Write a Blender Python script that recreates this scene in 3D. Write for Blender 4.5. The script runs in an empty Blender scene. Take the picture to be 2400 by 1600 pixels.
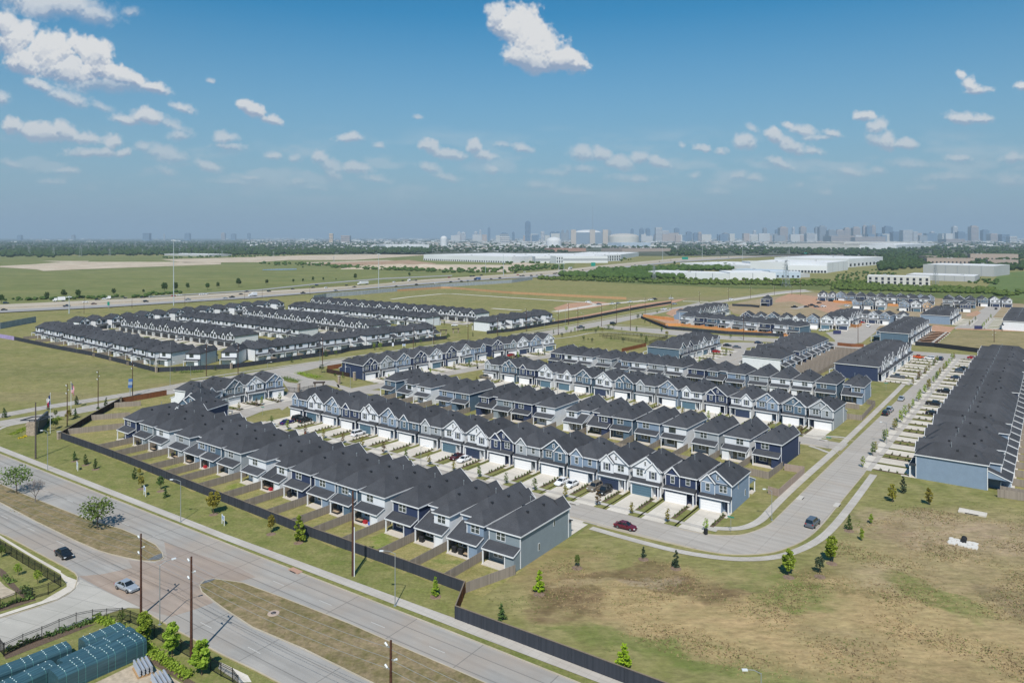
import bpy, math, random
import numpy as np
from mathutils import Vector, Matrix
R = math.radians
PI = math.pi
C = bpy.context.scene.collection
random.seed(7)
NR = np.random.RandomState(5)

# ------------------------------------------------------------------ survey of the site
F, HX, HY, H = 1720.0, 1200.0, 556.0, 60.0      # focal length (photo px), principal column, horizon row, drone height (m)
def G(px, py, z=0.0):
    """ground-plan position (m) of a surveyed point at height z"""
    Y = F * (H - z) / (py - HY)
    return Vector(((px - HX) / F * Y, Y))
ZN = {'a': (0, 1000, 3.92), 'b': (600, 1000, 3.92), 'c': (1200, 1000, 3.92), 'd': (1800, 1000, 3.92),
      'e': (0, 1250, 4.48), 'f': (525, 1250, 4.48), 'g': (0, 660, 3.92), 'h': (600, 660, 3.92),
      'i': (1200, 660, 3.92), 'j': (1800, 660, 3.92), 'k': (0, 500, 3.92), 'l': (600, 500, 3.92),
      'm': (1200, 500, 3.92), 'n': (1800, 500, 3.92), '1': (0, 680, 5.6), '2': (380, 680, 5.6),
      '3': (760, 680, 5.6), '4': (1500, 660, 5.6), '5': (1850, 660, 8.254), '6': (2120, 660, 8.254),
      '7': (1200, 640, 5.6), '8': (2100, 840, 4.613), '9': (250, 860, 5.227), '0': (0, 880, 7.84),
      'p': (1000, 1300, 3.36), 'q': (1700, 1300, 3.36), 's': (0, 0, 1.0)}
def S(z, x, y):
    a = ZN[z]; return (a[0] + x / a[2], a[1] + y / a[2])
def GP(pts, z=0.0):
    return [G(p[0], p[1], z) for p in pts]
def SP(z, *xy):
    return [S(z, xy[i], xy[i + 1]) for i in range(0, len(xy), 2)]

# ------------------------------------------------------------------ materials
MATS = {}
def nmat(name):
    m = bpy.data.materials.new(name); m.use_nodes = True
    nt = m.node_tree; b = nt.nodes['Principled BSDF']
    return m, nt, b
def lin(c):
    return tuple((x / 12.92 if x <= .04045 else ((x + .055) / 1.055) ** 2.4) for x in [v / 255. for v in c])
def rgba(c): return (c[0], c[1], c[2], 1)
def plain(name, col, rough=.7, metal=0., spec=.3, var=.0, scale=3., emit=None):
    if name in MATS: return MATS[name]
    m, nt, b = nmat(name)
    b.inputs['Roughness'].default_value = rough; b.inputs['Metallic'].default_value = metal
    b.inputs['Specular IOR Level'].default_value = spec
    b.inputs['Base Color'].default_value = rgba(col)
    if var > 0:
        tc = nt.nodes.new('ShaderNodeTexCoord'); n = nt.nodes.new('ShaderNodeTexNoise')
        n.inputs['Scale'].default_value = scale; n.inputs['Detail'].default_value = 4
        nt.links.new(tc.outputs['Object'], n.inputs['Vector'])
        mx = nt.nodes.new('ShaderNodeMix'); mx.data_type = 'RGBA'
        mx.inputs[6].default_value = rgba([c * (1 - var) for c in col]); mx.inputs[7].default_value = rgba([min(1, c * (1 + var)) for c in col])
        mr = nt.nodes.new('ShaderNodeMapRange'); mr.inputs[1].default_value = .3; mr.inputs[2].default_value = .7
        nt.links.new(n.outputs[0], mr.inputs[0]); nt.links.new(mr.outputs[0], mx.inputs[0])
        nt.links.new(mx.outputs[2], b.inputs['Base Color'])
    MATS[name] = m
    return m
class NB:
    """small node-graph helper"""
    def __init__(s, nt): s.nt = nt; s.tc = None
    def n(s, t, **k):
        nd = s.nt.nodes.new(t)
        for a, v in k.items(): setattr(nd, a, v)
        return nd
    def l(s, a, b): s.nt.links.new(a, b)
    def pos(s, obj=False):
        if obj:
            return s.n('ShaderNodeTexCoord').outputs['Object']
        g = s.n('ShaderNodeNewGeometry'); return g.outputs['Position']
    def mapp(s, v, scale=(1, 1, 1), rot=0, loc=(0, 0, 0)):
        if rot:
            m = s.n('ShaderNodeMapping'); m.inputs['Rotation'].default_value = (0, 0, rot); s.l(v, m.inputs['Vector']); v = m.outputs[0]
        m = s.n('ShaderNodeMapping'); m.inputs['Scale'].default_value = scale; m.inputs['Location'].default_value = loc
        s.l(v, m.inputs['Vector']); return m.outputs[0]
    def noise(s, v, scale, detail=4, rough=.55, dist=0, lo=.3, hi=.7):
        n = s.n('ShaderNodeTexNoise'); n.inputs['Scale'].default_value = scale; n.inputs['Detail'].default_value = detail
        n.inputs['Roughness'].default_value = rough; n.inputs['Distortion'].default_value = dist
        s.l(v, n.inputs['Vector'])
        return s.rng(n.outputs[0], lo, hi)
    def rng(s, v, lo, hi, a=0, b=1, smooth=False):
        m = s.n('ShaderNodeMapRange')
        if smooth: m.interpolation_type = 'SMOOTHSTEP'
        m.inputs[1].default_value = lo; m.inputs[2].default_value = hi; m.inputs[3].default_value = a; m.inputs[4].default_value = b
        s.l(v, m.inputs[0]); return m.outputs[0]
    def mix(s, f, a, b):
        m = s.n('ShaderNodeMix', data_type='RGBA')
        for i, v in ((0, f), (6, a), (7, b)):
            if isinstance(v, (int, float)): m.inputs[i].default_value = v
            elif isinstance(v, tuple): m.inputs[i].default_value = rgba(v)
            else: s.l(v, m.inputs[i])
        return m.outputs[2]
    def math(s, op, a, b=0):
        m = s.n('ShaderNodeMath', operation=op)
        for i, v in ((0, a), (1, b)):
            if isinstance(v, (int, float)): m.inputs[i].default_value = v
            else: s.l(v, m.inputs[i])
        return m.outputs[0]
    def blob(s, v, c, r, rot=0):
        """1 inside an ellipse on the ground, falling to 0 at its rim"""
        m = s.n('ShaderNodeMapping', vector_type='TEXTURE')
        m.inputs['Location'].default_value = (c[0], c[1], 0); m.inputs['Scale'].default_value = (r[0], r[1], 1e6); m.inputs['Rotation'].default_value = (0, 0, rot)
        s.l(v, m.inputs['Vector'])
        L = s.n('ShaderNodeVectorMath', operation='LENGTH'); s.l(m.outputs[0], L.inputs[0])
        return s.rng(L.outputs['Value'], .55, 1.1, 1, 0, True)
def grass(name, c1, c2, c3, rough=.95, patch=.04, streak=None, blobs=(), fine=1.2):
    if name in MATS: return MATS[name]
    m, nt, b = nmat(name); q = NB(nt); p = q.pos()
    if streak: ps = q.mapp(p, (streak[0], streak[1], 1), streak[2])
    else: ps = p
    n1 = q.noise(ps, patch, 6, .62, .6, .36, .64)
    n2 = q.noise(p, patch * 7, 6, .7, 0, .34, .66)
    n3 = q.noise(ps, fine, 3, .75, 0, .25, .75)
    c = q.mix(n1, c1, c2)
    c = q.mix(q.math('MULTIPLY', n2, .6), c, c3)
    wob = q.n('ShaderNodeTexNoise'); wob.inputs['Scale'].default_value = .12; wob.inputs['Detail'].default_value = 7
    q.l(p, wob.inputs['Vector'])
    va = q.n('ShaderNodeVectorMath', operation='MULTIPLY_ADD'); va.inputs[1].default_value = (16, 16, 0); q.l(wob.outputs['Color'], va.inputs[0]); q.l(p, va.inputs[2])
    off = q.n('ShaderNodeVectorMath', operation='SUBTRACT'); off.inputs[1].default_value = (8, 8, 0); q.l(va.outputs[0], off.inputs[0])
    if blobs: nb = q.noise(q.mapp(p, (.7, 1.3, 1)), .38, 7, .78, .5, .40, .60)
    for (bc, br, rot, col, amt) in blobs:
        if amt > 1:      # dried-out turf: mottled straw and bare soil
            nd = q.noise(p, .22, 6, .72, .3, .38, .62); nd2 = q.noise(p, 1.1, 4, .8, 0, .35, .65)
            straw = q.mix(nd, col, tuple(x * .60 for x in col)); straw = q.mix(q.math('MULTIPLY', nd2, .5), straw, (.21, .165, .085))
            c = q.mix(q.math('MULTIPLY', q.blob(off.outputs[0], bc, br, rot), amt - 1), c, straw); continue
        f = q.math('MULTIPLY', q.blob(off.outputs[0], bc, br, rot), amt)
        f2 = q.math('MULTIPLY', f, q.rng(nb, 0, 1, .45, 1))
        c = q.mix(f2, c, col)
    n5 = q.noise(q.mapp(p, (.5, 1.4, 1)), fine * .28, 5, .75, .4, .38, .66)
    c = q.mix(q.math('MULTIPLY', n5, .38), c, tuple(x * .62 for x in c1)); n6 = q.noise(p, fine * .16, 5, .7, .2, .45, .68); c = q.mix(q.math('MULTIPLY', n6, .35), c, tuple(min(1, x * 1.25) for x in c3))
    hsv = q.n('ShaderNodeHueSaturation'); q.l(c, hsv.inputs['Color']); q.l(q.rng(n3, 0, 1, .70, 1.34), hsv.inputs['Value'])
    nt.links.new(hsv.outputs[0], b.inputs['Base Color'])
    b.inputs['Roughness'].default_value = rough; b.inputs['Specular IOR Level'].default_value = .1
    MATS[name] = m; return m
def concrete(name, c1, c2, joint=0., rot=0., stain=None, amt=.5, jl=.25, gap=.6, mort=.04, tracks=0):
    if name in MATS: return MATS[name]
    m, nt, b = nmat(name); q = NB(nt); p = q.pos()
    n1 = q.noise(p, .12, 5, .6, 0, .35, .65); n2 = q.noise(q.mapp(p, (.06, 1, 1), rot), .7, 5, .6, 0, .32, .68); n4 = q.noise(p, 1.6, 5, .75, 0, .3, .7)
    c = q.mix(n1, c1, c2)
    c = q.mix(q.math('MULTIPLY', n2, .5), c, tuple(x * .70 for x in c1)); c = q.mix(q.math('MULTIPLY', n4, .22), c, tuple(x * .72 for x in c1))
    if tracks:       # rubber darkened wheel paths down each lane
        sx = q.n('ShaderNodeSeparateXYZ'); q.l(q.mapp(p, (1, 1, 1), rot), sx.inputs[0])
        sn_ = q.math('SINE', q.math('MULTIPLY', sx.outputs[1], 2 * PI / tracks)); tk = q.rng(sn_, -.2, 1, 0, 1, True)
        br2 = q.noise(q.mapp(p, (.02, .5, 1), rot), 1.0, 4, .6, 0, .3, .7)
        c = q.mix(q.math('MULTIPLY', q.math('MULTIPLY', tk, br2), .42), c, tuple(x * .60 for x in c1))
        dn = q.noise(q.mapp(p, (.3, 1, 1), rot), .16, 6, .75, .4, .5, .72); c = q.mix(q.math('MULTIPLY', dn, .4), c, (.40, .33, .26))
    if stain: c = q.mix(q.math('MULTIPLY', q.noise(p, .045, 5, .6, 0, .45, .62), amt), c, stain)
    if joint > 0:
        br = q.n('ShaderNodeTexBrick'); br.offset = 0; br.inputs['Scale'].default_value = 1; br.inputs['Mortar Size'].default_value = mort
        br.inputs['Brick Width'].default_value = joint; br.inputs['Row Height'].default_value = joint * jl if jl > 0 else 1e4
        br.inputs['Color1'].default_value = (0, 0, 0, 1); br.inputs['Color2'].default_value = (.18, .18, .18, 1); br.inputs['Mortar'].default_value = (1, 1, 1, 1)
        q.l(q.mapp(p, (1, 1, 1), rot), br.inputs['Vector'])
        c = q.mix(q.math('MULTIPLY', br.outputs['Color'], gap), c, tuple(x * .42 for x in c1))
    nt.links.new(c, b.inputs['Base Color']); b.inputs['Roughness'].default_value = .85; b.inputs['Specular IOR Level'].default_value = .2
    MATS[name] = m; return m
def boards(name, c1, c2, pitch=.15):
    """vertical fence boards, each its own tone"""
    if name in MATS: return MATS[name]
    m, nt, b = nmat(name); q = NB(nt); p = q.pos(True)
    w = q.n('ShaderNodeTexWhiteNoise', noise_dimensions='1D')
    sp = q.n('ShaderNodeSeparateXYZ'); q.l(p, sp.inputs[0])
    f = q.math('FLOOR', q.math('DIVIDE', sp.outputs[0], pitch * 2)); q.l(f, w.inputs['W'])
    n = q.noise(q.mapp(p, (1, 1, .15)), .5, 4, .6)
    k = q.math('ADD', q.math('MULTIPLY', w.outputs[0], .5), q.math('MULTIPLY', n, .5))
    q.l(q.mix(k, c1, c2), b.inputs['Base Color']); b.inputs['Roughness'].default_value = .9; b.inputs['Specular IOR Level'].default_value = .1
    MATS[name] = m; return m
def roofmat(name, c1, c2):
    if name in MATS: return MATS[name]
    m, nt, b = nmat(name); q = NB(nt); p = q.pos(True)
    n1 = q.noise(p, 9., 3, .8, 0, .25, .75); n2 = q.noise(p, .35, 4, .6, 0, .3, .7)
    c = q.mix(n1, c1, c2); oi = q.n('ShaderNodeObjectInfo')
    hsv = q.n('ShaderNodeHueSaturation'); q.l(c, hsv.inputs['Color'])
    q.l(q.math('ADD', q.rng(n2, 0, 1, .78, 1.14), q.rng(oi.outputs['Random'], 0, 1, -.12, .16)), hsv.inputs['Value'])
    q.l(hsv.outputs[0], b.inputs['Base Color']); b.inputs['Roughness'].default_value = .82; b.inputs['Specular IOR Level'].default_value = .22
    MATS[name] = m; return m
def siding(name, col, v=.05, lap=True):
    if name in MATS: return MATS[name]
    m, nt, b = nmat(name); q = NB(nt); p = q.pos(True)
    sp = q.n('ShaderNodeSeparateXYZ'); q.l(p, sp.inputs[0])
    n1 = q.noise(p, .8, 4, .6)
    c = q.mix(n1, tuple(x * (1 - v) for x in col), tuple(min(1, x * (1 + v)) for x in col))
    fr = q.math('FRACT', q.math('DIVIDE', sp.outputs[2], .18))
    c = q.mix(q.rng(fr, 0, .22, .3, 0), c, tuple(x * .6 for x in col))
    q.l(c, b.inputs['Base Color']); b.inputs['Roughness'].default_value = .75; b.inputs['Specular IOR Level'].default_value = .25
    MATS[name] = m; return m
def leafmat(name, c1, c2, tr=.25):
    if name in MATS: return MATS[name]
    m, nt, b = nmat(name); q = NB(nt); p = q.pos(True)
    n1 = q.noise(p, 1.3, 4, .7, 0, .3, .7); oi = q.n('ShaderNodeObjectInfo')
    c = q.mix(n1, c1, c2)
    hsv = q.n('ShaderNodeHueSaturation'); q.l(c, hsv.inputs['Color']); q.l(q.rng(oi.outputs['Random'], 0, 1, .8, 1.2), hsv.inputs['Value'])
    q.l(q.rng(oi.outputs['Random'], 0, 1, .49, .512), hsv.inputs['Hue'])
    q.l(hsv.outputs[0], b.inputs['Base Color']); b.inputs['Roughness'].default_value = .6; b.inputs['Specular IOR Level'].default_value = .2
    b.inputs['Subsurface Weight'].default_value = 0
    if tr > 0:
        t = q.n('ShaderNodeBsdfTranslucent'); q.l(hsv.outputs[0], t.inputs['Color'])
        mx = q.n('ShaderNodeMixShader'); mx.inputs[0].default_value = tr
        q.l(b.outputs[0], mx.inputs[1]); q.l(t.outputs[0], mx.inputs[2])
        q.l(mx.outputs[0], nt.nodes['Material Output'].inputs['Surface'])
    MATS[name] = m; return m

WHITE = plain('white_trim', (.72, .73, .74), .55)
DTRIM = plain('dark_trim', (.03, .032, .037), .5)
GLASS = plain('window_glass', (.055, .07, .065), .12, 0, .8)
BLACK = plain('dark_recess', (.02, .02, .022), .8)
WALLC = {'white': (.72, .74, .76), 'gray': (.35, .38, .40), 'slate': (.23, .275, .30), 'lightblue': (.215, .285, .375),
         'blue': (.095, .15, .205), 'navy': (.033, .048, .10), 'tan': (.55, .36, .20), 'cream': (.66, .68, .69)}
WALL = {k: siding('siding_' + k, v) for k, v in WALLC.items()}
GAR = {'white': plain('garage_white', (.80, .80, .80), .5), 'teal': plain('garage_teal', (.09, .16, .21), .5), 'navy': plain('garage_navy', (.035, .05, .095), .5),
       'gray': plain('garage_gray', (.52, .56, .60), .5), 'dark': plain('garage_dark', (.035, .035, .037), .5)}
ROOF = roofmat('shingles', (.029, .031, .036), (.082, .085, .094))
CONC = concrete('driveway_concrete', (.60, .55, .47), (.72, .67, .59), 3.0, R(37.4), None, .5, 1.0, .35)
WALKC = concrete('walk_concrete', (.46, .42, .37), (.56, .53, .48), 1.6, R(37.4), None, .5, 1.0, .3)
STREET = concrete('street_concrete', (.42, .385, .34), (.48, .445, .40), 6.0, R(37.4), None, .3, .68, .5, .05, 2.1)
BLVD = concrete('boulevard_concrete', (.35, .335, .31), (.43, .41, .375), 13.0, R(34.7), (.37, .30, .24), .55, .28, .65, .09, 1.85)
PLAZA = concrete('crossing_concrete', (.36, .28, .22), (.42, .34, .28), 13.0, R(34.7), (.27, .24, .22), .6, .28, .5, .09, 1.85)
HWYC = concrete('highway_concrete', (.46, .40, .31), (.52, .455, .36), 0, 0)
HWYG = concrete('highway_shoulder_concrete', (.33, .32, .31), (.38, .37, .36), 0, 0)
KERB = concrete('kerb_concrete', (.46, .40, .30), (.52, .46, .37), 0, 0)
LAWN = grass('lawn', (.135, .172, .04), (.195, .205, .065), (.25, .21, .10), patch=.12, fine=3)
MULCH = plain('mulch', (.12, .085, .06), .95, var=.4, scale=6)
SHRUB = leafmat('shrub_leaves', (.06, .09, .02), (.13, .17, .045), .2)
WOODW = boards('weathered_boards', (.20, .17, .14), (.33, .285, .24))
WOODD = boards('dark_stained_boards', (.032, .037, .046), (.055, .06, .074))
WOODR = boards('red_stained_boards', (.15, .06, .028), (.24, .095, .042))
WOODO = boards('fresh_cedar_boards', (.50, .22, .08), (.66, .32, .13))
WOODB = boards('dark_brown_boards', (.035, .022, .018), (.06, .038, .03))
POLEM = plain('brown_pole_wood', (.075, .032, .02), .8, var=.35, scale=4)
POLED = plain('gray_pole_wood', (.09, .075, .065), .8, var=.3, scale=4)
STEEL = plain('galvanised_steel', (.42, .45, .46), .45, .6)
BSTEEL = plain('black_steel', (.015, .015, .017), .45, .3)
DIRT = grass('bare_dirt', (.50, .28, .17), (.42, .26, .17), (.36, .24, .17), patch=.03, fine=.6)

# ------------------------------------------------------------------ mesh tools
class MB:
    def __init__(s): s.v = []; s.f = []; s.m = []; s.mats = []
    def mi(s, mat):
        if mat not in s.mats: s.mats.append(mat)
        return s.mats.index(mat)
    def face(s, pts, mat):
        n = len(s.v); s.v += [tuple(p) for p in pts]; s.f.append(tuple(range(n, n + len(pts)))); s.m.append(s.mi(mat))
    def box(s, x0, y0, z0, x1, y1, z1, mat, bottom=True):
        n = len(s.v); s.v += [(x0, y0, z0), (x1, y0, z0), (x1, y1, z0), (x0, y1, z0), (x0, y0, z1), (x1, y0, z1), (x1, y1, z1), (x0, y1, z1)]
        fs = [(4, 5, 6, 7), (0, 1, 5, 4), (1, 2, 6, 5), (2, 3, 7, 6), (3, 0, 4, 7)] + ([(3, 2, 1, 0)] if bottom else [])
        k = s.mi(mat)
        for f in fs: s.f.append(tuple(n + i for i in f)); s.m.append(k)
    def bar(s, p, q, w, h, mat):
        """box beam from p to q, w wide (sideways), h high"""
        p = Vector(p); q = Vector(q); d = (q - p).normalized(); up = Vector((0, 0, 1))
        if abs(d.z) > .97: up = Vector((0, 1, 0))
        sd = d.cross(up).normalized() * w / 2; u = sd.cross(d).normalized() * h / 2
        c = [p - sd - u, p + sd - u, p + sd + u, p - sd + u, q - sd - u, q + sd - u, q + sd + u, q - sd + u]
        n = len(s.v); s.v += [tuple(x) for x in c]; k = s.mi(mat)
        for f in [(0, 1, 2, 3), (7, 6, 5, 4), (0, 4, 5, 1), (1, 5, 6, 2), (2, 6, 7, 3), (3, 7, 4, 0)]:
            s.f.append(tuple(n + i for i in f)); s.m.append(k)
    def tube(s, p, q, r0, r1, mat, seg=6, cap=True):
        p = Vector(p); q = Vector(q); d = (q - p).normalized(); a = Vector((1, 0, 0)) if abs(d.x) < .8 else Vector((0, 1, 0))
        u = d.cross(a).normalized(); w = d.cross(u); n = len(s.v); k = s.mi(mat)
        for c, r in ((p, r0), (q, r1)):
            for i in range(seg):
                t = 2 * PI * i / seg; s.v.append(tuple(c + (u * math.cos(t) + w * math.sin(t)) * r))
        for i in range(seg):
            j = (i + 1) % seg; s.f.append((n + i, n + j, n + seg + j, n + seg + i)); s.m.append(k)
        if cap:
            s.f.append(tuple(n + seg + i for i in range(seg))); s.m.append(k); s.f.append(tuple(n + seg - 1 - i for i in range(seg))); s.m.append(k)
    def mesh(s, name):
        me = bpy.data.meshes.new(name); me.from_pydata(s.v, [], s.f)
        for m in s.mats: me.materials.append(m)
        me.polygons.foreach_set('material_index', s.m); me.update(); return me
    def xf(s, M):
        s.v = [tuple(M @ Vector(p)) for p in s.v]; return s
def link(name, me, parent=None, loc=None, rz=0):
    o = bpy.data.objects.new(name, me); C.objects.link(o)
    if parent is not None: o.parent = parent
    if loc is not None: o.location = loc
    if rz: o.rotation_euler = (0, 0, rz)
    return o
LABELS = {}
def tag(o, label, cat, group=None):
    LABELS[label] = LABELS.get(label, 0) + 1
    o['label'] = label; o['category'] = cat
    if group: o['group'] = group
    return o
def struct(name, mb, kind='structure'):
    o = link(name, mb.mesh(name) if isinstance(mb, MB) else mb); o['kind'] = kind; return o
def root(name, loc, rz=0):
    o = bpy.data.objects.new(name, None); C.objects.link(o); o.location = loc; o.rotation_euler = (0, 0, rz); o.empty_display_size = .5; return o
def thing(name, label, cat, loc, rz=0, group=None):
    return tag(root(name, loc, rz), label, cat, group)
def copy_tree(o, parent=None):
    c = o.copy(); C.objects.link(c)
    if parent is not None: c.parent = parent
    for ch in o.children: copy_tree(ch, c)
    return c
ORD = 'first second third fourth fifth sixth seventh eighth ninth tenth eleventh twelfth thirteenth fourteenth fifteenth sixteenth seventeenth eighteenth nineteenth twentieth twenty-first twenty-second twenty-third twenty-fourth'.split()
def ordi(k): return ORD[k] if k < len(ORD) else '%dth' % (k + 1)

# --- flat sheets -------------------------------------------------------------
def poly(mb, pts, z, mat):
    from mathutils.geometry import tessellate_polygon
    vs = [Vector((p[0], p[1], z)) for p in pts]
    n = len(mb.v); mb.v += [tuple(v) for v in vs]; k = mb.mi(mat)
    for t in tessellate_polygon([vs]):
        a, b, c = [vs[i] for i in t]
        nz = (b - a).cross(c - a).z
        t = t if nz > 0 else (t[0], t[2], t[1])
        mb.f.append(tuple(n + i for i in t)); mb.m.append(k)
def smooth(pts, it=2):
    for _ in range(it):
        q = [pts[0]]
        for a, b in zip(pts[:-1], pts[1:]):
            q += [a * .75 + b * .25, a * .25 + b * .75]
        q.append(pts[-1]); pts = q
    return pts
def offs(pts, d):
    """polyline moved d metres to its right"""
    out = []
    for i, p in enumerate(pts):
        a = pts[max(0, i - 1)]; b = pts[min(len(pts) - 1, i + 1)]; t = (b - a).normalized()
        out.append(p + Vector((t.y, -t.x)) * d)
    return out
def strip(mb, pts, d0, d1, z, mat):
    a = offs(pts, d0); b = offs(pts, d1)
    for i in range(len(pts) - 1):
        mb.face([(a[i].x, a[i].y, z), (b[i].x, b[i].y, z), (b[i + 1].x, b[i + 1].y, z), (a[i + 1].x, a[i + 1].y, z)], mat)
def kerb(mb, pts, w=.16, h=.13, mat=None):
    mat = mat or KERB; a = offs(pts, -w / 2); b = offs(pts, w / 2)
    for i in range(len(pts) - 1):
        A, B, A2, B2 = a[i], b[i], a[i + 1], b[i + 1]
        mb.face([(A.x, A.y, h), (B.x, B.y, h), (B2.x, B2.y, h), (A2.x, A2.y, h)], mat)
        mb.face([(A.x, A.y, 0), (A.x, A.y, h), (A2.x, A2.y, h), (A2.x, A2.y, 0)], mat)
        mb.face([(B.x, B.y, h), (B.x, B.y, 0), (B2.x, B2.y, 0), (B2.x, B2.y, h)], mat)
def band(name, top, bot, z, mat, kind='structure'):
    mb = MB(); poly(mb, GP(top) + GP(bot)[::-1], z, mat); return struct(name, mb, kind)

# ================================================================== THE GROUND
def B(px, py, rx, ry, rot, col, amt): return (tuple(G(px, py)), (rx, ry), R(rot), col, amt)
tan = (.42, .30, .155); brn = (.15, .098, .055); grn = (.14, .17, .045); pnk = (.38, .28, .19)
GBLOBS = [((30, 120), (33, 15), R(-8), (.43, .31, .16), 1.9), ((64, 111), (36, 24), 0, (.46, .33, .175), 1.95), ((95, 134), (36, 30), R(20), (.42, .315, .19), 1.9), B(1800, 1440, 44, 15, -3, (.36, .27, .14), .7), B(2250, 1380, 24, 22, 0, (.34, .26, .135), .7), B(1900, 1450, 30, 15, 0, tan, .75), B(1600, 1440, 22, 8, -25, tan, .7), B(2250, 1480, 12, 14, 0, tan, .6), B(1330, 1330, 9, 14, -35, (.27, .19, .10), .75),
          B(1350, 1400, 6, 4.5, 0, brn, 1.), B(1400, 1350, 7, 3.5, 25, brn, .9), B(1480, 1340, 9, 4, 0, brn, .9), B(1620, 1375, 11, 4, -15, brn, 1.), B(1730, 1370, 6, 4, -15, brn, .8), B(1290, 1415, 4, 6, 0, brn, .9), B(1520, 1360, 6, 2, 0, (.36,.28,.2), .8), B(1370, 1370, 8, 1.2, 20, (.36,.27,.16), .8),
          B(2160, 1235, 20, 11, 0, pnk, .85), B(2330, 1265, 16, 9, 0, pnk, .7), B(2035, 1345, 7, 5, 20, (.42, .32, .2), .7), B(2080, 1250, 6, 5, 0, (.2, .13, .075), .5),
          B(1880, 1400, 8, 5, 0, grn, .95), B(1800, 1360, 9, 4, 0, grn, .9), B(2200, 1400, 4, 10, 35, grn, .95), B(1560, 1525, 17, 2.2, -30, grn, .95), B(1400, 1500, 10, 2, -30, grn, .9), B(1750, 1580, 14, 2.5, -25, grn, .8), B(2010, 1385, 5, 3, 10, (.17,.14,.06), .8), B(1960, 1340, 8, 3, 20, (.15,.13,.05), .7),
          B(2375, 1410, 3, 9, 0, (.12, .09, .06), .6), B(1960, 1500, 10, 4, -20, (.25, .2, .11), .6), B(1250, 1250, 9, 3, -37, (.26, .22, .1), .4),
          B(440, 905, 22, 10, 0, (.27, .2, .1), .7), B(160, 870, 50, 22, 0, (.11, .13, .045), .5), B(60, 930, 40, 10, 0, (.25, .2, .12), .5), B(300, 860, 40, 10, 20, (.23, .2, .1), .5),
          B(1740, 700, 90, 40, 0, (.27, .22, .13), .6), B(1540, 700, 60, 20, 0, (.3, .22, .15), .6)]
GROUND = grass('field_grass', (.155, .175, .05), (.235, .215, .08), (.29, .245, .12), patch=.018, streak=(.55, 1.2, 0), blobs=GBLOBS, fine=.9)
mb = MB(); E = 42000
poly(mb, [(-E, -2000), (E, -2000), (E, E), (-E, E)], 0, GROUND); struct('ground', mb)
BERM = grass('mown_grass', (.125, .158, .038), (.19, .202, .06), (.26, .225, .10), patch=.05, fine=1.6)
MEADOW = grass('meadow_grass', (.115, .155, .045), (.195, .21, .07), (.22, .20, .09), patch=.012, streak=(.3, 1.6, 0), fine=.15)
SCRUB = grass('scrub_grass', (.07, .105, .03), (.13, .165, .05), (.19, .19, .07), patch=.02, streak=(.4, 1.3, 0), fine=.3)
MEDIAN = grass('median_grass', (.125, .12, .04), (.20, .165, .075), (.33, .24, .165), patch=.09, fine=1.3)
FARLAND = grass('far_land', (.05, .07, .03), (.075, .09, .045), (.16, .15, .13), patch=.0022, streak=(.25, 1.0, 0), fine=.02)
EARTH = grass('turned_earth', (.36, .235, .155), (.28, .19, .12), (.44, .32, .22), patch=.02, streak=(.3, 1.6, 0), fine=.12)
PAD = grass('graded_earth', (.50, .38, .28), (.33, .27, .16), (.62, .56, .46), patch=.02, streak=(.25, 2.2, 0), fine=.12)

# far land towards the city, meadow across the highway, graded pads
band('distant_land', [(-900, 558.0), (3300, 558.0)], [(-900, 598), (800, 596), (1500, 600), (3300, 600)], .5, FARLAND)
band('meadow', [(-900, 601), (3300, 603)][:1] + [(560, 599), (1350, 601)], [(-900, 760), (0, 716), (600, 683), (1345, 628)], .25, MEADOW)
mb = MB()
for pts in (SP('k', 0, 485, 300, 470, 500, 455, 860, 447, 1500, 447, 2030, 455, 2030, 470, 1600, 485, 1100, 503, 700, 518, 400, 532, 340, 518, 0, 497),
            SP('k', 380, 438, 820, 440, 800, 450, 560, 452), SP('k', 1480, 425, 2352, 403, 2352, 450, 1700, 455),
            SP('l', 0, 398, 1300, 370, 1560, 372, 1560, 385, 900, 430, 300, 430, 0, 452), SP('l', 450, 452, 1200, 430, 1640, 470, 2352, 475, 2352, 545, 1900, 530, 1300, 500, 500, 475),
            SP('m', 0, 440, 250, 470, 250, 490, 0, 530)):
    poly(mb, GP(pts), .5, PAD)
poly(mb, GP(SP('l', 500, 462, 900, 450, 1200, 440, 1400, 430, 1650, 462, 1640, 500, 1300, 495, 900, 480, 600, 476)), .62, EARTH)
struct('graded_pads', mb)
# a low spoil heap beside the pads
mb = MB(); c0 = G(*S('l', 1380, 500)); rr = 30
import mathutils
NX, NY = 40, 14
for j in range(NY + 1):
    for i in range(NX + 1):
        u = i / NX * 2 - 1; v = j / NY * 2 - 1
        h = max(0, (1 - abs(u) ** 2.2) * (1 - abs(v) ** 2)) * (7 + 3 * mathutils.noise.noise(Vector((u * 4, v * 3, 1)))) + .3 * mathutils.noise.noise(Vector((u * 19, v * 9, 3)))
        mb.v.append((c0.x + u * 120, c0.y + v * 55 + u * 20, max(-.5, h)))
k = mb.mi(PAD)
for j in range(NY):
    for i in range(NX):
        a = j * (NX + 1) + i; mb.f.append((a, a + 1, a + NX + 2, a + NX + 1)); mb.m.append(k)
o = struct('spoil_heap', mb)
# water
POND = plain('pond_water', (.10, .13, .15), .08, 0, .6)
band('pond', SP('l', 60, 518, 200, 512, 375, 510), SP('l', 60, 524, 200, 524, 372, 520), .6, POND)
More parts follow.
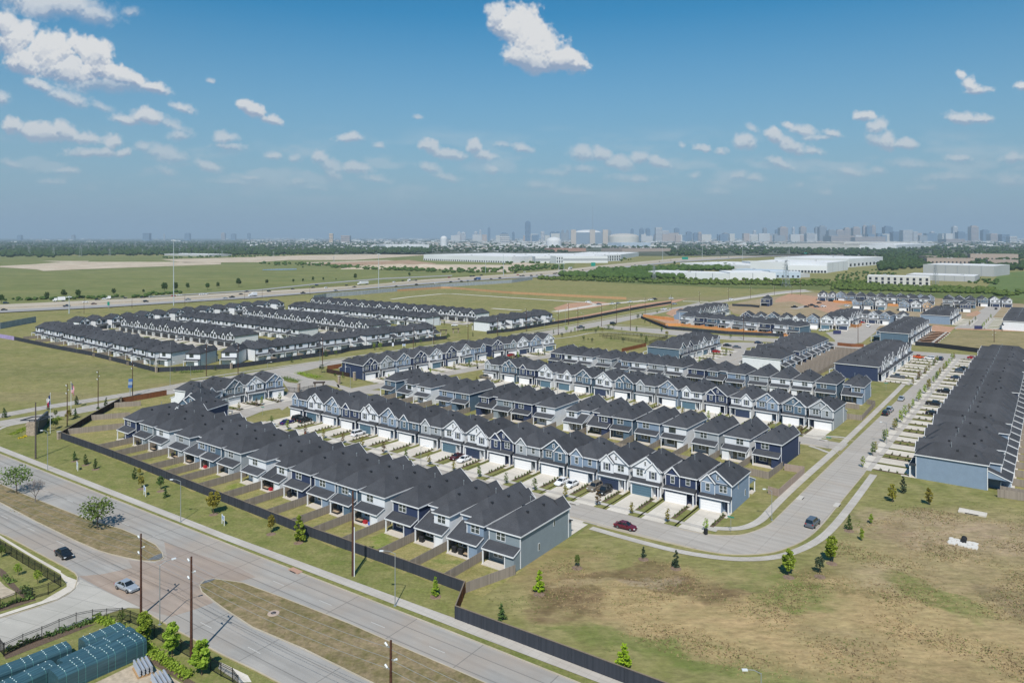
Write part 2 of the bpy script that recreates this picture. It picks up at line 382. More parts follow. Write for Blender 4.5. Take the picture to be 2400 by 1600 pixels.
# scrub belt this side of the warehouses
band('scrub_belt', [(1255, 651), (1500, 640), (1830, 668), (2060, 665), (2400, 690)], [(1262, 653), (1470, 664), (1740, 676), (1900, 679), (2400, 712)], .15, SCRUB)
band('dry_field_edge', [(2300, 684), (2345, 640), (2400, 636), (2700, 640)], [(2305, 690), (2400, 700), (2700, 720)], .2,
     grass('mown_strip', (.12, .17, .05), (.16, .2, .07), (.1, .14, .045), patch=.02, streak=(1.4, .3, R(-60)), fine=.3))
# highway
HT = [(-260, 727.5), (0, 714.8), (408, 695.7), (600, 683.7), (855, 669.6), (998, 655.6), (1200, 642.9), (1343, 630), (1425, 621), (1583, 606), (1800, 597), (2130, 594)]
HB = [(-260, 746), (0, 734), (255, 721), (600, 699), (727.5, 688.8), (1033, 664), (1200, 653), (1312, 648), (1455, 629), (1595, 614.5), (1800, 601.5), (2130, 597)]
band('highway', HT, HB, .5, HWYC)
mid = [(a[0] * .3 + b[0] * .7, a[1] * .3 + b[1] * .7) for a, b in zip(HT, HB)]
band('highway_shoulder', mid, HB, .62, HWYG)
FT = [(600, 679.5), (743, 664.5), (900, 652), (1060, 645)]
band('frontage_road', [(330, 696)] + FT, [(330, 698), (600, 682.2), (743, 667), (900, 654.5), (1060, 647)], .4, HWYG)
mb = MB()
for pts in ([(t[0] * .5 + b[0] * .5, t[1] * .5 + b[1] * .5) for t, b in zip(HT, HB)],):
    g = GP(pts); gs = []
    for a, b in zip(g[:-1], g[1:]):
        n = max(1, int((b - a).length / 40))
        gs += [a.lerp(b, i / n) for i in range(n)]
    for a, b in zip(gs[:-1], gs[1:]):
        mb.bar((a.x, a.y, .95), (b.x, b.y, .95), .5, .85, HWYC)
tag(struct('median_barrier', mb, 'thing'), 'long concrete barrier down the middle of the highway', 'barrier')

# ---- boulevard
BN = GP([(-300, 945), (0, 1063.8), (600, 1301), (1000, 1457.7), (1171, 1525.3), (1357, 1600), (1700, 1742)])
BM1t = GP([(-300, 1008), (0, 1134), (60, 1160), (204, 1217), (285, 1240), (330, 1259), (365, 1277), (380, 1295), (383, 1308)])
BM1b = GP([(-300, 1052), (0, 1177.5), (84, 1222), (178.6, 1268), (230, 1290), (262, 1299.5), (300, 1308), (331, 1314), (360, 1316), (375, 1313), (383, 1308)])
BM2t = GP([(467.6, 1372), (478, 1361), (500, 1356.5), (525, 1359.4), (569.6, 1366), (672, 1404), (820, 1462), (915.6, 1504.5), (1050, 1562), (1137, 1600), (1420, 1722)])
BM2b = GP([(467.6, 1372), (473, 1387), (500, 1408), (525, 1426.3), (592, 1469.9), (712.5, 1521), (873, 1600), (1120, 1722)])
BSo = GP([(-300, 1105), (0, 1250), (18, 1257), (100, 1301), (160, 1333), (176, 1343), (182, 1352), (181, 1360), (175, 1379)])
SR_N = GP([(175, 1379), (160, 1392), (134, 1406), (90, 1422), (0, 1448.7), (-200, 1497)])
SR_S = GP([(-200, 1585), (0, 1525), (20, 1517), (120, 1483), (234, 1444), (270, 1432), (300, 1424), (330, 1426)])
BS2 = GP([(330, 1426), (360, 1444), (424, 1482), (525, 1536), (592, 1567), (650, 1597), (900, 1722)])
mb = MB(); poly(mb, BN + BS2[::-1] + SR_S[::-1] + SR_N[::-1] + BSo[::-1], .03, BLVD); struct('boulevard', mb)
mb = MB(); poly(mb, GP([(385, 1270), (470, 1300), (560, 1330), (600, 1352), (560, 1362), (500, 1356), (470, 1362), (466, 1376), (500, 1412), (450, 1430), (400, 1445), (330, 1424), (230, 1375), (185, 1350), (240, 1345), (310, 1330), (300, 1312), (360, 1319), (392, 1310)]), .036, PLAZA)
struct('crossing_pavement', mb)
mb = MB(); poly(mb, BM1t + BM1b[::-1][1:], .10, MEDIAN); poly(mb, BM2t + BM2b[::-1][:-1], .10, MEDIAN); struct('median_strip', mb)
SIDEC = concrete('side_road_concrete', (.44, .42, .37), (.52, .49, .44), 6, R(20), None, .3, .68, .5, .06)
mb = MB(); poly(mb, GP([(188, 1357), (230, 1378), (330, 1424), (300, 1423), (270, 1431), (234, 1443), (120, 1482), (0, 1524), (-200, 1584), (-200, 1498), (0, 1449.5), (90, 1423), (134, 1407), (160, 1393), (176, 1380)]), .042, SIDEC); struct('side_road', mb)
mb = MB()
for l in (BN, BM1t, BM1b, BM2t, BM2b, BSo + SR_N[1:], BS2): kerb(mb, l)
struct('kerb', mb)
mb = MB()   # dark paving on the median noses
poly(mb, GP([(345, 1313), (362, 1303), (379, 1297), (381.5, 1305), (373, 1311.5)]), .125, plain('dark_paving', (.13, .14, .15), .8, var=.2))
poly(mb, GP([(469.5, 1370), (480, 1361.5), (497, 1357), (506, 1357.5), (490, 1364)]), .125, MATS['dark_paving']); struct('median_nose_paving', mb)
# lane lines
LINE = plain('lane_paint', (.50, .49, .46), .8); mb = MB()
def dashes(l0, l1, t, a, b, dash=3., gap=9.):
    A = GP([l0])[0]; Bv = GP([l1])[0]; d = (Bv - A); n = int(d.length / (dash + gap)); d.normalize(); s = Vector((d.y, -d.x)) * .06
    for i in range(n):
        p = A + d * i * (dash + gap); q_ = p + d * dash
        mb.face([(p.x - s.x, p.y - s.y, .045), (p.x + s.x, p.y + s.y, .045), (q_.x + s.x, q_.y + s.y, .045), (q_.x - s.x, q_.y - s.y, .045)], LINE)
dashes((-200, 1020), (440, 1290), 0, 0, 0); dashes((640, 1361), (1330, 1650), 0, 0, 0); dashes((-200, 1115), (230, 1312), 0, 0, 0); dashes((470, 1458), (800, 1630), 0, 0, 0)
struct('lane_line', mb)
# walk beside the boulevard
WT = GP([(-300, 930), (0, 1046), (525, 1250), (1000, 1425), (1067, 1449), (1262, 1524), (1461, 1600), (1760, 1722)])
WBt = GP([(-300, 940), (0, 1057.4), (525, 1264.5), (1000, 1445), (1120, 1492), (1405, 1600), (1710, 1722)])
mb = MB(); poly(mb, WT + WBt[::-1], .07, WALKC); struct('sidewalk', mb)
poly_b = MB(); poly(poly_b, GP([(-300, 905), (0, 1000), (30, 1006), (100, 990), (143, 1022)]) + GP([(143, 1028), (306, 1088), (600, 1206.6), (855, 1303.6), (1086, 1390), (1067, 1447)]) + WT[:4][::-1], .02, BERM)
poly(poly_b, WBt + BN[::-1], .02, BERM); struct('berm_lawn', poly_b)
# near verge on the yard side and the yard itself
mb = MB(); poly(mb, GP([(-200, 1150), (0, 1246), (-10, 1258)])[:1] + GP([(0, 1252), (160, 1335), (178, 1352), (172, 1376), (155, 1392), (130, 1404), (88, 1419), (0, 1446), (-200, 1490)]), .02, BERM)
poly(mb, GP([(-200, 1590), (0, 1527), (234, 1448), (300, 1428), (330, 1430), (424, 1486), (525, 1541), (650, 1603), (880, 1722), (-200, 1722)]), .02, LAWN)
struct('yard_lawn', mb)
mb = MB(); poly(mb, GP(SP('e', 640, 410, 700, 450, 805, 490, 830, 520, 790, 580, 600, 690, 0, 880, -300, 960, -300, 935, 0, 850, 440, 710, 700, 560, 700, 530, 640, 450)), .07, CONC)
poly(mb, GP(SP('e', -300, -110, 0, 50, 330, 250, 640, 430, 640, 395, 330, 220, 0, 20, -300, -140)), .075, CONC)
poly(mb, GP(SP('f', -40, 1350, 250, 1490, 290, 1560, 150, 1568, 60, 1500, -60, 1420)), .07, CONC)
struct('corner_walk', mb)
mb = MB(); poly(mb, GP(SP('e', 1000, 1568, 1500, 1330, 1900, 1568, 2100, 1720, 700, 1720)), .05, plain('yard_slab', (.43, .36, .27), .9, var=.2, scale=1.5))
poly(mb, GP(SP('e', -100, 480, 0, 500, 60, 560, 160, 610, 150, 640, 0, 690, -100, 700)), .05, MATS['yard_slab'])
struct('yard_paving', mb)
mb = MB(); poly(mb, GP(SP('e', 0, 360, 60, 400, 180, 560, 380, 700, 0, 820, 0, 780, 260, 690, 100, 560, 0, 440)), .045, MULCH)
poly(mb, GP(SP('e', 30, 1270, 400, 1110, 900, 960, 1010, 950, 900, 990, 60, 1320)), .045, MULCH)
poly(mb, GP(SP('e', 1500, 1250, 1700, 1360, 2060, 1568, 1930, 1568, 1520, 1320)), .045, MULCH); struct('mulch_bed', mb)

# ---- estate streets surveyed directly
LC = [(1340, 1176), (1592.9, 1239.8), (1659, 1252.6), (1710, 1255.5), (1748.5, 1252.6), (1800, 1233), (1823, 1211.7), (1902, 1132.7), (1968.4, 1067.6), (2001.5, 1033), (2103.6, 936.8), (2210, 838)]
RC = [(1300, 1205), (1399, 1230.9), (1539.3, 1266.6), (1671.9, 1295.9), (1735, 1301), (1800, 1297.2), (1836, 1288), (1884, 1267.9), (1922.4, 1237.2), (1968.4, 1178.6), (2025.8, 1109.7), (2167.3, 930.4), (2262, 832)]
mb = MB(); lc = GP(LC); rc = GP(RC); poly(mb, smooth(lc, 2) + smooth(rc, 2)[::-1], .053, STREET); struct('estate_street', mb)
mb = MB(); kerb(mb, smooth(lc[1:9], 2)); kerb(mb, smooth(rc[1:11], 2))
for l in ([(1968.4, 1067.6), (1952, 1052), (1925, 1045), (1880, 1040)], [(2001.5, 1033), (1985, 1031), (1940, 1024), (1912, 1022)]): kerb(mb, smooth(GP(l)))
struct('street_kerb', mb)
mb = MB()
iw = GP([(1655, 1236), (1710, 1240), (1750, 1236), (1785, 1219), (1810, 1190), (1860, 1141), (1956, 1057), (1998, 1018), (2100, 919), (2118, 900)])
ow = GP([(1385, 1237), (1488, 1266.6), (1592.9, 1293.4), (1684.7, 1307.4), (1740, 1311), (1800, 1308.7), (1851, 1298.5), (1912, 1271.7), (1953, 1237), (1999, 1178.6), (2047.4, 1112.2)])
strip(mb, smooth(iw, 2), -.9, .9, .07, WALKC); strip(mb, smooth(ow, 2), -.85, .85, .07, WALKC)
strip(mb, smooth(GP([(1897, 1045), (1915, 1050), (1945, 1062), (1956, 1060)]), 2), -.6, .6, .073, WALKC); strip(mb, smooth(GP([(1915, 1022), (1960, 1023), (1990, 1027)]), 2), -.6, .6, .073, WALKC)
struct('street_walk', mb)
# ---- collector road behind the first estate (two ways, planted median) and its fork
mb = MB()
poly(mb, GP([(-200, 990), (0, 969), (111, 949), (300, 919.5), (385, 905), (448, 893), (560, 878), (720, 851), (830, 838), (1000, 816), (1080, 803), (1275, 776), (1361, 760.5), (1468, 741), (1568, 725), (1640, 708)] +
            [(1640, 713), (1568, 729), (1494, 746), (1444, 757), (1396, 766), (1300, 785), (1275, 789), (1120, 808), (1000, 823), (850, 845), (790, 853), (748, 861), (700, 873), (660, 884), (620, 893), (540, 905), (453, 905), (300, 929), (111, 958), (0, 979), (-200, 1001)]), .03, STREET)
poly(mb, GP([(-200, 1010), (0, 986), (153, 961.6), (255, 940), (330, 925), (450, 906), (470, 912), (360, 930), (268, 946), (229.6, 958), (153, 972), (66, 988.4), (0, 999.5), (-40, 1012), (-200, 1040)]), .03, STREET)
poly(mb, GP([(1396, 764), (1432, 763), (1503.6, 767.7), (1620, 776.6), (1700, 787), (1817.9, 793), (1990, 803), (2144, 823), (2420, 842), (2420, 853), (2210, 838), (1990, 816), (1817.9, 802), (1700, 796), (1575, 785), (1480, 776), (1425, 770)]), .034, STREET)
poly(mb, GP([(1568, 722), (1700, 702), (1815, 684), (1880, 678), (1900, 682), (1820, 690), (1700, 708), (1568, 730)]), .038, STREET)
struct('collector_road', mb)
mb = MB()
for l in ([(448, 889), (800, 839), (1000, 811), (1080, 799)], [(1200, 784), (1289, 771), (1360.7, 757.9), (1468, 738), (1568, 721)], [(1445, 761), (1504, 765), (1620, 773.5), (1818, 789)], [(1275, 796), (1340, 790), (1395, 777), (1470, 781), (1570, 789)]):
    strip(mb, smooth(GP(l)), -.8, .8, .07, WALKC)
strip(mb, smooth(GP([(-60, 1040), (0, 1003), (30, 995), (66, 989.5), (153, 973.5), (230, 959.5)])), -.7, .7, .07, WALKC)
struct('collector_walk', mb)
mb = MB()
poly(mb, GP(SP('h', 60, 825, 400, 790, 385, 850, 560, 905, 720, 905, 760, 945, 770, 975, 640, 945, 600, 990, 420, 1060, 240, 1180, 180, 1140, 300, 1000, 235, 900, 225, 870)), .036, STREET)
poly(mb, GP(SP('h', 740, 940, 800, 955, 900, 985, 1150, 1000, 1150, 1035, 1000, 1030, 860, 1000, 760, 985)), .036, STREET)
struct('entrance_drive', mb)
mb = MB(); poly(mb, GP(SP('h', 235, 895, 330, 890, 395, 925, 390, 935, 300, 925)), .12, LAWN); poly(mb, GP(SP('h', 370, 845, 480, 825, 560, 850, 660, 880, 740, 905, 600, 905, 480, 885)), .05, LAWN); struct('traffic_island', mb)
LOTS = grass('building_lots', (.33, .235, .15), (.44, .33, .235), (.20, .19, .085), patch=.03, streak=(.4, 1.3, 0), fine=.5)
mb = MB(); poly(mb, GP([(1700, 716), (1768, 702), (1850, 690), (1910, 686), (2060, 690), (2390, 706), (2440, 745), (2340, 760), (2130, 764), (2120, 790), (1990, 773), (1880, 768), (1870, 748), (1720, 735)]), .025, LOTS); poly(mb, GP(SP('6', 1000, 945, 1700, 960, 2900, 1010, 2900, 1500, 2311, 1440, 1500, 1345, 590, 1235)), .022, grass('dry_lot_grass', (.20, .185, .08), (.26, .215, .105), (.33, .26, .15), patch=.03, streak=(.4, 1.4, 0), fine=.5)); struct('building_lots', mb)
# new street and kerbs in the undeveloped field
mb = MB()
for l, w in (([(916, 701.5), (960, 696), (1034, 688.8), (1060, 688.6), (1200, 697.7), (1378, 709), (1400, 714)], 2.4), ([(1153, 722.9), (1222, 727.5)], 2.4), ([(1300, 731), (1405, 714), (1504, 705.5), (1510, 704)], 4.), ([(1600, 706), (1660, 707.5)], 3), ([(1700, 705), (1760, 697), (1850, 686), (1905, 683)], 2.6), ([(1880, 680), (1905, 676), (1932, 667)], 2.)):
    strip(mb, GP(l), -w, w, .12, CONC)
struct('new_street', mb)
mb = MB()
poly(mb, GP([(1297, 722), (1330, 711), (1400, 706), (1440, 712), (1385, 722), (1310, 731)]), .06, DIRT)
poly(mb, GP([(1500, 712), (1560, 705), (1610, 700), (1560, 716), (1500, 724), (1400, 738), (1290, 757), (1290, 754), (1400, 733)]), .06, DIRT)
poly(mb, GP([(1820, 700), (1850, 688), (1890, 692), (1960, 700), (1990, 712), (1960, 717), (1990, 728), (1940, 733), (1905, 722), (1860, 706), (1815, 709)]), .06, DIRT)
poly(mb, GP([(1560, 735), (1575, 725), (1600, 722), (1600, 742), (1575, 742)]), .065, DIRT)
poly(mb, GP([(1518, 742), (1565, 741), (1600, 752), (1600, 763), (1560, 757)]), .06, DIRT)
poly(mb, GP(SP('6', 200, 1190, 560, 840, 990, 880, 570, 1240)), .06, DIRT)
poly(mb, GP(SP('6', 990, 925, 1020, 900, 2900, 960, 2900, 990)), .06, DIRT)
poly(mb, GP(SP('6', 1180, 640, 1400, 560, 1480, 600, 1380, 670, 1200, 665)), .06, DIRT)
struct('bare_ground', mb)
mb = MB(); sh = S('6', 1250, 870)
poly(mb, GP(SP('6', 930, 880, 1250, 790, 1450, 560, 1560, 500, 1620, 400, 1800, 440, 1900, 450, 1860, 520, 1700, 700, 1560, 890, 1640, 930, 1000, 925)), .04, STREET)
poly(mb, GP(SP('5', 700, 980, 960, 960, 1250, 870, 1500, 760, 1800, 760, 1860, 770, 1700, 900, 1640, 1000, 1400, 1180, 900, 1240, 880, 1130)), .04, STREET)
poly(mb, GP(SP('5', 0, 520, 500, 420, 900, 370, 900, 400, 600, 440, 150, 530)), .04, STREET)
poly(mb, GP(SP('4', 1050, 850, 1100, 800, 1300, 795, 1600, 800, 1640, 830, 1400, 870, 1340, 1080, 1230, 1110, 960, 1050, 1200, 970, 1240, 890)), .04, STREET)
struct('cross_street', mb)

# ================================================================== THE HOUSES
# canonical house: front at y=0 looking to -y, x 0..W, main block to y=D, covered patio behind
ZS = 1.055; EV = 5.75; PT = .70; OV = .35      # ZS: storey heights as surveyed
def hip(mb, x0, x1, y0, y1, ez, mat, g0=False, g1=False, drop=0.):
    """hip roof, ridge along y; g0/g1 = gable instead of hip at that end"""
    x0 -= OV; x1 += OV; hw = (x1 - x0) / 2; xm = (x0 + x1) / 2; zr = ez + PT * hw - drop; ez -= drop
    a = y0 - OV; b = y1 + OV; ra = a if g0 else a + hw; rb = b if g1 else b - hw
    P = [(x0, a, ez), (x1, a, ez), (x1, b, ez), (x0, b, ez), (xm, ra, zr), (xm, rb, zr)]
    mb.face([P[1], P[2], P[5], P[4]], mat); mb.face([P[3], P[0], P[4], P[5]], mat)
    if not g0: mb.face([P[0], P[1], P[4]], mat)
    if not g1: mb.face([P[2], P[3], P[5]], mat)
    mb.face([(x0, a, ez - .02), (x0, b, ez - .02), (x1, b, ez - .02), (x1, a, ez - .02)], mat)
    return zr, xm, a, b
def gable_wall(mb, x0, x1, y, z0, zr, mat):
    mb.face([(x0, y, z0), (x1, y, z0), ((x0 + x1) / 2, y, zr)], mat)
def house_meshes(W, D, style, rear, col, gcol, lod, dark=False):
    wm = WALL[col]; tm = DTRIM if dark else WHITE; gm = GAR[gcol]
    if col in ('white', 'cream') and not dark and lod < 2: tm = WHITE
    parts = []          # (name, MB, children)
    tp = 3.25 if dark else 3.65; notch = rear == 1; Db = D - 2.5 if notch else D; bw = W * .56
    w = MB()
    w.box(0, 0, 0, W, Db, EV, wm, False)
    if notch: w.box(0, Db, 0, bw, D, EV, wm, False)
    gx1 = W - 1.75
    w.box(0, -1.2, 0, gx1, 0, 2.9, wm, False)           # garage front
    big = style in (1, 3)                                # full gable to the street
    bx0, bx1 = (.1, W * .48) if style in (1, 2) else (W * .5, W - .1)   # small gabled bay
    if style == 4: bx0, bx1 = .1, W * .42
    w.box(bx0, -.45, 2.9, bx1, 0, EV, wm, False)
    rz = EV + PT * (W / 2 + OV)
    if big: gable_wall(w, 0, W, -.02, EV - .01, EV + PT * W / 2 + .1, wm)
    gable_wall(w, bx0, bx1, -.45, EV - .01, EV + .95 * (bx1 - bx0) / 2, wm)
    # lower storey behind: store room at one side of the patio, beam and post
    w.box(0, D, 0, 1.9, D + 2.0, 2.75, wm, False)
    r = MB()
    zr, xm, a, b = hip(r, 0, W, 0, Db, EV, ROOF, g0=big)
    if notch: hip(r, 0, bw, Db - 3, D, EV, ROOF, drop=.025)
    # bay gable roof
    bm_ = (bx0 + bx1) / 2; bh = .95 * ((bx1 - bx0) / 2 + .22); ex = .22
    y_in = max(1.2, bh / PT + .2) if not big else .6 + bh / PT * .2
    yb = 2.6
    r.face([(bx0 - ex, -.72, EV - .03), (bm_, -.72, EV + bh), (bm_, yb, EV + bh), (bx0 - ex, yb, EV - .03)], ROOF)
    r.face([(bx1 + ex, -.72, EV - .03), (bx1 + ex, yb, EV - .03), (bm_, yb, EV + bh), (bm_, -.72, EV + bh)], ROOF)
    # skirt roof over garage and porch
    r.face([(-.15, -1.65, 2.95), (W + .15, -1.65, 2.95), (W + .15, .02, 3.5), (-.15, .02, 3.5)], ROOF)
    r.face([(-.15, -1.65, 2.93), (-.15,   .02, 3.48), (-.15, .02, 2.93)], ROOF); r.face([(W + .15, -1.65, 2.93), (W + .15, .02, 2.93), (W + .15,   .02, 3.48)], ROOF)
    # patio roof
    if notch:
        r.face([(-.1, D, tp), (bw, D, tp), (bw, D + 2.35, 2.85), (-.1, D + 2.35, 2.85)][::-1], ROOF)
        r.face([(bw, Db, 4.6), (W + .1, Db, 4.6), (W + .1, D + 2.35, 2.85), (bw, D + 2.35, 2.85)][::-1], ROOF)
        w.face([(W + .05, Db, 2.8), (W + .05, Db, 4.5), (W + .05, D + 2.2, 2.8)], wm)
    else:
        r.face([(-.1, D, tp), (W + .1, D, tp), (W + .1, D + 2.35, 2.85), (-.1, D + 2.35, 2.85)][::-1], ROOF)
    w.face([(0, D, 2.75), (0, D, tp - .05), (0, D + 2.15, 2.8)], wm)
    vents = []
    def vent(x, y, s=.46):
        v = MB(); zz = EV + PT * (W / 2 + OV - abs(x - W / 2)); v.box(x - s / 2, y - s / 2, zz - .1, x + s / 2, y + s / 2, zz + .3, DTRIM); return v
    vs = [vent(W * .3, D * .35), vent(W * .72, D * .5), vent(W * .33, D * .66), vent(W * .8, D * .72)]
    pipe = MB(); pipe.tube((W * .62, D * .42, EV + 1.2), (W * .62, D * .42, rz + .45), .07, .07, STEEL, 5); pipe.tube((W * .62, D * .42, rz + .4), (W * .62, D * .42, rz + .55), .13, .1, STEEL, 5)
    if lod >= 2: parts.append(('wall', w, [])); parts.append(('roof', r, [('vent', v) for v in vs[:3]] + [('vent_pipe', pipe)]))
    else:
        for v in vs[:4] + [pipe]:
            n = len(r.v); r.v += v.v; k = r.mi(v.mats[0]); r.f += [tuple(i + n for i in f) for f in v.f]; r.m += [k] * len(v.f)
        parts.append(('wall', w, [])); parts.append(('roof', r, []))
    # white trim: fascia, corner boards, rakes, beams
    t = MB(); e = EV - .02; fw = .07
    x0, x1, ya, yb_ = -OV, W + OV, -OV, Db + OV
    for (p, q_) in (((x0, ya), (x0, yb_)), ((x1, ya), (x1, yb_)), ((x0, yb_), (x1, yb_))) + ((((x0, ya), (x1, ya)),) if not big else ()):
        t.bar((p[0], p[1], e - .10), (q_[0], q_[1], e - .10), fw, .24, tm)
    if notch:
        t.bar((bw + OV, Db + .36, e - .13), (bw + OV, D + OV, e - .13), fw, .22, tm); t.bar((-OV + .03, D + OV, e - .13), (bw + OV, D + OV, e - .13), fw, .22, tm); t.bar((-OV - .02, Db + OV, e - .13), (-OV - .02, D + OV, e - .13), fw, .22, tm)
    def rake(xa, xb, y, z0, z1):
        xm_ = (xa + xb) / 2
        t.bar((xa, y, z0), (xm_, y, z1), .09, .24, tm); t.bar((xm_, y, z1), (xb, y, z0), .09, .24, tm)
    if big: rake(-OV, W + OV, -OV - .03, EV - .1, rz - .1); t.bar((bx1 if style == 1 else 0, -.05, EV - .05), (W if style == 1 else bx0, -.05, EV - .05), .08, .2, tm)
    rake(bx0 - ex, bx1 + ex, -.76, EV - .12, EV + bh - .1); t.bar((bx0, -.49, EV - .08), (bx1, -.49, EV - .08), .06, .16, tm)
    if not (col in ('white', 'cream') and not dark):
        cb = .13
        for (cx, cy) in ((0, 0), (W, 0), (0, Db), (W, Db)):
            t.box(cx - cb / 2 - .015, cy - cb / 2 - .015, .1, cx + cb / 2 + .015, cy + cb / 2 + .015, EV - .14, tm)
        for cx in (bx0, bx1): t.box(cx - .06, -.51, 3.1, cx + .06, -.38, EV - .14, tm)
        if notch: t.box(bw - .08, D - .08, 3.2, bw + .08, D + .08, EV - .15, tm)
    t.bar((-.18, -1.68, 2.84), (W + .18, -1.68, 2.84), .06, .24, tm)
    t.bar((-.12, D + 2.38, 2.74), (W + .12, D + 2.38, 2.74), .06, .24, WHITE)
    t.bar((W + .13, D + 2.35, 2.77), (W + .13, (Db if notch else D) + .1, 4.52 if notch else tp - .08), .06, .2, tm); t.bar((-.13, D + 2.35, 2.77), (-.13, D + .1, tp - .1), .06, .2, tm)
    t.box(.28, -1.27, 0, .42, -1.215, 2.55, tm); t.box(5.30, -1.27, 0, 5.44, -1.215, 2.55, tm) if W > 7 else None
    parts.append(('trim', t, []))
    pc = MB(); pc.box(W - .32, -1.5, 0, W - .04, -1.2, 2.75, WHITE); parts.append(('porch_post', pc, []))
    pp = MB(); pp.box(W - .24, D + 2.05, 0, W - .02, D + 2.27, 2.7, WHITE); pp2 = MB(); pp2.box(1.92, D + 2.02, 0, 2.08, D + 2.18, 2.65, WHITE)
    parts.append(('patio_post', pp, []))
    if lod >= 2: parts.append(('patio_post', pp2, []))
    g = MB(); gw = min(4.88, gx1 - .55)
    g.box(.42, -1.24, 0, .42 + gw, -1.21, 2.25, gm)
    if lod >= 2:
        for k in range(1, 4): g.box(.44, -1.252, k * .56 - .012, .40 + gw, -1.242, k * .56 + .012, GAR['gray'] if gcol == 'white' else DTRIM)
    parts.append(('garage_door', g, []))
    fd = MB(); fd.box(W - 1.35, -.05, .1, W - .4, -.015, 2.15, GAR['navy'] if gcol != 'dark' else DTRIM); parts.append(('front_door', fd, []))
    sh = []
    def win(name, x0, z0, ww, hh, y, out, dbl, shut=False):
        fr = MB(); gl = MB(); o = out; f = .09
        def b(m, xa, za, xb, zb, d0, d1, mat):
            ya, yb2 = (y - d1, y - d0) if o < 0 else (y + d0, y + d1)
            m.box(xa, ya, za, xb, yb2, zb, mat)
        b(gl, x0 + .03, z0 + .03, x0 + ww - .03, z0 + hh - .03, .01, .04, GLASS)
        wt = WHITE if not (dark or (col == 'white' and style == 4)) else DTRIM
        for (xa, za, xb, zb) in ((x0 - f, z0 - f, x0 + ww + f, z0), (x0 - f, z0 + hh, x0 + ww + f, z0 + hh + f), (x0 - f, z0, x0, z0 + hh), (x0 + ww, z0, x0 + ww + f, z0 + hh), (x0, z0 + hh / 2 - .03, x0 + ww, z0 + hh / 2 + .03)):
            b(fr, xa, za, xb, zb, .005, .075, wt)
        if dbl: b(fr, x0 + ww / 2 - .07, z0 + .001, x0 + ww / 2 + .07, z0 + hh - .001, .006, .08, wt)
        if shut:
            for xa in (x0 - .5, x0 + ww + .12): b(fr, xa, z0 - .05, xa + .36, z0 + hh + .05, .005, .06, DTRIM if col != 'white' or dark else GAR['navy'])
        parts.append(('window', gl if lod >= 2 else join(gl, fr), [('window_frame', fr)] if lod >= 2 else []))
    def join(a, b_):
        n = len(a.v); a.v += b_.v
        for f, m in zip(b_.f, b_.m): a.f.append(tuple(i + n for i in f)); a.m.append(a.mi(b_.mats[m]))
        return a
    bc = (bx0 + bx1) / 2; other = (bx1 + W - .1) / 2 if style in (1, 2, 4) else bx0 / 2
    white = col in ('white', 'cream')
    win('w', bc - .42, 3.95, .84, 1.45, -.45, -1, False, white and style != 4)
    win('w', other - (.8 if big else .45), 4.0, 1.6 if big else .9, 1.35, 0, -1, big, white and not big)
    if big: win('w', W / 2 - .22 + (.4 if style == 1 else -.4), EV + .7, .44, .8, -.02, -1, False)
    wx = bw * .5 if notch else W * .62
    win('w', wx - .95, 4.0, 1.9, 1.45, D, 1, True)
    if lod >= 1:
        win('w', W - 3.0, .9, 1.9, 1.2, D, 1, True)
        sd = MB(); sd.box(2.3, D + .01, .1, 3.4, D + .05, 2.2, GLASS); parts.append(('patio_door', sd, []))
    if lod >= 2:
        for (yy, zz) in ((D * .3, 3.9), (D * .62, 1.2)):
            for xs in (0, W):
                sw = MB(); sw.box(xs - .05, yy, zz, xs + .05, yy + .6, zz + 1.3, WHITE); sw.box(xs - .06, yy + .07, zz + .07, xs + .06, yy + .53, zz + 1.23, GLASS)
                parts.append(('side_window', sw, []))
    if lod >= 1:
        ps = MB(); ps.box(-.0, D + .02, .01, W, D + 2.6, .16, plain('patio_slab', (.55, .50, .43), .85, var=.1)); parts.append(('patio_slab', ps, []))
        ps2 = MB(); ps2.box(gx1, -1.5, .01, W, -.02, .14, MATS['patio_slab']); parts.append(('porch_slab', ps2, []))
    return parts
CACHE = {}
def house(loc, rz, W, D, style, rear, col, gcol, lod, flipped, mirror, label, group, name='house', dark=False):
    """flipped: the back faces the surveyed line; mirror: left/right swapped"""
    W = round(W * 5) / 5
    key = (W, D, style, rear, col, gcol, lod, flipped, mirror, dark)
    if key not in CACHE:
        out = []
        M = Matrix.Identity(4)
        if mirror: M = Matrix.Translation((W, 0, 0)) @ Matrix.Diagonal((-1, 1, 1, 1))
        if flipped: M = Matrix.Translation((W, D, 0)) @ Matrix.Rotation(PI, 4, 'Z') @ M
        for nm, mb, ch in house_meshes(W, D, style, rear, col, gcol, lod, dark):
            def fin(m, n_):
                m.v = [(p[0], p[1], p[2] * ZS) for p in m.v]
                m.xf(M)
                if mirror: m.f = [f[::-1] for f in m.f]
                return m.mesh(n_)
            out.append((nm, fin(mb, nm), [(n2, fin(m2, n2)) for n2, m2 in ch]))
        CACHE[key] = out
    h = thing(name, label, 'house', loc, rz, group)
    for nm, me, ch in CACHE[key]:
        o = link(nm, me, h)
        for n2, m2 in ch: link(n2, m2, o)
    return h
